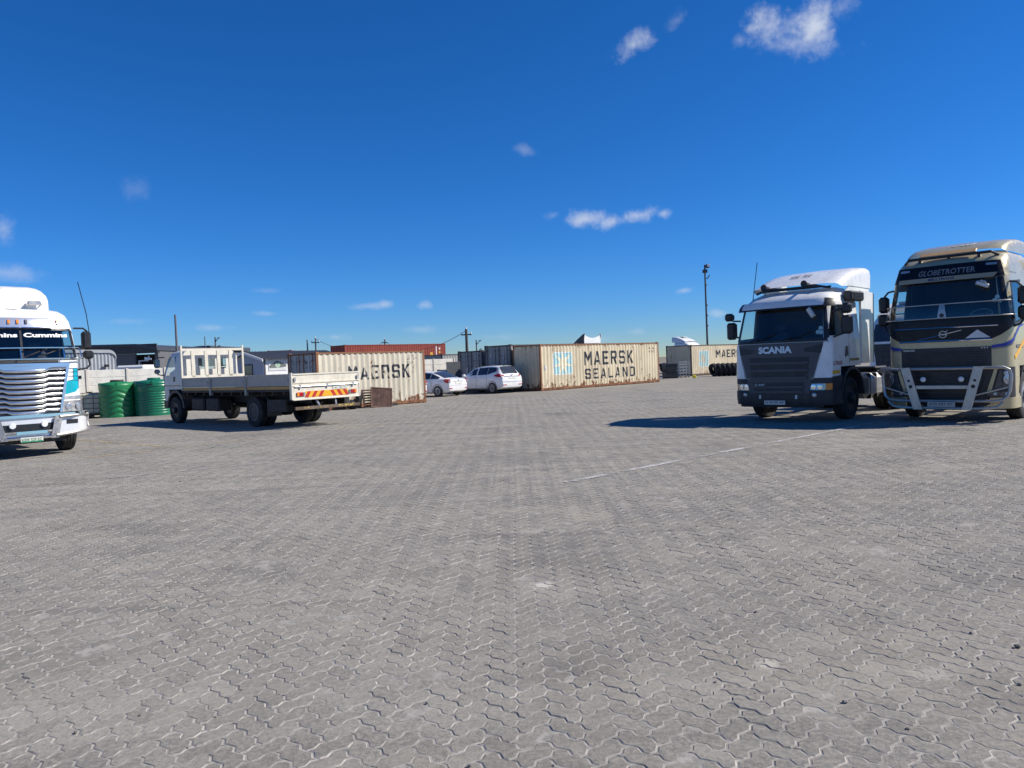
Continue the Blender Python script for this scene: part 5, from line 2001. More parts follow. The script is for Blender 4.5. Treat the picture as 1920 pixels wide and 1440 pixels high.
        obj('step', stp, GOLD, t)
    S_.text('MILLTRANS', S_.side_s(.55, 1.6), S_.side_s(1.15, 1.6), 1.58, 1.66, .005, NAVY, t, .02)
    S_.text('milltrans', S_.side_s(.60, 3.3), S_.side_s(1.2, 3.3), 3.22, 3.27, .005, GREYT, t, .0)
    # dark lower bumper
    bm_ = MB()
    se = S_.side_s(.85, .5)
    S_.panel(bm_, [(-.80, .36), (.80, .36)], [(-.84, 1.19), (.84, 1.19)], -.025, .025, 26, 3)
    bo = obj('bumper', bm_, DGREY, t)
    for z in (.48, .58, .68, .88, .98, 1.08):
        b_ = MB()
        S_.rect(b_, -.60, .60, z, z + .035, .0, .02, 14, 1)
        obj('grille_bar', b_, BLACK, bo)
    gb = MB()
    for sg in (-1, 1):
        S_.panel(gb, [(sg * .85, .30), (sg * se, .30)], [(sg * .85, .54), (sg * se, .54)], -.01, .03, 14, 2)
    obj('bumper_corner', gb, GOLD, t)
    # bull bar
    bb = part_empty('bull_bar', t)

    def bx(x, z):     # bar follows the nose and wraps at the ends
        return (x, -.19 + .22 * max(0, abs(x) - .75) ** 1.5 / .35 ** .5, z)
    out_ = [(-1.0, 1.19), (-1.16, 1.19), (-1.25, 1.14), (-1.28, 1.03), (-1.26, .72), (-1.22, .58), (-1.12, .50), (-.95, .48)]
    obj('bar_tube', MB().tube([bx(x, z) for x, z in out_[::-1]] + [bx(x, 1.19) for x in (-.8, -.4, 0, .4, .8)] + [bx(-x, z) for x, z in out_], .036, 10), STEEL, bb)
    obj('bar_tube', MB().tube([bx(x, .48) for x in (-.95, -.6, -.3, 0, .3, .6, .95)], .034, 10), STEEL, bb)
    obj('bar_tube', MB().tube([bx(-1.15, .46), bx(-1.05, .36), bx(-.9, .33), bx(-.5, .32), bx(0, .32), bx(.5, .32), bx(.9, .33), bx(1.05, .36), bx(1.15, .46)], .034, 10), STEEL, bb)
    for sg in (-1, 1):
        obj('bar_tube', MB().tube([bx(sg * 1.25, .78), bx(sg * .62, .60)], .020, 8), STEEL, bb)
        vp = MB().prism([(sg * .83, 1.22), (sg * .64, 1.23), (sg * .39, .29), (sg * .58, .29)], 'xz', -.250, -.232)
        vo_ = obj('bar_plate', vp, STEEL, bb)
        hl = MB()
        for z, r in ((.93, .03), (.80, .042)):
            xx = sg * (.735 - (1.22 - z) * .265)
            hl.lathe([(0, -.2525), (r, -.2525), (r, -.2505)], 14, 'y', (xx, 0, z))
        obj('bolt_hole', hl, BLACK, vo_)
        sp = MB().rbox(sg * .38 - .055, sg * .38 + .055, -.22, -.15, .90, 1.01, .03)
        obj('spot_lamp', sp, LENSW, bb)
    mbp = obj('bar_plate', MB().rbox(-.58, .58, -.225, -.205, .74, .825, .008), STEEL, bb)
    vs2, fs2 = text2d('VOLVO', .0, 1.6)
    obj('lettering', MB().add([(-.30 + .6 * p[0], -.228, .765 + .035 * p[1]) for p in vs2], fs2), ALU, mbp)
    plate(bb, -.28, .27, .355, .465, -.265, 'JYD 537 EC', INK, paint('dull_plate', (.42, .43, .40), .45, dust=.2))
    # mirrors with curved arms
    for sg in (-1, 1):
        mirror(t, sg, 1.42, .50, [(0, .22, 2.52, 2.90), (.01, .24, 2.20, 2.49)], [[(1.17, .45, 3.02), (1.30, .48, 3.0), (1.40, .5, 2.90)], [(1.24, .45, 2.05), (1.36, .48, 2.10), (1.42, .5, 2.22)]])
    fm = MB().rbox(-.13, .13, -.04, .04, -.05, .05, .02, Matrix.Translation(S_.pos(.76, 2.98, .10)) @ Matrix.Rotation(R(24), 4, 'Y'))
    fm.rbox(-.06, .06, -.05, .03, .03, .08, .02, Matrix.Translation(S_.pos(.76, 2.99, .11)) @ Matrix.Rotation(R(20), 4, 'Y'))
    obj('front_mirror', fm, ALU, t)
    stk = MB()
    for sx, z in ((.98, 2.62), (1.03, 2.69), (1.07, 2.60)):
        S_.disc(stk, sx, z, .045, .016, .002, 12)
    obj('licence_disc', stk, LBLUE, t)
    # roof bar, board, air deflector
    rb = MB().tube([(-.95, .62, 3.62), (-.84, .50, 3.70), (.84, .50, 3.70), (.95, .62, 3.62)], .032, 8)
    for x in (-.6, 0, .6):
        rb.box(x - .03, x + .03, .5, .62, 3.60, 3.68)
    obj('roof_bar', rb, BLACK, t)
    M_ = Matrix.Translation((-.04, .60, 3.775)) @ Matrix.Rotation(R(-52), 4, 'X')
    obj('sign_board', MB().rbox(-.58, .58, -.02, .02, -.075, .075, .018, M_), TAN, t)
    prof = [(.78, 3.80), (.95, 3.90), (1.15, 3.97), (1.6, 4.06), (2.2, 4.12), (2.7, 4.13)]
    loops = []
    for x, dz, dy in ((-1.02, -.20, .22), (-1.0, -.09, .12), (-.92, -.03, .05), (-.7, 0, 0), (0, .02, -.04), (.7, 0, 0), (.92, -.03, .05), (1.0, -.09, .12), (1.02, -.20, .22)):
        loops.append([(x, y + dy * (1 - k / 6), z + dz * (.5 + .5 * k / 5)) for k, (y, z) in enumerate(prof)])
    d = MB().loft(loops, False)
    for sg in (-1, 1):
        L = loops[-1] if sg > 0 else loops[0]
        d.add([tuple(p) for p in L] + [(sg * 1.02, 2.7, 3.75), (sg * 1.02, 1.2, 3.74)], [tuple(range(8))])
    do = obj('roof_deflector', d, GOLD, t, 50)
    vs2, fs2 = text2d('TZ 223', .02, 1.1)
    obj('lettering', MB().add([(-.20 + .56 * p[0], 1.0 + .40 * p[1], 3.955 + .075 * p[1]) for p in vs2], fs2), WHITET, do)
    chassis(t, 1.0, 7.0, axles=(1.45, 5.0, 6.3), fifth=5.6)
    return t


build_volvo()


# ------------------------------------------------------------------ white cab-over truck with chrome grille
def build_argosy():
    t = thing('tractor_truck', 'white truck with big chrome grille, chrome bull bar and turquoise door decal', 'truck', (-10.882, 17.224, 0), R(44.1), 'trucks parked in the yard')
    S_ = Surf([(.4, 1.20), (1.0, 1.21), (2.1, 1.20), (2.9, 1.13), (3.1, 1.11), (3.25, 1.06), (3.36, .96), (3.43, .80)],
              [(.4, .30), (2.1, .30), (2.9, .26), (3.43, .35)],
              [(.4, .04), (2.15, .10), (2.9, .26), (3.1, .32), (3.25, .42), (3.36, .60), (3.43, 1.0)], .10, 1.2, .30)
    yb = 2.7
    body = MB()
    S_.shell(body, [.98, 1.4, 1.8, 2.2], yb)
    for sg in (-1, 1):
        S_.panel(body, [(sg * 1.10, 2.2), (sg * S_.side_s(.55, 2.2), 2.2)], [(sg * 1.07, 2.9), (sg * S_.side_s(.65, 2.9), 2.9)], 0, 0, 8, 4)
        S_.panel(body, [(sg * S_.side_s(1.4, 2.2), 2.2), (sg * S_.side_s(yb, 2.2), 2.2)], [(sg * S_.side_s(1.4, 2.9), 2.9), (sg * S_.side_s(yb, 2.9), 2.9)], 0, 0, 4, 4)
    S_.shell(body, [2.9, 3.0, 3.1, 3.18, 3.25, 3.31, 3.36, 3.40, 3.43], yb, True, True)
    body.add([S_.pos(-S_.side_s(yb, 2.2), 2.2), S_.pos(S_.side_s(yb, 2.2), 2.2), S_.pos(S_.side_s(yb, 2.9), 2.9), S_.pos(-S_.side_s(yb, 2.9), 2.9)], [(0, 1, 2, 3)])
    obj('cab_body', body, WHITE, t, 40)
    obj('cab_lining', MB().box(-1.1, 1.1, yb - .06, yb - .04, 1.3, 3.2).box(-1.1, 1.1, .5, yb - .06, 1.4, 1.42).box(-1.0, 1.0, .8, yb - .06, 3.0, 3.02).box(-1.09, -1.07, 1.48, yb - .07, 1.43, 2.99).box(1.07, 1.09, 1.48, yb - .07, 1.43, 2.99), LINER, t)
    obj('dashboard', MB().rbox(-1.02, 1.02, .28, .7, 1.85, 2.18, .08), DASH, t)
    seat(t, .55, 1.3, 1.7)
    seat(t, -.55, 1.3, 1.7)
    steering(t, .52, .85, 2.22)
    for sg in (-1, 1):
        g = MB()
        S_.panel(g, [(sg * .025, 2.24), (sg * 1.10, 2.24)], [(sg * .025, 2.875), (sg * 1.08, 2.875)], .006, 0, 16, 5)
        obj('windscreen', g, GLASS, t)
        S_.text('Cummins', .06 if sg > 0 else -1.0, 1.0 if sg > 0 else -.06, 2.715, 2.815, .012, WHITET, t, .04)
        gl = MB()
        S_.panel(gl, [(sg * S_.side_s(.55, 2.2), 2.2), (sg * S_.side_s(1.4, 2.2), 2.2)], [(sg * S_.side_s(.65, 2.9), 2.9), (sg * S_.side_s(1.4, 2.9), 2.9)], -.006, 0, 6, 4)
        obj('side_window', gl, GLASS, t)
        wiper(t, S_, sg * .15 + .1, 2.22, sg * .15 + .55, 2.40, .04)
    f = MB()
    S_.rect(f, -.022, .022, 2.24, 2.875, .008, .012, 2, 4)
    S_.panel(f, [(-1.2, 2.19), (1.2, 2.19)], [(-1.2, 2.238), (1.2, 2.238)], .006, .012, 20, 1)
    S_.panel(f, [(-1.12, 2.877), (1.12, 2.877)], [(-1.12, 2.92), (1.12, 2.92)], .004, .012, 20, 1)
    for sg in (-1, 1):
        S_.panel(f, [(sg * 1.09, 2.24), (sg * 1.20, 2.24)], [(sg * 1.07, 2.875), (sg * 1.15, 2.875)], .004, .010, 4, 4)
    obj('windscreen_surround', f, BLACK, t)
    S_.rect(f2 := MB(), -.72, .72, 2.10, 2.185, .004, .006, 16, 1)
    obj('cowl_strip', f2, DGREY, t)
    # guard rails over the screen
    gu = part_empty('screen_guard', t)
    for z in (2.47, 2.215):
        obj('guard_rail', MB().tube([S_.pos(-1.28 + 2.56 * i / 26, z, .11) for i in range(27)], .017, 8), CHROME, gu)
    for x in (-1.2, -.82, -.05, .82, 1.2):
        obj('guard_post', MB().tube([S_.pos(x, 2.215, .11), S_.pos(x, 2.47, .11)], .012, 6), CHROME, gu)
    # chrome visor with lamps
    v = MB()
    S_.panel(v, [(-.70, 2.93), (.70, 2.93)], [(-.66, 3.165), (.66, 3.165)], .05, .03, 20, 3)
    vo = obj('chrome_visor', v, VISORC, t)
    for x, m_ in ((-.58, AMBER), (-.23, AMBER), (-.05, AMBER), (.13, DGREY), (.86, AMBER), (-.86, AMBER)):
        l = MB()
        z = 3.07
        S_.rect(l, x - .022, x + .022, z - .045, z + .045, .08 if abs(x) < .7 else .01, .03, 2, 2)
        obj('marker_lamp', l, m_, vo)
    for sg in (-1, 1):
        S_.rect(mb_ := MB(), sg * .02, sg * .66, 2.93, 2.945, .08, .006, 10, 1)
        obj('visor_lip', mb_, CHROME, vo)
    # grille: surround, dark core and nine stepped bars
    WG = lambda z: .64 + (z - 1.0) / 1.1 * .235
    g = MB()
    S_.panel(g, [(-.66, .985), (.66, .985)], [(-.89, 2.10), (.89, 2.10)], .004, .03, 22, 6)
    gr = obj('front_grille', g, BLACK, t)
    fr = MB()
    for sg in (-1, 1):
        S_.panel(fr, [(sg * .64, .985), (sg * .69, .985)], [(sg * .86, 2.10), (sg * .92, 2.10)], .03, .05, 2, 6)
    obj('grille_frame', fr, POLISH, gr)
    nb = 9
    for k in range(nb):
        z = 1.03 + k * .118
        hgt = .036
        w = WG(z) - .01
        # section: rounded blade, centre stepping forward and down
        st_ = [(-w, .018, 0), (-.58 * w, .018, 0), (-.46 * w, -.018, .045), (-.2 * w, -.030, .055), (.2 * w, -.030, .055), (.46 * w, -.018, .045), (.58 * w, .018, 0), (w, .018, 0)]
        loops = []
        for x, dz, df in st_:
            hg = hgt * (1.0 if df == 0 else 1.22)
            lp = []
            for an in range(10):
                a = 2 * PI * an / 10
                p = S_.pos(x, z + dz + hg * math.sin(a), .055 + df + .030 * math.cos(a))
                lp.append(p)
            loops.append(lp)
        obj('grille_bar', MB().loft(loops, True, True, True), POLISH, gr, 60)
    tb = MB()
    S_.panel(tb, [(-.86, 2.02), (-.5, 2.02), (-.4, 1.975), (.4, 1.975), (.5, 2.02), (.86, 2.02)], [(-.88, 2.115), (-.5, 2.115), (-.4, 2.115), (.4, 2.115), (.5, 2.115), (.88, 2.115)], .03, .10, 26, 3)
    to = obj('grille_crown', tb, POLISH, gr)
    S_.text('Freightliner', -.28, .12, 2.035, 2.07, .133, GREYT, to, 0)
    # corner decals
    for sg in (-1, 1):
        d = MB()
        S_.panel(d, [(sg * .815, 1.38), (sg * 1.06, 1.44), (sg * 1.15, 1.52)], [(sg * .86, 1.68), (sg * 1.02, 1.73), (sg * 1.16, 1.73)], .003, .003, 10, 3)
        S_.panel(d, [(sg * 1.02, 1.735), (sg * 1.16, 1.735)], [(sg * 1.04, 1.99), (sg * 1.16, 1.97)], .003, .003, 5, 3)
        do = obj('decal', d, TURQ, t)
        k = MB()
        for z in (1.985, 1.90, 1.80, 1.70):
            S_.panel(k, [(sg * .90, z - .004), (sg * 1.17, z - .012)], [(sg * .90, z + .003), (sg * 1.17, z + .006)], .0065, .002, 6, 1)
        S_.panel(k, [(sg * 1.155, 1.50), (sg * 1.172, 1.50)], [(sg * 1.155, 1.99), (sg * 1.175, 1.99)], .0065, .002, 2, 3)
        obj('decal_outline', k, NAVY, do)
        gr_ = MB()
        S_.rect(gr_, sg * 1.18, sg * 1.24, 1.72, 1.80, .01, .05, 2, 2)
        obj('door_lever', gr_, BLACK, t)
        hp = MB()
        S_.panel(hp, [(sg * .72, .985), (sg * 1.36, .985)], [(sg * .74, 1.23), (sg * 1.36, 1.23)], .006, .02, 12, 2)
        ho = obj('headlight_panel', hp, STEEL, t)
        for c in (.86, 1.06):
            l = MB()
            S_.disc(l, sg * c, 1.095, .075, .026, .02, 20)
            lo = obj('headlight', l, LENS, ho)
        s2 = MB()
        S_.panel(s2, [(sg * .74, 1.27), (sg * 1.38, 1.27)], [(sg * .74, 1.34), (sg * 1.38, 1.34)], .004, .006, 10, 1)
        obj('silver_strip', s2, ALU, t)
    # bumper
    b_ = MB()
    se = S_.side_s(.75, .7)
    S_.panel(b_, [(-1.32, .50), (-.66, .46), (.66, .46), (1.32, .50)], [(-1.34, .90), (-.66, .90), (.66, .90), (1.34, .90)], .0, .10, 34, 3)
    bo = obj('bumper', b_, BUMPS, t)
    lp = MB()
    S_.panel(lp, [(-1.36, .90), (1.36, .90)], [(-1.36, .965), (1.36, .965)], .01, .13, 34, 1)
    obj('bumper_lip', lp, CHROME, bo)
    k = MB()
    S_.panel(k, [(-.50, .60), (.50, .60)], [(-.52, .76), (.52, .76)], .101, .006, 14, 1)
    ko = obj('air_opening', k, BLACK, bo)
    for sg in (-1, 1):
        l = MB()
        S_.disc(l, sg * .30, .735, .065, .106, .05, 18)
        obj('spot_lamp', l, LENSW, bo)
        s2 = MB()
        S_.rect(s2, sg * .76, sg * .98, .70, .80, .101, .006, 4, 1)
        obj('air_opening', s2, BLACK, bo)
        p = MB()
        S_.panel(p, [(sg * .40, .41), (sg * .56, .41)], [(sg * .51, .90), (sg * .66, .90)], .15, .025, 3, 3)
        po = obj('bar_plate', p, STEEL, bo)
        bl = MB()
        for zz, xx in ((.80, .57), (.50, .495)):
            S_.disc(bl, sg * xx, zz, .022, .176, .012, 10)
        obj('bolt', bl, CHROME, po)
        tube = [S_.pos(sg * .60, .885, .17), S_.pos(sg * .9, .895, .15), S_.pos(sg * 1.2, .90, .14), S_.pos(sg * 1.36, .87, .13), S_.pos(sg * 1.38, .70, .12), S_.pos(sg * 1.34, .58, .13), S_.pos(sg * 1.22, .52, .14), S_.pos(sg * .9, .49, .15), S_.pos(sg * .52, .46, .17)]
        obj('bar_tube', MB().tube(tube, .034, 10), STEEL, bo)
        wheel(t, W_STEER, sg * 1.06, 1.35, .52, sg, steer=R(0))
        mudguard(t, sg * .85, sg * 1.22, 1.35, .55, .64, 0, 180, FRAMEBLK, 'wheel_arch', .04)
        fuel_tank(t, min(sg * .52, sg * 1.15), max(sg * .52, sg * 1.15), 2.6, 4.2, .42, 1.02, CHROME)
    obj('bar_tube', MB().tube([S_.pos(-.48 + .96 * i / 10, .57, .14) for i in range(11)], .03, 8), STEEL, bo)
    obj('bar_tube', MB().tube([S_.pos(-.46 + .92 * i / 10, .45, .15) for i in range(11)], .036, 8), CHROME, bo)
    st = MB()
    S_.rect(st, -.24, .34, .535, .60, .175, .004, 8, 1)
    so = obj('blue_sticker', st, LBLUE, bo)
    pl = plate(bo, -.19, .25, .36, .47, -.165, 'KSW 529 EC', INKG)
    obj('green_band', MB().box(-.185, .245, -.1672, -.1655, .362, .384), paint('green_band', (.02, .30, .16), .5, dust=.1), pl)
    obj('under_panel', MB().box(-.75, .75, .05, .4, .32, .455), FRAMEBLK, t)
    # mirrors
    for sg in (-1, 1):
        mirror(t, sg, 1.40, .42, [(0, .20, 2.42, 2.86), (.03, .22, 2.20, 2.40)],
               [[(1.12, .40, 2.93), (1.34, .42, 2.93), (1.42, .42, 2.86)], [(1.42, .42, 2.22), (1.45, .42, 2.06), (1.38, .42, 1.98), (1.18, .40, 1.95)]])
    obj('antenna', MB().tube([(1.50, .46, 2.62), (1.46, .55, 3.3), (1.33, .62, 4.06)], .011, 5), BLACK, t)
    # roof fairing
    loops = []
    for y, zt_, wd in ((1.0, 3.50, .74), (1.10, 3.72, .80), (1.25, 3.90, .84), (1.5, 3.99, .86), (2.2, 4.02, .90), (2.7, 4.02, .92)):
        lp_ = []
        for k in range(13):
            a = PI * k / 12
            ca, sa = math.cos(a), math.sin(a)
            x = wd * (abs(ca) ** .42) * (1 if ca > 0 else -1)
            z = 3.40 + (zt_ - 3.40) * (sa ** .5)
            lp_.append((x, y, z))
        loops.append(lp_)
    rf = MB().loft(loops, False, True, True)
    ro = obj('roof_fairing', rf, WHITE, t, 50)
    vs2, fs2 = text2d('YTZ', .0, 1.15)
    obj('lettering', MB().add([(-.36 + .26 * p[0], 1.28 + .12 * p[1], 3.915 + .045 * p[1]) for p in vs2], fs2), GREYT, ro)
    ob = MB().tube([(.30, 1.02, 3.53), (.30, .90, 3.53), (.62, .90, 3.53), (.62, 1.02, 3.53)], .02, 6).rbox(.32, .60, .86, .95, 3.50, 3.60, .02)
    obj('roof_lamp', ob, ALU, t)
    # torn paint patch on the roof edge
    S_.panel(tp := MB(), [(-.22, 3.37), (-.06, 3.36), (.10, 3.375)], [(-.30, 3.425), (-.06, 3.42), (.2, 3.425)], .003, .002, 8, 1)
    obj('peeled_patch', tp, GREYT, t)
    chassis(t, 1.0, 7.2, axles=(1.35, 5.1, 6.4), fifth=5.7)
    return t


build_argosy()


# ------------------------------------------------------------------ white flatbed truck
def build_flatbed():
    t = thing('flatbed_truck', 'white flatbed truck with drop sides and red and yellow tail chevrons', 'truck', (-12.251, 29.323, 0), R(-131.68), 'trucks parked in the yard')
    S_ = Surf([(.5, 1.08), (1.2, 1.11), (1.8, 1.10), (2.35, 1.03), (2.5, .97), (2.6, .86), (2.66, .70)],
              [(.5, .22), (1.8, .22), (2.66, .28)],
              [(.5, .0), (1.5, .03), (1.75, .07), (2.35, .30), (2.5, .40), (2.6, .55), (2.66, .80)], .06, 1.1, .22)
    yb = 1.62
    body = MB()
    S_.shell(body, [1.22, 1.5, 1.74], yb)
    for sg in (-1, 1):
        S_.panel(body, [(sg * .4, .80), (sg * S_.side_s(.62, .9), .80)], [(sg * .4, 1.22), (sg * S_.side_s(.62, .9), 1.22)], 0, 0, 10, 2)
        S_.panel(body, [(sg * 1.0, 1.74), (sg * S_.side_s(.28, 1.75), 1.74)], [(sg * .97, 2.40), (sg * S_.side_s(.50, 2.38), 2.40)], 0, 0, 7, 4)
        S_.panel(body, [(sg * S_.side_s(1.12, 1.75), 1.74), (sg * S_.side_s(yb, 1.75), 1.74)], [(sg * S_.side_s(1.12, 2.38), 2.40), (sg * S_.side_s(yb, 2.38), 2.40)], 0, 0, 3, 4)
        S_.panel(body, [(sg * S_.side_s(.70, 1.75), 1.74), (sg * S_.side_s(1.12, 1.75), 1.74)], [(sg * S_.side_s(.70, 1.75), 1.82), (sg * S_.side_s(1.12, 1.75), 1.98)], 0, 0, 3, 1)
    S_.shell(body, [2.40, 2.46, 2.5, 2.54, 2.58, 2.62, 2.66], yb, True, True)
    # rear wall with two window openings
    w, z0, z1 = 1.09, 1.74, 2.40
    for x0, x1, a, b_ in ((-1.07, -.62, z0, z1), (-.40, -.20, z0, z1), (.45, 1.07, z0, z1), (-.62, -.40, z0, 1.92), (-.62, -.40, 2.32, z1), (-.20, .45, z0, 1.92), (-.20, .45, 2.32, z1)):
        body.box(x0, x1, yb - .03, yb, a, b_)
    obj('cab_body', body, WHITE2, t, 40)
    for x0, x1 in ((-.62, -.40), (-.20, .45)):
        obj('rear_window', MB().rbox(x0 + .01, x1 - .01, yb - .02, yb - .012, 1.93, 2.31, .003), GLASSC, t)
    obj('cab_lining', MB().box(-1.0, 1.0, .35, yb - .06, 1.2, 1.22), LINER, t)
    obj('dashboard', MB().rbox(-.95, .95, .18, .45, 1.45, 1.72, .05), DASH, t)
    seat(t, .5, 1.05, 1.22)
    seat(t, -.5, 1.05, 1.22)
    steering(t, .48, .62, 1.80)
    gl = MB()
    S_.panel(gl, [(-1.02, 1.75), (1.02, 1.75)], [(-.98, 2.40), (.98, 2.40)], .006, 0, 22, 4)
    obj('windscreen', gl, GLASSC, t)
    for sg in (-1, 1):
        g = MB()
        S_.panel(g, [(sg * S_.side_s(.27, 1.75), 1.74), (sg * S_.side_s(.70, 1.75), 1.80), (sg * S_.side_s(1.12, 1.9), 1.98)], [(sg * S_.side_s(.50, 2.38), 2.36), (sg * S_.side_s(.8, 2.38), 2.38), (sg * S_.side_s(1.12, 2.38), 2.40)], -.004, 0, 8, 4)
        obj('side_window', g, GLASSC, t)
        f = MB()
        S_.panel(f, [(sg * S_.side_s(.20, 1.6), 1.2), (sg * S_.side_s(.25, 1.6), 1.2)], [(sg * S_.side_s(.36, 2.3), 2.38), (sg * S_.side_s(.47, 2.3), 2.36)], .003, .008, 2, 6)
        obj('door_pillar', f, BLACK, t)
        h = MB()
        S_.rect(h, sg * S_.side_s(1.0, 1.5), sg * S_.side_s(1.12, 1.5), 1.50, 1.68, .003, .012, 2, 2)
        obj('door_handle', h, BLACK, t)
        st = MB()
        S_.rect(st, sg * S_.side_s(.1, 1.3), sg * S_.side_s(1.55, 1.3), 1.335, 1.37, .003, .004, 8, 1)
        obj('reflective_strip', st, OCHRE, t)
        fl = MB()
        mudguard(t, sg * .70, sg * 1.13, 1.125, .52, .58, 4, 176, DGREY, 'wheel_arch', .10)
        wheel(t, W_FB, sg * 1.02, 1.125, .475, sg)
        wheel(t, W_FBR, sg * 1.0, 6.48, .475, sg, True)
        mirror(t, sg, 1.30, .12, [(0, .18, 2.02, 2.36), (0, .17, 1.80, 1.97)], [[(1.05, .25, 2.40), (1.28, .15, 2.40)], [(1.08, .15, 1.74), (1.28, .15, 1.78)]])
    bm_ = MB()
    se = S_.side_s(.55, .7)
    S_.panel(bm_, [(-se, .54), (se, .54)], [(-se, .80), (se, .80)], -.01, .06, 30, 2)
    obj('bumper', bm_, DGREY, t)
    gr = MB()
    S_.panel(gr, [(-.8, 1.05), (.8, 1.05)], [(-.85, 1.35), (.85, 1.35)], .003, .012, 16, 2)
    obj('front_grille', gr, BLACK, t)
    for sg in (-1, 1):
        h = MB()
        S_.rect(h, sg * .75, sg * 1.12, .86, 1.0, .003, .015, 6, 2)
        obj('headlight', h, LENS, t)
    SIDEG = paint('grey_side_board', (.37, .365, .34), .55, dust=.4, dustcol=(.24, .20, .15), scale=4)
    # deck
    L = 8.857
    y0 = 1.86
    obj('deck', MB().box(-1.17, 1.17, y0, L - .06, 1.10, 1.17), paint('worn_deck', (.20, .17, .14), .8, var=.3, dust=.4), t)
    for sg in (-1, 1):
        xo = 1.20 * sg
        xi = 1.165 * sg
        for ya, yc in ((y0 + .04, 3.86), (3.99, 6.16), (6.29, 8.76)):
            p = MB().box(min(xo, xi), max(xo, xi), ya, yc, 1.275, 1.615)
            for z in (1.30, 1.59):
                p.box(min(xo, xo + sg * .018), max(xo, xo + sg * .018), ya, yc, z - .022, z + .022)
            for y in (ya + .015, yc - .015):
                p.box(min(xo, xo + sg * .016), max(xo, xo + sg * .016), y - .015, y + .015, 1.323, 1.567)
            so = obj('side_board', p, SIDEG, t)
            lt = MB().tube([(xo + sg * .02, yc - .07, 1.48), (xo + sg * .045, yc - .07, 1.42), (xo + sg * .02, yc - .07, 1.35)], .012, 6)
            obj('latch', lt, ALU, so)
        for y in (3.925, 6.225, 8.80):
            obj('side_post', MB().box(min(xo + sg * .03, xi - sg * .02), max(xo + sg * .03, xi - sg * .02), y - .05, y + .05, 1.0, 1.62), paint('grey_post', (.33, .32, .29), .6, dust=.4), t)
        obj('deck_rail', MB().box(min(xo - sg * .01, xo - sg * .06), max(xo - sg * .01, xo - sg * .06), y0, L - .1, 1.10, 1.27), FRAMEBLK, t)
        obj('reflective_strip', MB().box(min(xo, xo + sg * .004), max(xo, xo + sg * .004), y0 + .1, L - .15, 1.175, 1.262), OCHRE, t)
        for k, (a, b_) in enumerate(((2.2, 3.1), (3.25, 4.12))):
            obj('tool_box' if k else 'fuel_tank', MB().rbox(min(sg * .55, sg * 1.06), max(sg * .55, sg * 1.06), a, b_, .46, .92, .05), FRAMEBLK if sg > 0 else DGREY, t)
        obj('mud_flap', MB().box(min(sg * .65, sg * 1.12), max(sg * .65, sg * 1.12), 7.30, 7.325, .34, .86), BLACK, t)
        obj('mudguard_stay', MB().box(min(sg * 1.04, sg * 1.12), max(sg * 1.04, sg * 1.12), 7.33, 8.28, .50, .86).tube([(sg * 1.1, 7.1, 1.1), (sg * 1.1, 7.35, .84)], .02, 6), FRAMEBLK, t)
    c = MB()
    for sx in (-1, 1):
        c.box(sx * .40 - .04, sx * .40 + .04, .4, L - .3, .72, 1.0)
    yy = 2.0
    while yy < L - .2:
        c.box(-1.12, 1.12, yy, yy + .08, 1.01, 1.099)
        yy += .62
    c.tube([(-.9, 6.48, .475), (.9, 6.48, .475)], .10, 8).rbox(-.22, .22, 6.25, 6.75, .3, .72, .1).tube([(0, 2.0, .75), (0, 6.3, .55)], .05, 8)
    c.tube([(-.9, 1.125, .475), (.9, 1.125, .475)], .07, 8).rbox(-.35, .35, .6, 1.6, .55, 1.05, .08)
    obj('chassis_frame', c, FRAMEBLK, t)
    # tailgate and tail panel
    tg = MB().box(-1.19, 1.19, L - .04, L, 1.25, 1.63)
    for z in (1.27, 1.36, 1.61):
        tg.box(-1.19, 1.19, L, L + .02, z - .02, z + .02)
    to = obj('tailgate', tg, CREAMW, t)
    hg = MB().tube([(-1.12, L + .03, 1.245), (1.12, L + .03, 1.245)], .014, 6)
    for x in (-.95, 0, .95):
        hg.box(x - .03, x + .03, L + .02, L + .045, 1.19, 1.30)
    obj('hinge_bar', hg, ALU, to)
    for sg in (-1, 1):
        obj('latch', MB().box(min(sg * 1.10, sg * 1.16), max(sg * 1.10, sg * 1.16), L + .02, L + .05, 1.40, 1.52), ALU, to)
        obj('tail_post', MB().box(min(sg * 1.19, sg * 1.235), max(sg * 1.19, sg * 1.235), L - .10, L + .01, .86, 1.66), CREAMW, t)
    tp = obj('tail_panel', MB().box(-1.185, 1.185, L - .04, L - .002, .84, 1.225).box(-1.185, 1.185, L - .002, L + .018, .84, .87), CREAMW, t)
    for sg in (-1, 1):
        lo = obj('tail_lamp', MB().rbox(min(sg * .86, sg * 1.08), max(sg * .86, sg * 1.08), L, L + .03, .955, 1.075, .01), REDL, t)
        obj('indicator_lens', MB().box(min(sg * 1.0, sg * 1.07), max(sg * 1.0, sg * 1.07), L + .0305, L + .034, .965, 1.065), AMBER, lo)
        obj('reverse_lens', MB().box(min(sg * .80, sg * .85), max(sg * .80, sg * .85), L, L + .028, .96, 1.07), LENS, lo)
    ch = obj('chevron_board', MB().box(-.76, .76, L, L + .006, .915, 1.095), YELLOWS, t)
    for sg in (-1, 1):
        for k in range(3):
            x = .10 + k * .235
            # bars lean outwards at the foot
            obj('red_bar', MB().prism([(sg * (x + .11), .918), (sg * (x + .23), .918), (sg * (x + .12), 1.092), (sg * x, 1.092)], 'xz', L + .0065, L + .009), REDS, ch)
    pl = MB().rbox(-.74, -.20, L + .0, L + .012, 1.11, 1.20, .004)
    po = obj('number_plate', pl, PLATEW, t)
    vs, fs = text2d('HJC 284 EC', .01, 1.05)
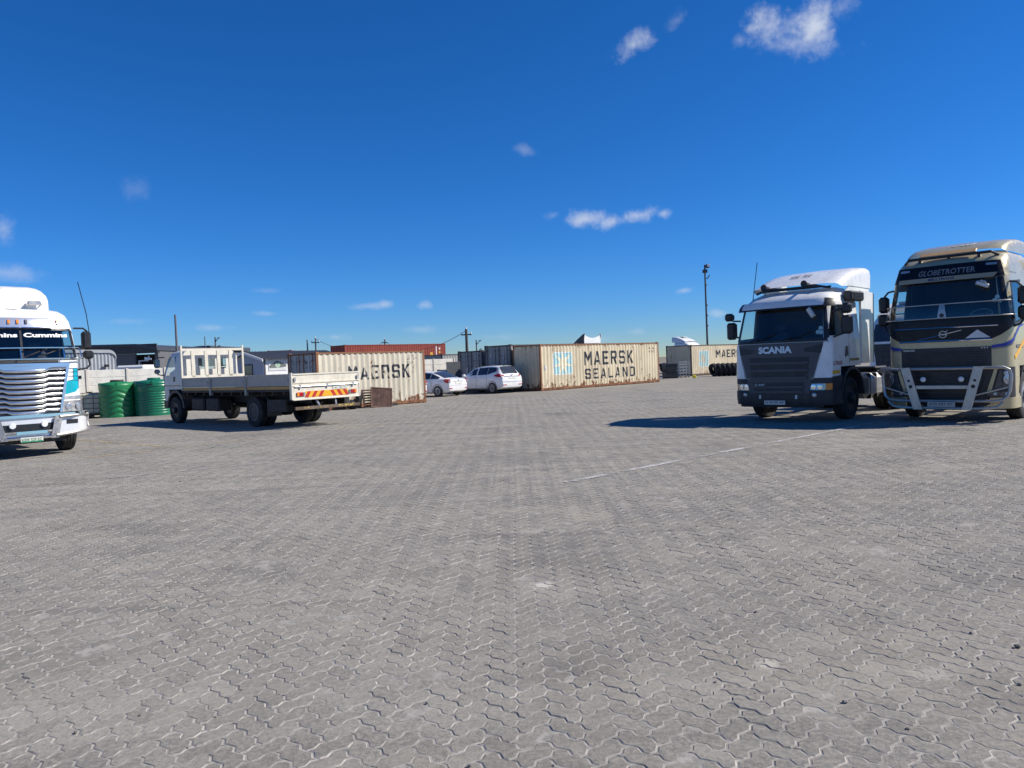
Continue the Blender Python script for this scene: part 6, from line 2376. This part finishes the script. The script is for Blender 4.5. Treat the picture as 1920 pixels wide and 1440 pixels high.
    obj('lettering', MB().add([(-.23 - .48 * q[0], L + .015, 1.13 + .05 * q[1]) for q in vs], fs), INK, po)
    ur = obj('underrun_bar', MB().box(-1.16, 1.16, L - .02, L + .06, .555, .645), paint('rusty_bar', (.12, .085, .06), .8, var=.3, dust=.4), t)
    wy = worn_print('worn_yellow', (.75, .52, .06), .75, 1.5, .6, (14, 14, 14))
    obj('yellow_mark', MB().add([(-1.1, L + .063, .575), (1.1, L + .063, .575), (1.1, L + .063, .63), (-1.1, L + .063, .63)], [(0, 1, 2, 3)]), wy, ur)
    obj('bar_stay', MB().tube([(.35, L - .1, .85), (.3, L - .0, .64)], .03, 6).tube([(-.35, L - .1, .85), (-.3, L - .0, .64)], .03, 6), ALU, t)
    # headboard
    hb = part_empty('headboard', t)
    for x in (-1.17, .76, .26, -.21, -.67, 1.17):
        end = abs(x) > 1
        obj('upright', MB().box(x - (.03 if end else .06), x + (.03 if end else .06), 1.82, 1.88, 1.64 if not end else 1.18, 2.575 if not end else 2.77), CREAMW, hb)
    obj('top_beam', MB().box(-1.139, 1.139, 1.825, 1.875, 2.58, 2.66), CREAMW, hb)
    obj('lower_beam', MB().box(-1.139, 1.139, 1.83, 1.88, 1.56, 1.70).box(-1.139, 1.139, 1.84, 1.87, 1.18, 1.555), CREAMW, hb)
    return t


W_FB = wheel_meshes(.95, .27, .27, RIMDARK, bolts=8, deep=-.03)
W_FBR = wheel_meshes(.95, .25, .27, RIMBLUE, bolts=8, deep=.12)
build_flatbed()


# ------------------------------------------------------------------ cars
def car_body(sts, n=7):
    """sts: (y, z_bottom, z_belt, z_roof, w_low, w_belt, w_roof); returns skin, with glass rows given separately"""
    loops = []
    for (y, zb, zl, zr, wl, wb, wr) in sts:
        h = [(wl * .86, zb), (wl * .98, zb + .06), (wl, zb + (zl - zb) * .35), (wl * .995, zb + (zl - zb) * .7), (wb, zl)]
        up_ = [(wb + (wr - wb) * .5, zl + (zr - zl) * .5), (wr, zl + (zr - zl) * .93), (wr * .82, zr - .004), (wr * .4, zr + .012)]
        half = h + up_
        loops.append([(x, y, z) for x, z in half] + [(-x, y, z) for x, z in half[::-1]])
    return loops


def build_car(name, label, cat, loc, rz, sts, gl_side, rear_glass, front_glass, wheels, wr, details, group, rimm):
    t = thing(name, label, cat, loc, rz, group)
    loops = car_body(sts)
    mb = MB().loft(loops, True, True, True)
    obj('body', mb, CARWHITE, t, 28)
    N = len(loops[0])

    def pt(i, side, k):     # k in 0..1 from belt to roof edge on a station index (float)
        i0 = int(math.floor(i))
        f = i - i0
        i1 = min(i0 + 1, len(loops) - 1)

        def at(ii):
            L = loops[ii]
            c = [Vector(L[4]), Vector(L[5]), Vector(L[6])]
            p = c[0].lerp(c[1], k * 2) if k < .5 else c[1].lerp(c[2], k * 2 - 1)
            return Vector((p.x * side, p.y, p.z))
        return at(i0).lerp(at(i1), f)
    for sd in (1, -1):
        for (quad) in gl_side:
            g = MB()
            vs = []
            (ia, ka0, ka1), (ib, kb0, kb1) = quad
            nn_ = 8
            for q in range(nn_ + 1):
                f = q / nn_
                i = ia + (ib - ia) * f
                k0, k1 = ka0 + (kb0 - ka0) * f, ka1 + (kb1 - ka1) * f
                for r_ in range(4):
                    p = pt(i, sd, k0 + (k1 - k0) * r_ / 3)
                    vs.append((p.x + sd * .006, p.y, p.z))
            obj('side_window', g.add(vs, [(4 * q + r_, 4 * q + 4 + r_, 4 * q + 5 + r_, 4 * q + 1 + r_) for q in range(nn_) for r_ in range(3)]), PANE, t)
    for nm, (i0, i1, wk) in (('rear_window', rear_glass), ('windscreen', front_glass)):
        vs = []
        for q in range(5):
            i = i0 + (i1 - i0) * q / 4
            j = int(math.floor(i)); f = i - j; j1 = min(j + 1, len(loops) - 1)
            row = [Vector(loops[j][m_]).lerp(Vector(loops[j1][m_]), f) for m_ in (6, 7, 8, 9, 10, 11)]
            for m_, p in enumerate(row):
                vs.append((p.x * wk, p.y + (.012 if nm == 'rear_window' else -.012), p.z + .008))
        obj(nm, MB().add(vs, [(6 * q + m_, 6 * q + 6 + m_, 6 * q + 7 + m_, 6 * q + 1 + m_) for q in range(4) for m_ in range(5)]), PANE, t)
    wm_ = wheel_meshes(wr * 2, .20, wr * .66, rimm, bolts=5, deep=-.02, tread=False)
    for y in wheels:
        for sd in (1, -1):
            wheel(t, wm_, sd * (sts[3][4] - .085), y, wr, sd)
            mudguard(t, sd * (sts[3][4] - .30), sd * (sts[3][4] + .004), y, wr + .01, wr + .035, -8, 188, BLACK, 'wheel_arch', .028)
    details(t)
    return t


def sedan_details(t):
    L = 4.39
    for sd in (1, -1):
        o = obj('tail_lamp', MB().loft([[(sd * .86, L - .30, .80), (sd * .87, L - .30, .93), (sd * .80, L - .26, .96), (sd * .80, L - .28, .80)],
                                        [(sd * .84, L - .08, .72), (sd * .82, L - .06, .93), (sd * .66, L - .01, .93), (sd * .66, L + .005, .74)]], True, True, True), REDL, t)
        obj('lamp_lens', MB().rbox(min(sd * .66, sd * .80), max(sd * .66, sd * .80), L - .06, L + .015, .74, .86, .02), LENS, o)
        obj('mirror', MB().rbox(min(sd * .84, sd * 1.02), max(sd * .84, sd * 1.02), 1.28, 1.42, .92, 1.05, .03), CARWHITE, t)
        h = MB()
        for y in (2.05, 2.95):
            h.rbox(min(sd * .84, sd * .885), max(sd * .84, sd * .885), y, y + .2, .80, .84, .012)
        obj('door_handle', h, CARWHITE, t)
        sm = MB()
        for y in (1.25, 2.30, 3.15):
            sm.box(min(sd * .868, sd * .874), max(sd * .868, sd * .874), y, y + .012, .32, .86)
        obj('door_gap', sm, DGREY, t)
        obj('reflector', MB().rbox(min(sd * .55, sd * .78), max(sd * .55, sd * .78), L - .02, L + .028, .42, .46, .008), REDL, t)
        obj('headlight', MB().rbox(min(sd * .5, sd * .8), max(sd * .5, sd * .8), .02, .25, .62, .76, .04), LENS, t)
    obj('number_plate', MB().rbox(-.26, .26, L + .0, L + .018, .66, .76, .005), PLATEW, t)
    obj('boot_trim', MB().rbox(-.42, .42, L - .01, L + .022, .80, .825, .006), CHROME, t)
    obj('badge', MB().lathe([(0, L - .0), (.045, L - .0), (.04, L + .016), (0, L + .018)], 12, 'y', (0, 0, .875)), CHROME, t)
    obj('bumper_seam', MB().box(-.80, .80, L - .02, L + .004, .585, .592), DGREY, t)


SED = [(0.0, .30, .50, .56, .66, .62, .50), (.12, .22, .62, .68, .78, .74, .60), (.45, .20, .74, .80, .85, .82, .66), (1.15, .19, .88, .92, .87, .84, .66),
       (1.55, .19, .92, 1.12, .87, .845, .62), (2.05, .19, .93, 1.34, .87, .85, .60), (2.5, .19, .93, 1.37, .87, .85, .60), (3.05, .19, .94, 1.34, .87, .85, .60),
       (3.45, .19, .95, 1.20, .87, .84, .58), (3.88, .20, .95, 1.00, .86, .82, .58), (4.2, .24, .93, .97, .83, .78, .60), (4.36, .30, .86, .91, .76, .72, .58), (4.39, .36, .78, .83, .68, .64, .52)]
sed = build_car('sedan_car', 'white sedan car seen from behind beside the pale short container', 'car', (-6.49, 44.69, 0), R(-125.8), SED,
                (((4.25, .12, .86), (5.9, .06, .90)), ((6.1, .06, .90), (7.0, .06, .90)), ((7.1, .06, .88), (8.5, .15, .70))), (7.1, 8.95, .96), (3.2, 4.95, .96), (.88, 3.81 - .2), .305, sedan_details,
                'white cars parked by the containers', RIM)
t2 = copy_tree(sed)
t2['label'] = 'white car mostly hidden behind the right end of the pale short container'
t2.location = (-8.15, 41.6, 0)
t2.rotation_euler = (0, 0, R(-131))


def mpv_details(t):
    L = 4.31
    for sd in (1, -1):
        o = obj('tail_lamp', MB().loft([[(sd * .845, L - .62, .98), (sd * .835, L - .62, 1.03), (sd * .78, L - .60, 1.03), (sd * .80, L - .60, .96)],
                                        [(sd * .84, L - .30, .92), (sd * .80, L - .34, 1.12), (sd * .66, L - .24, 1.10), (sd * .70, L - .14, .92)],
                                        [(sd * .80, L - .12, .92), (sd * .74, L - .13, 1.02), (sd * .58, L - .05, 1.0), (sd * .58, L - .02, .92)]], True, True, True), REDL, t)
        obj('upright_lamp', MB().loft([[(sd * .80, L - .40, 1.0), (sd * .70, L - .30, 1.0), (sd * .70, L - .36, 1.02)], [(sd * .715, L - .50, 1.34), (sd * .66, L - .44, 1.34), (sd * .66, L - .46, 1.34)]], True, True, True), REDL, o)
        obj('mirror', MB().rbox(min(sd * .82, sd * 1.0), max(sd * .82, sd * 1.0), 1.10, 1.25, .98, 1.12, .03), CARWHITE, t)
        h = MB()
        for y in (1.95, 2.85):
            h.rbox(min(sd * .835, sd * .875), max(sd * .835, sd * .875), y, y + .2, .90, .94, .012)
        obj('door_handle', h, CARWHITE, t)
        sm = MB()
        for y in (1.15, 2.16, 3.05):
            sm.box(min(sd * .858, sd * .864), max(sd * .858, sd * .864), y, y + .012, .32, .94)
        obj('door_gap', sm, DGREY, t)
        obj('sill_trim', MB().box(min(sd * .855, sd * .866), max(sd * .855, sd * .866), 1.1, 3.2, .24, .30), DGREY, t)
        obj('reflector', MB().rbox(min(sd * .45, sd * .72), max(sd * .45, sd * .72), L - .03, L + .022, .46, .50, .008), REDL, t)
        obj('headlight', MB().rbox(min(sd * .5, sd * .8), max(sd * .5, sd * .8), .02, .3, .66, .84, .04), LENS, t)
    obj('number_plate', MB().rbox(-.26, .26, L - .03, L + .008, .80, .89, .005), PLATEW, t)
    obj('tailgate_trim', MB().rbox(-.55, .55, L - .06, L - .002, .93, .965, .008), CHROME, t)
    obj('badge', MB().rbox(-.045, .045, L - .06, L + .004, 1.0, 1.07, .01), CHROME, t)
    obj('bumper_seam', MB().box(-.78, .78, L - .04, L + .012, .64, .648), DGREY, t)
    obj('roof_aerial', MB().rbox(-.02, .02, 3.55, 3.68, 1.55, 1.60, .008), BLACK, t)


MPV = [(0.0, .32, .58, .66, .66, .62, .50), (.12, .24, .72, .80, .78, .74, .60), (.5, .22, .86, .92, .84, .80, .66), (1.0, .21, .96, 1.02, .86, .83, .66),
       (1.4, .21, .99, 1.26, .86, .835, .62), (1.85, .21, 1.0, 1.47, .86, .84, .62), (2.4, .21, 1.01, 1.54, .86, .84, .62), (3.1, .21, 1.03, 1.56, .86, .84, .62),
       (3.6, .21, 1.05, 1.55, .855, .835, .62), (3.86, .22, 1.05, 1.50, .84, .81, .61), (4.0, .25, 1.04, 1.30, .82, .78, .61), (4.16, .28, 1.02, 1.06, .80, .76, .60), (4.28, .34, .90, .94, .77, .73, .58), (4.31, .44, .70, .76, .74, .70, .56)]
build_car('family_van', 'white high-roofed family car with dark windows beside the grey containers', 'car', (-2.95, 46.43, 0), R(-136.1), MPV,
          (((4.2, .12, .84), (5.6, .08, .90)), ((5.8, .08, .90), (7.0, .08, .90)), ((7.05, .08, .90), (8.7, .40, .86))), (9.0, 10.85, .95), (3.2, 4.9, .96), (.80, 3.69 - .18), .315, mpv_details,
          'white cars parked by the containers', RIM)

# ------------------------------------------------------------------ green water tanks
GREEN1 = paint('bright_green_plastic', (.015, .19, .068), .38, var=.12, dust=.15, dustcol=(.12, .22, .13))
GREEN2 = paint('deep_green_plastic', (.010, .150, .082), .30, var=.12, dust=.12, dustcol=(.08, .18, .12))


def tank(label, loc, rz, r, h, mode, mat):
    t = thing('water_tank', label, 'water tank', loc, rz, 'green plastic water tanks by the wall')
    n, mz = 96, 84
    vs = []
    for j in range(mz + 1):
        z = h * j / mz
        for k in range(n):
            a = 2 * PI * k / n
            rr = r
            if mode == 'v':
                # chevron ribs, point upwards, repeated on four sides
                aa = ((a / (PI / 2) + .5) % 1.0 - .5) * 2
                ph = (z - .10 + .22 * abs(aa)) / (h * .155)
                fade = min(1, max(0, (z - .03) / .06)) * min(1, max(0, (h * .80 - z + .22 * (1 - abs(aa)) * .6) / .1))
                rr -= .029 * fade * (.5 - .5 * math.cos(2 * PI * ph)) ** 1.6
            else:
                if .08 * h < z < .72 * h:
                    rr -= .018 * (.5 - .5 * math.cos(2 * PI * z / (h * .072))) ** 1.3
                if .85 * h < z < .875 * h:
                    rr += .02
            if z > h * .93:
                rr -= (z - h * .93) ** 2 / (h * .07) ** 2 * .07
            vs.append((rr * math.cos(a), rr * math.sin(a), z))
    fs = [(j * n + k, j * n + (k + 1) % n, (j + 1) * n + (k + 1) % n, (j + 1) * n + k) for j in range(mz) for k in range(n)]
    body = MB().add(vs, fs)
    loops = [[(rr * math.cos(2 * PI * k / n), rr * math.sin(2 * PI * k / n), zz) for k in range(n)] for rr, zz in ((r - .07, h), (r * .6, h + .035), (.30, h + .06), (.02, h + .06))]
    body.loft(loops, True, False, True)
    obj('tank_body', body, mat, t, 60)
    obj('lid', MB().lathe([(.27, h + .04), (.28, h + .10), (.25, h + .14), (0, h + .145)], 28, 'z'), DGREY if mode == 'v' else mat, t)
    rb = MB()
    for a in (R(-90), R(0), R(90), R(180)):
        M_ = Matrix.Rotation(a, 4, 'Z')
        rb.rbox(r - .20, r + .005, -.05, .05, h * .865, h + .02, .02, M_)
    obj('lifting_lug', rb, mat, t)
    obj('outlet', MB().lathe([(.05, 0), (.07, .01), (.07, .05), (.04, .06), (.04, .10), (0, .10)], 14, 'y', (0, 0, 0)).xf(Matrix.Rotation(R(-90 if mode == 'v' else -78), 4, 'Z') @ Matrix.Translation((0, r - .02, 0)) @ Matrix.Identity(4)).xf(Matrix.Translation((0, 0, .12))), BLACK, t)
    if mode == 'h':
        s = []
        for yy in (-.12, 0, .12):
            s.append(yy)
        obj('stamp', MB().box(r * -.10 - .1, r * -.10 + .1, -r - .006, -r + .05, h * .865, h * .925), BLACK, t)
    return t


tank('bright green tank with raised chevron ribs, beside the wire cage tote', (-17.5, 34.1, 0), R(27), .74, 1.50, 'v', GREEN1)
tank('deep green tank with level ribs, beside the flatbed cab', (-16.0, 34.4, 0), R(20), .82, 1.53, 'h', GREEN2)

# caged tote
TOTE = paint('yellowed_plastic', (.58, .54, .40), .5, dust=.2)
ib = gp(172, 784)
t = thing('caged_tote', 'cream plastic liquid tote in a steel cage between the white truck and green tank', 'tote', (ib.x - .25, ib.y + .4, 0), R(20))
obj('bladder', MB().rbox(-.52, .52, -.46, .46, .17, 1.10, .09), TOTE, t)
obj('cap', MB().lathe([(.11, 1.10), (.11, 1.15), (0, 1.16)], 16, 'z'), BLACK, t)
cg = MB()
for z in (.2, .42, .64, .86, 1.10):
    cg.tube([(-.56, -.5, z), (.56, -.5, z), (.56, .5, z), (-.56, .5, z), (-.56, -.5, z)], .012, 6)
for x in (-.56, -.19, .19, .56):
    for y in (-.5, .5):
        cg.tube([(x, y, .14), (x, y, 1.12)], .012, 6)
for y in (-.17, .17):
    for x in (-.56, .56):
        cg.tube([(x, y, .14), (x, y, 1.12)], .012, 6)
obj('cage', cg, paint('galvanised_dark', (.16, .15, .14), .5, metal=.4, dust=.3), t)
obj('pallet', MB().box(-.58, .58, -.52, .52, .10, .14).box(-.58, -.45, -.52, .52, 0, .10).box(.45, .58, -.52, .52, 0, .10).box(-.07, .07, -.52, .52, 0, .10), FRAMEBLK, t)

# ------------------------------------------------------------------ rusted steel plates and frame against the short container
g0 = Vector((-6.1, 32.95, 0))
t = thing('rusted_plate', 'rusted brown steel plate leaning against the pale short container', 'steel plate', g0, R(28))
M_ = Matrix.Translation((.0, 0, .02)) @ Matrix.Rotation(R(-10), 4, 'X') @ Matrix.Rotation(R(6), 4, 'Y')
obj('plate', MB().rbox(.04, .92, -.02, .02, .04, .86, .008, M_), RUSTM, t)
fr = MB()
for bx_ in ((0, .96, -.04, .04, 0, .05), (0, .96, -.04, .04, .85, .90), (0, .05, -.04, .04, .051, .849), (.91, .96, -.04, .04, .051, .849)):
    fr.rbox(*bx_, .008, M_)
obj('frame', fr, paint('lighter_rust', (.17, .10, .075), .85, var=.35, dust=.4, dustcol=(.28, .2, .15), scale=6), t)
t = thing('rusted_crate_frame', 'rusted slatted steel frame leaning beside the brown plate behind the flatbed', 'steel frame', (-6.37, 32.95, 0), R(40))
M_ = Matrix.Rotation(R(-14), 4, 'X')
sl = [MB().rbox(.0, .07, -.03, .03, 0, .82, .01, M_), MB().rbox(.55, .62, -.03, .03, 0, .82, .01, M_)]
for m_ in sl:
    obj('upright', m_, RUSTM, t)
for k in range(7):
    obj('slat', MB().rbox(.071, .549, -.025, .025, .06 + k * .115, .12 + k * .115, .008, M_), RUSTM, t)
t = thing('scrap_tyre', 'old black tyre standing between the flatbed tail and rusted frame', 'tyre', (-6.75, 32.72, 0), R(60))
o = obj('tyre', W_FB[0], None, t)
o.location = (-.1, .0, .475)
# timber blocks under the container corner
t = thing('timber_block', 'dark timber block under the near end of the pale short container', 'timber block', (-5.55, 33.9, 0), R(46))
obj('block', MB().rbox(0, .6, 0, .2, 0, .12, .01), FRAMEBLK, t)

# ------------------------------------------------------------------ row of tyres, cage trolley, bins by the tan container
p0, p1 = gp(1339, 706), gp(1402, 704)
for i in range(8):
    f = i / 7
    p = p0.lerp(p1, f)
    t = thing('stacked_tyre', ['leftmost', 'second', 'third', 'fourth', 'fifth', 'sixth', 'seventh', 'last'][i] + ' truck tyre, counted from the left, of the leaning row before the tan container', 'tyre', (p.x + .1, p.y + .35, 0), R(20), 'row of truck tyres leaning together')
    e = part_empty('tread_ring', t, (0, 0, .50), (0, R(-16), 0))
    o = obj('tyre', W_STEER[0], None, e)
    obj('bead', MB().lathe([(.30, .13), (.33, .14), (.33, -.14), (.30, -.13)], 28, 'x', closed=True), RUBBER, e)
c = gp(1284, 708)
t = thing('cage_trolley', 'grey wire cage trolley at the dark end of the tan container', 'cage', (c.x - .35, c.y, 0), R(8))
cg = MB()
for z in (.12, .35, .58, .81, 1.04, 1.22):
    cg.tube([(0, 0, z), (.78, 0, z), (.78, .8, z), (0, .8, z), (0, 0, z)], .016, 6)
for x in (0, .26, .52, .78):
    cg.tube([(x, 0, .1), (x, 0, 1.24)], .016, 6)
    cg.tube([(x, .8, .1), (x, .8, 1.24)], .016, 6)
obj('cage', cg, ALU, t)
obj('base', MB().box(-.02, .8, -.02, .82, .08, .119), FRAMEBLK, t)
for x in (.08, .70):
    for y in (.08, .72):
        obj('caster', MB().lathe([(.02, -.02), (.045, -.02), (.045, .02), (.02, .02)], 10, 'y', (x, y, .045)), BLACK, t)
c = gp(1252, 710)
t = thing('dark_crate', 'dark plastic crate stack left of the wire cage trolley', 'crate', (c.x - .1, c.y + .1, 0), R(8))
for k in range(2):
    obj('crate_wall', MB().rbox(0, .95, 0, .9, .05 + k * .56, .58 + k * .56, .03).box(-.02, .97, -.02, .92, .50 + k * .56, .56 + k * .56), BLACK, t)
obj('pallet', MB().box(0, .95, 0, .9, 0, .045), FRAMEBLK, t)
c = gp(1302, 709)
t = thing('yellow_drum', 'small bright yellow container on the ground by the tan container corner', 'can', (c.x, c.y, 0), 0)
obj('can', MB().rbox(-.12, .12, -.10, .10, 0, .20, .03), paint('bright_yellow', (.80, .65, .02), .4, dust=.05), t)
obj('spout', MB().lathe([(.03, .20), (.03, .245), (0, .25)], 10, 'z', (.05, 0, 0)), paint('yellow_cap', (.7, .55, .02), .4), t)


# ------------------------------------------------------------------ trucks half hidden in the distance
def far_cab(label, loc, rz, kind):
    t = thing('distant_truck', label, 'truck', loc, rz, 'white trucks beyond the containers')
    S_ = Surf([(.5, 1.2), (2.0, 1.2), (2.9, 1.12), (3.1, .9)], [(.5, .3), (3.1, .3)], [(.5, 0), (1.9, .08), (2.7, .35), (3.0, .7), (3.1, 1.1)], .07, 1.2, .3)
    b_ = MB()
    S_.shell(b_, [.5, 1.0, 1.9, 2.3, 2.75, 2.9, 3.0, 3.06, 3.1], 2.1, True, True, 30)
    obj('cab_body', b_, WHITE, t, 40)
    g = MB()
    S_.panel(g, [(-1.05, 1.95), (1.05, 1.95)], [(-1.0, 2.68), (1.0, 2.68)], .01, .004, 16, 3)
    obj('windscreen', g, PANE, t)
    g = MB()
    S_.panel(g, [(-.8, .7), (.8, .7)], [(-.95, 1.85), (.95, 1.85)], .01, .02, 16, 2)
    go = obj('front_grille', g, DGREY, t)
    for k in range(4):
        s_ = MB()
        S_.rect(s_, -.6, .6, .85 + k * .22, .93 + k * .22, .03, .02, 8, 1)
        obj('grille_bar', s_, BLACK, go)
    for sg in (-1, 1):
        g = MB()
        S_.rect(g, sg * S_.side_s(.5, 2.2), sg * S_.side_s(1.2, 2.2), 2.0, 2.65, .005, .003, 3, 2)
        obj('side_window', g, PANE, t)
        for y in (1.3, 4.8, 6.0):
            obj('wheel', MB().lathe([(.25, -.14), (.48, -.15), (.52, -.10), (.52, .10), (.48, .15), (.25, .14)], 22, 'x', (sg * 1.04, y, .52)), RUBBER, t)
        l = MB()
        S_.rect(l, sg * .82, sg * 1.1, .75, .92, .01, .02, 4, 1)
        obj('headlight', l, LENS, t)
    obj('chassis_frame', MB().box(-.45, .45, 1.0, 6.8, .7, .98), FRAMEBLK, t)
    if kind == 'fair':
        prof = [(.9, 3.12), (1.3, 3.36), (1.9, 3.58), (2.4, 3.62)]
        lo = []
        for x, dz in ((-1.08, -.16), (-1.0, -.04), (0, .02), (1.0, -.04), (1.08, -.16)):
            lo.append([(x, y, z + dz) for y, z in prof])
        d = MB().loft(lo, False)
        for L in (lo[0], lo[-1]):
            d.add(L + [(L[0][0], 2.4, 3.05)], [tuple(range(5))])
        obj('roof_deflector', d, WHITE, t, 40)
        obj('roof_hatch', MB().rbox(-.4, .4, 1.5, 2.0, 3.50, 3.60, .03), ALU, t)
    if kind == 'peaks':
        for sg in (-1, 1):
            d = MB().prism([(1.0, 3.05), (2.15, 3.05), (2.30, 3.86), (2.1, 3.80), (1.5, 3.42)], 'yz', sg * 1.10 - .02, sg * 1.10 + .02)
            obj('deflector_fin', d, MGREY if sg > 0 else WHITE, t)  # near fin is grey: its shaded side is put into the colour
        lo = []
        for k in range(9):
            x = -1.07 + 2.14 * k / 8
            dip = .30 * (1 - (x / 1.07) ** 2)
            lo.append([(x, 1.2, 3.08), (x, 1.7, 3.40 - dip * .4), (x, 2.2, 3.80 - dip)])
        obj('roof_deflector', MB().loft(lo, False), WHITE, t, 50)
        bk = [[(-1.07 + 2.14 * k / 8, 2.21, 3.06), (-1.07 + 2.14 * k / 8, 2.21, 3.80 - .30 * (1 - ((-1.07 + 2.14 * k / 8) / 1.07) ** 2))] for k in range(9)]
        obj('deflector_back', MB().loft(bk, False), WHITE, t, 50)
    return t


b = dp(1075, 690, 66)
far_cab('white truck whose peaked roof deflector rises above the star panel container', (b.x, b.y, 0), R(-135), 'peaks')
b = dp(1312, 690, 76)
far_cab('white truck cab roof showing above the tan container by the mast', (b.x, b.y, 0), R(45), 'fair')
b = dp(1655, 700, 31)
far_cab('white truck seen through the gap between the white and gold tractor trucks', (b.x + .6, b.y, 0), R(-45), 'fair')
b = dp(524, 690, 70)
far_cab('white truck roof peeping over the dark tiled roof below the red container', (b.x, b.y, 0), R(5), 'fair')
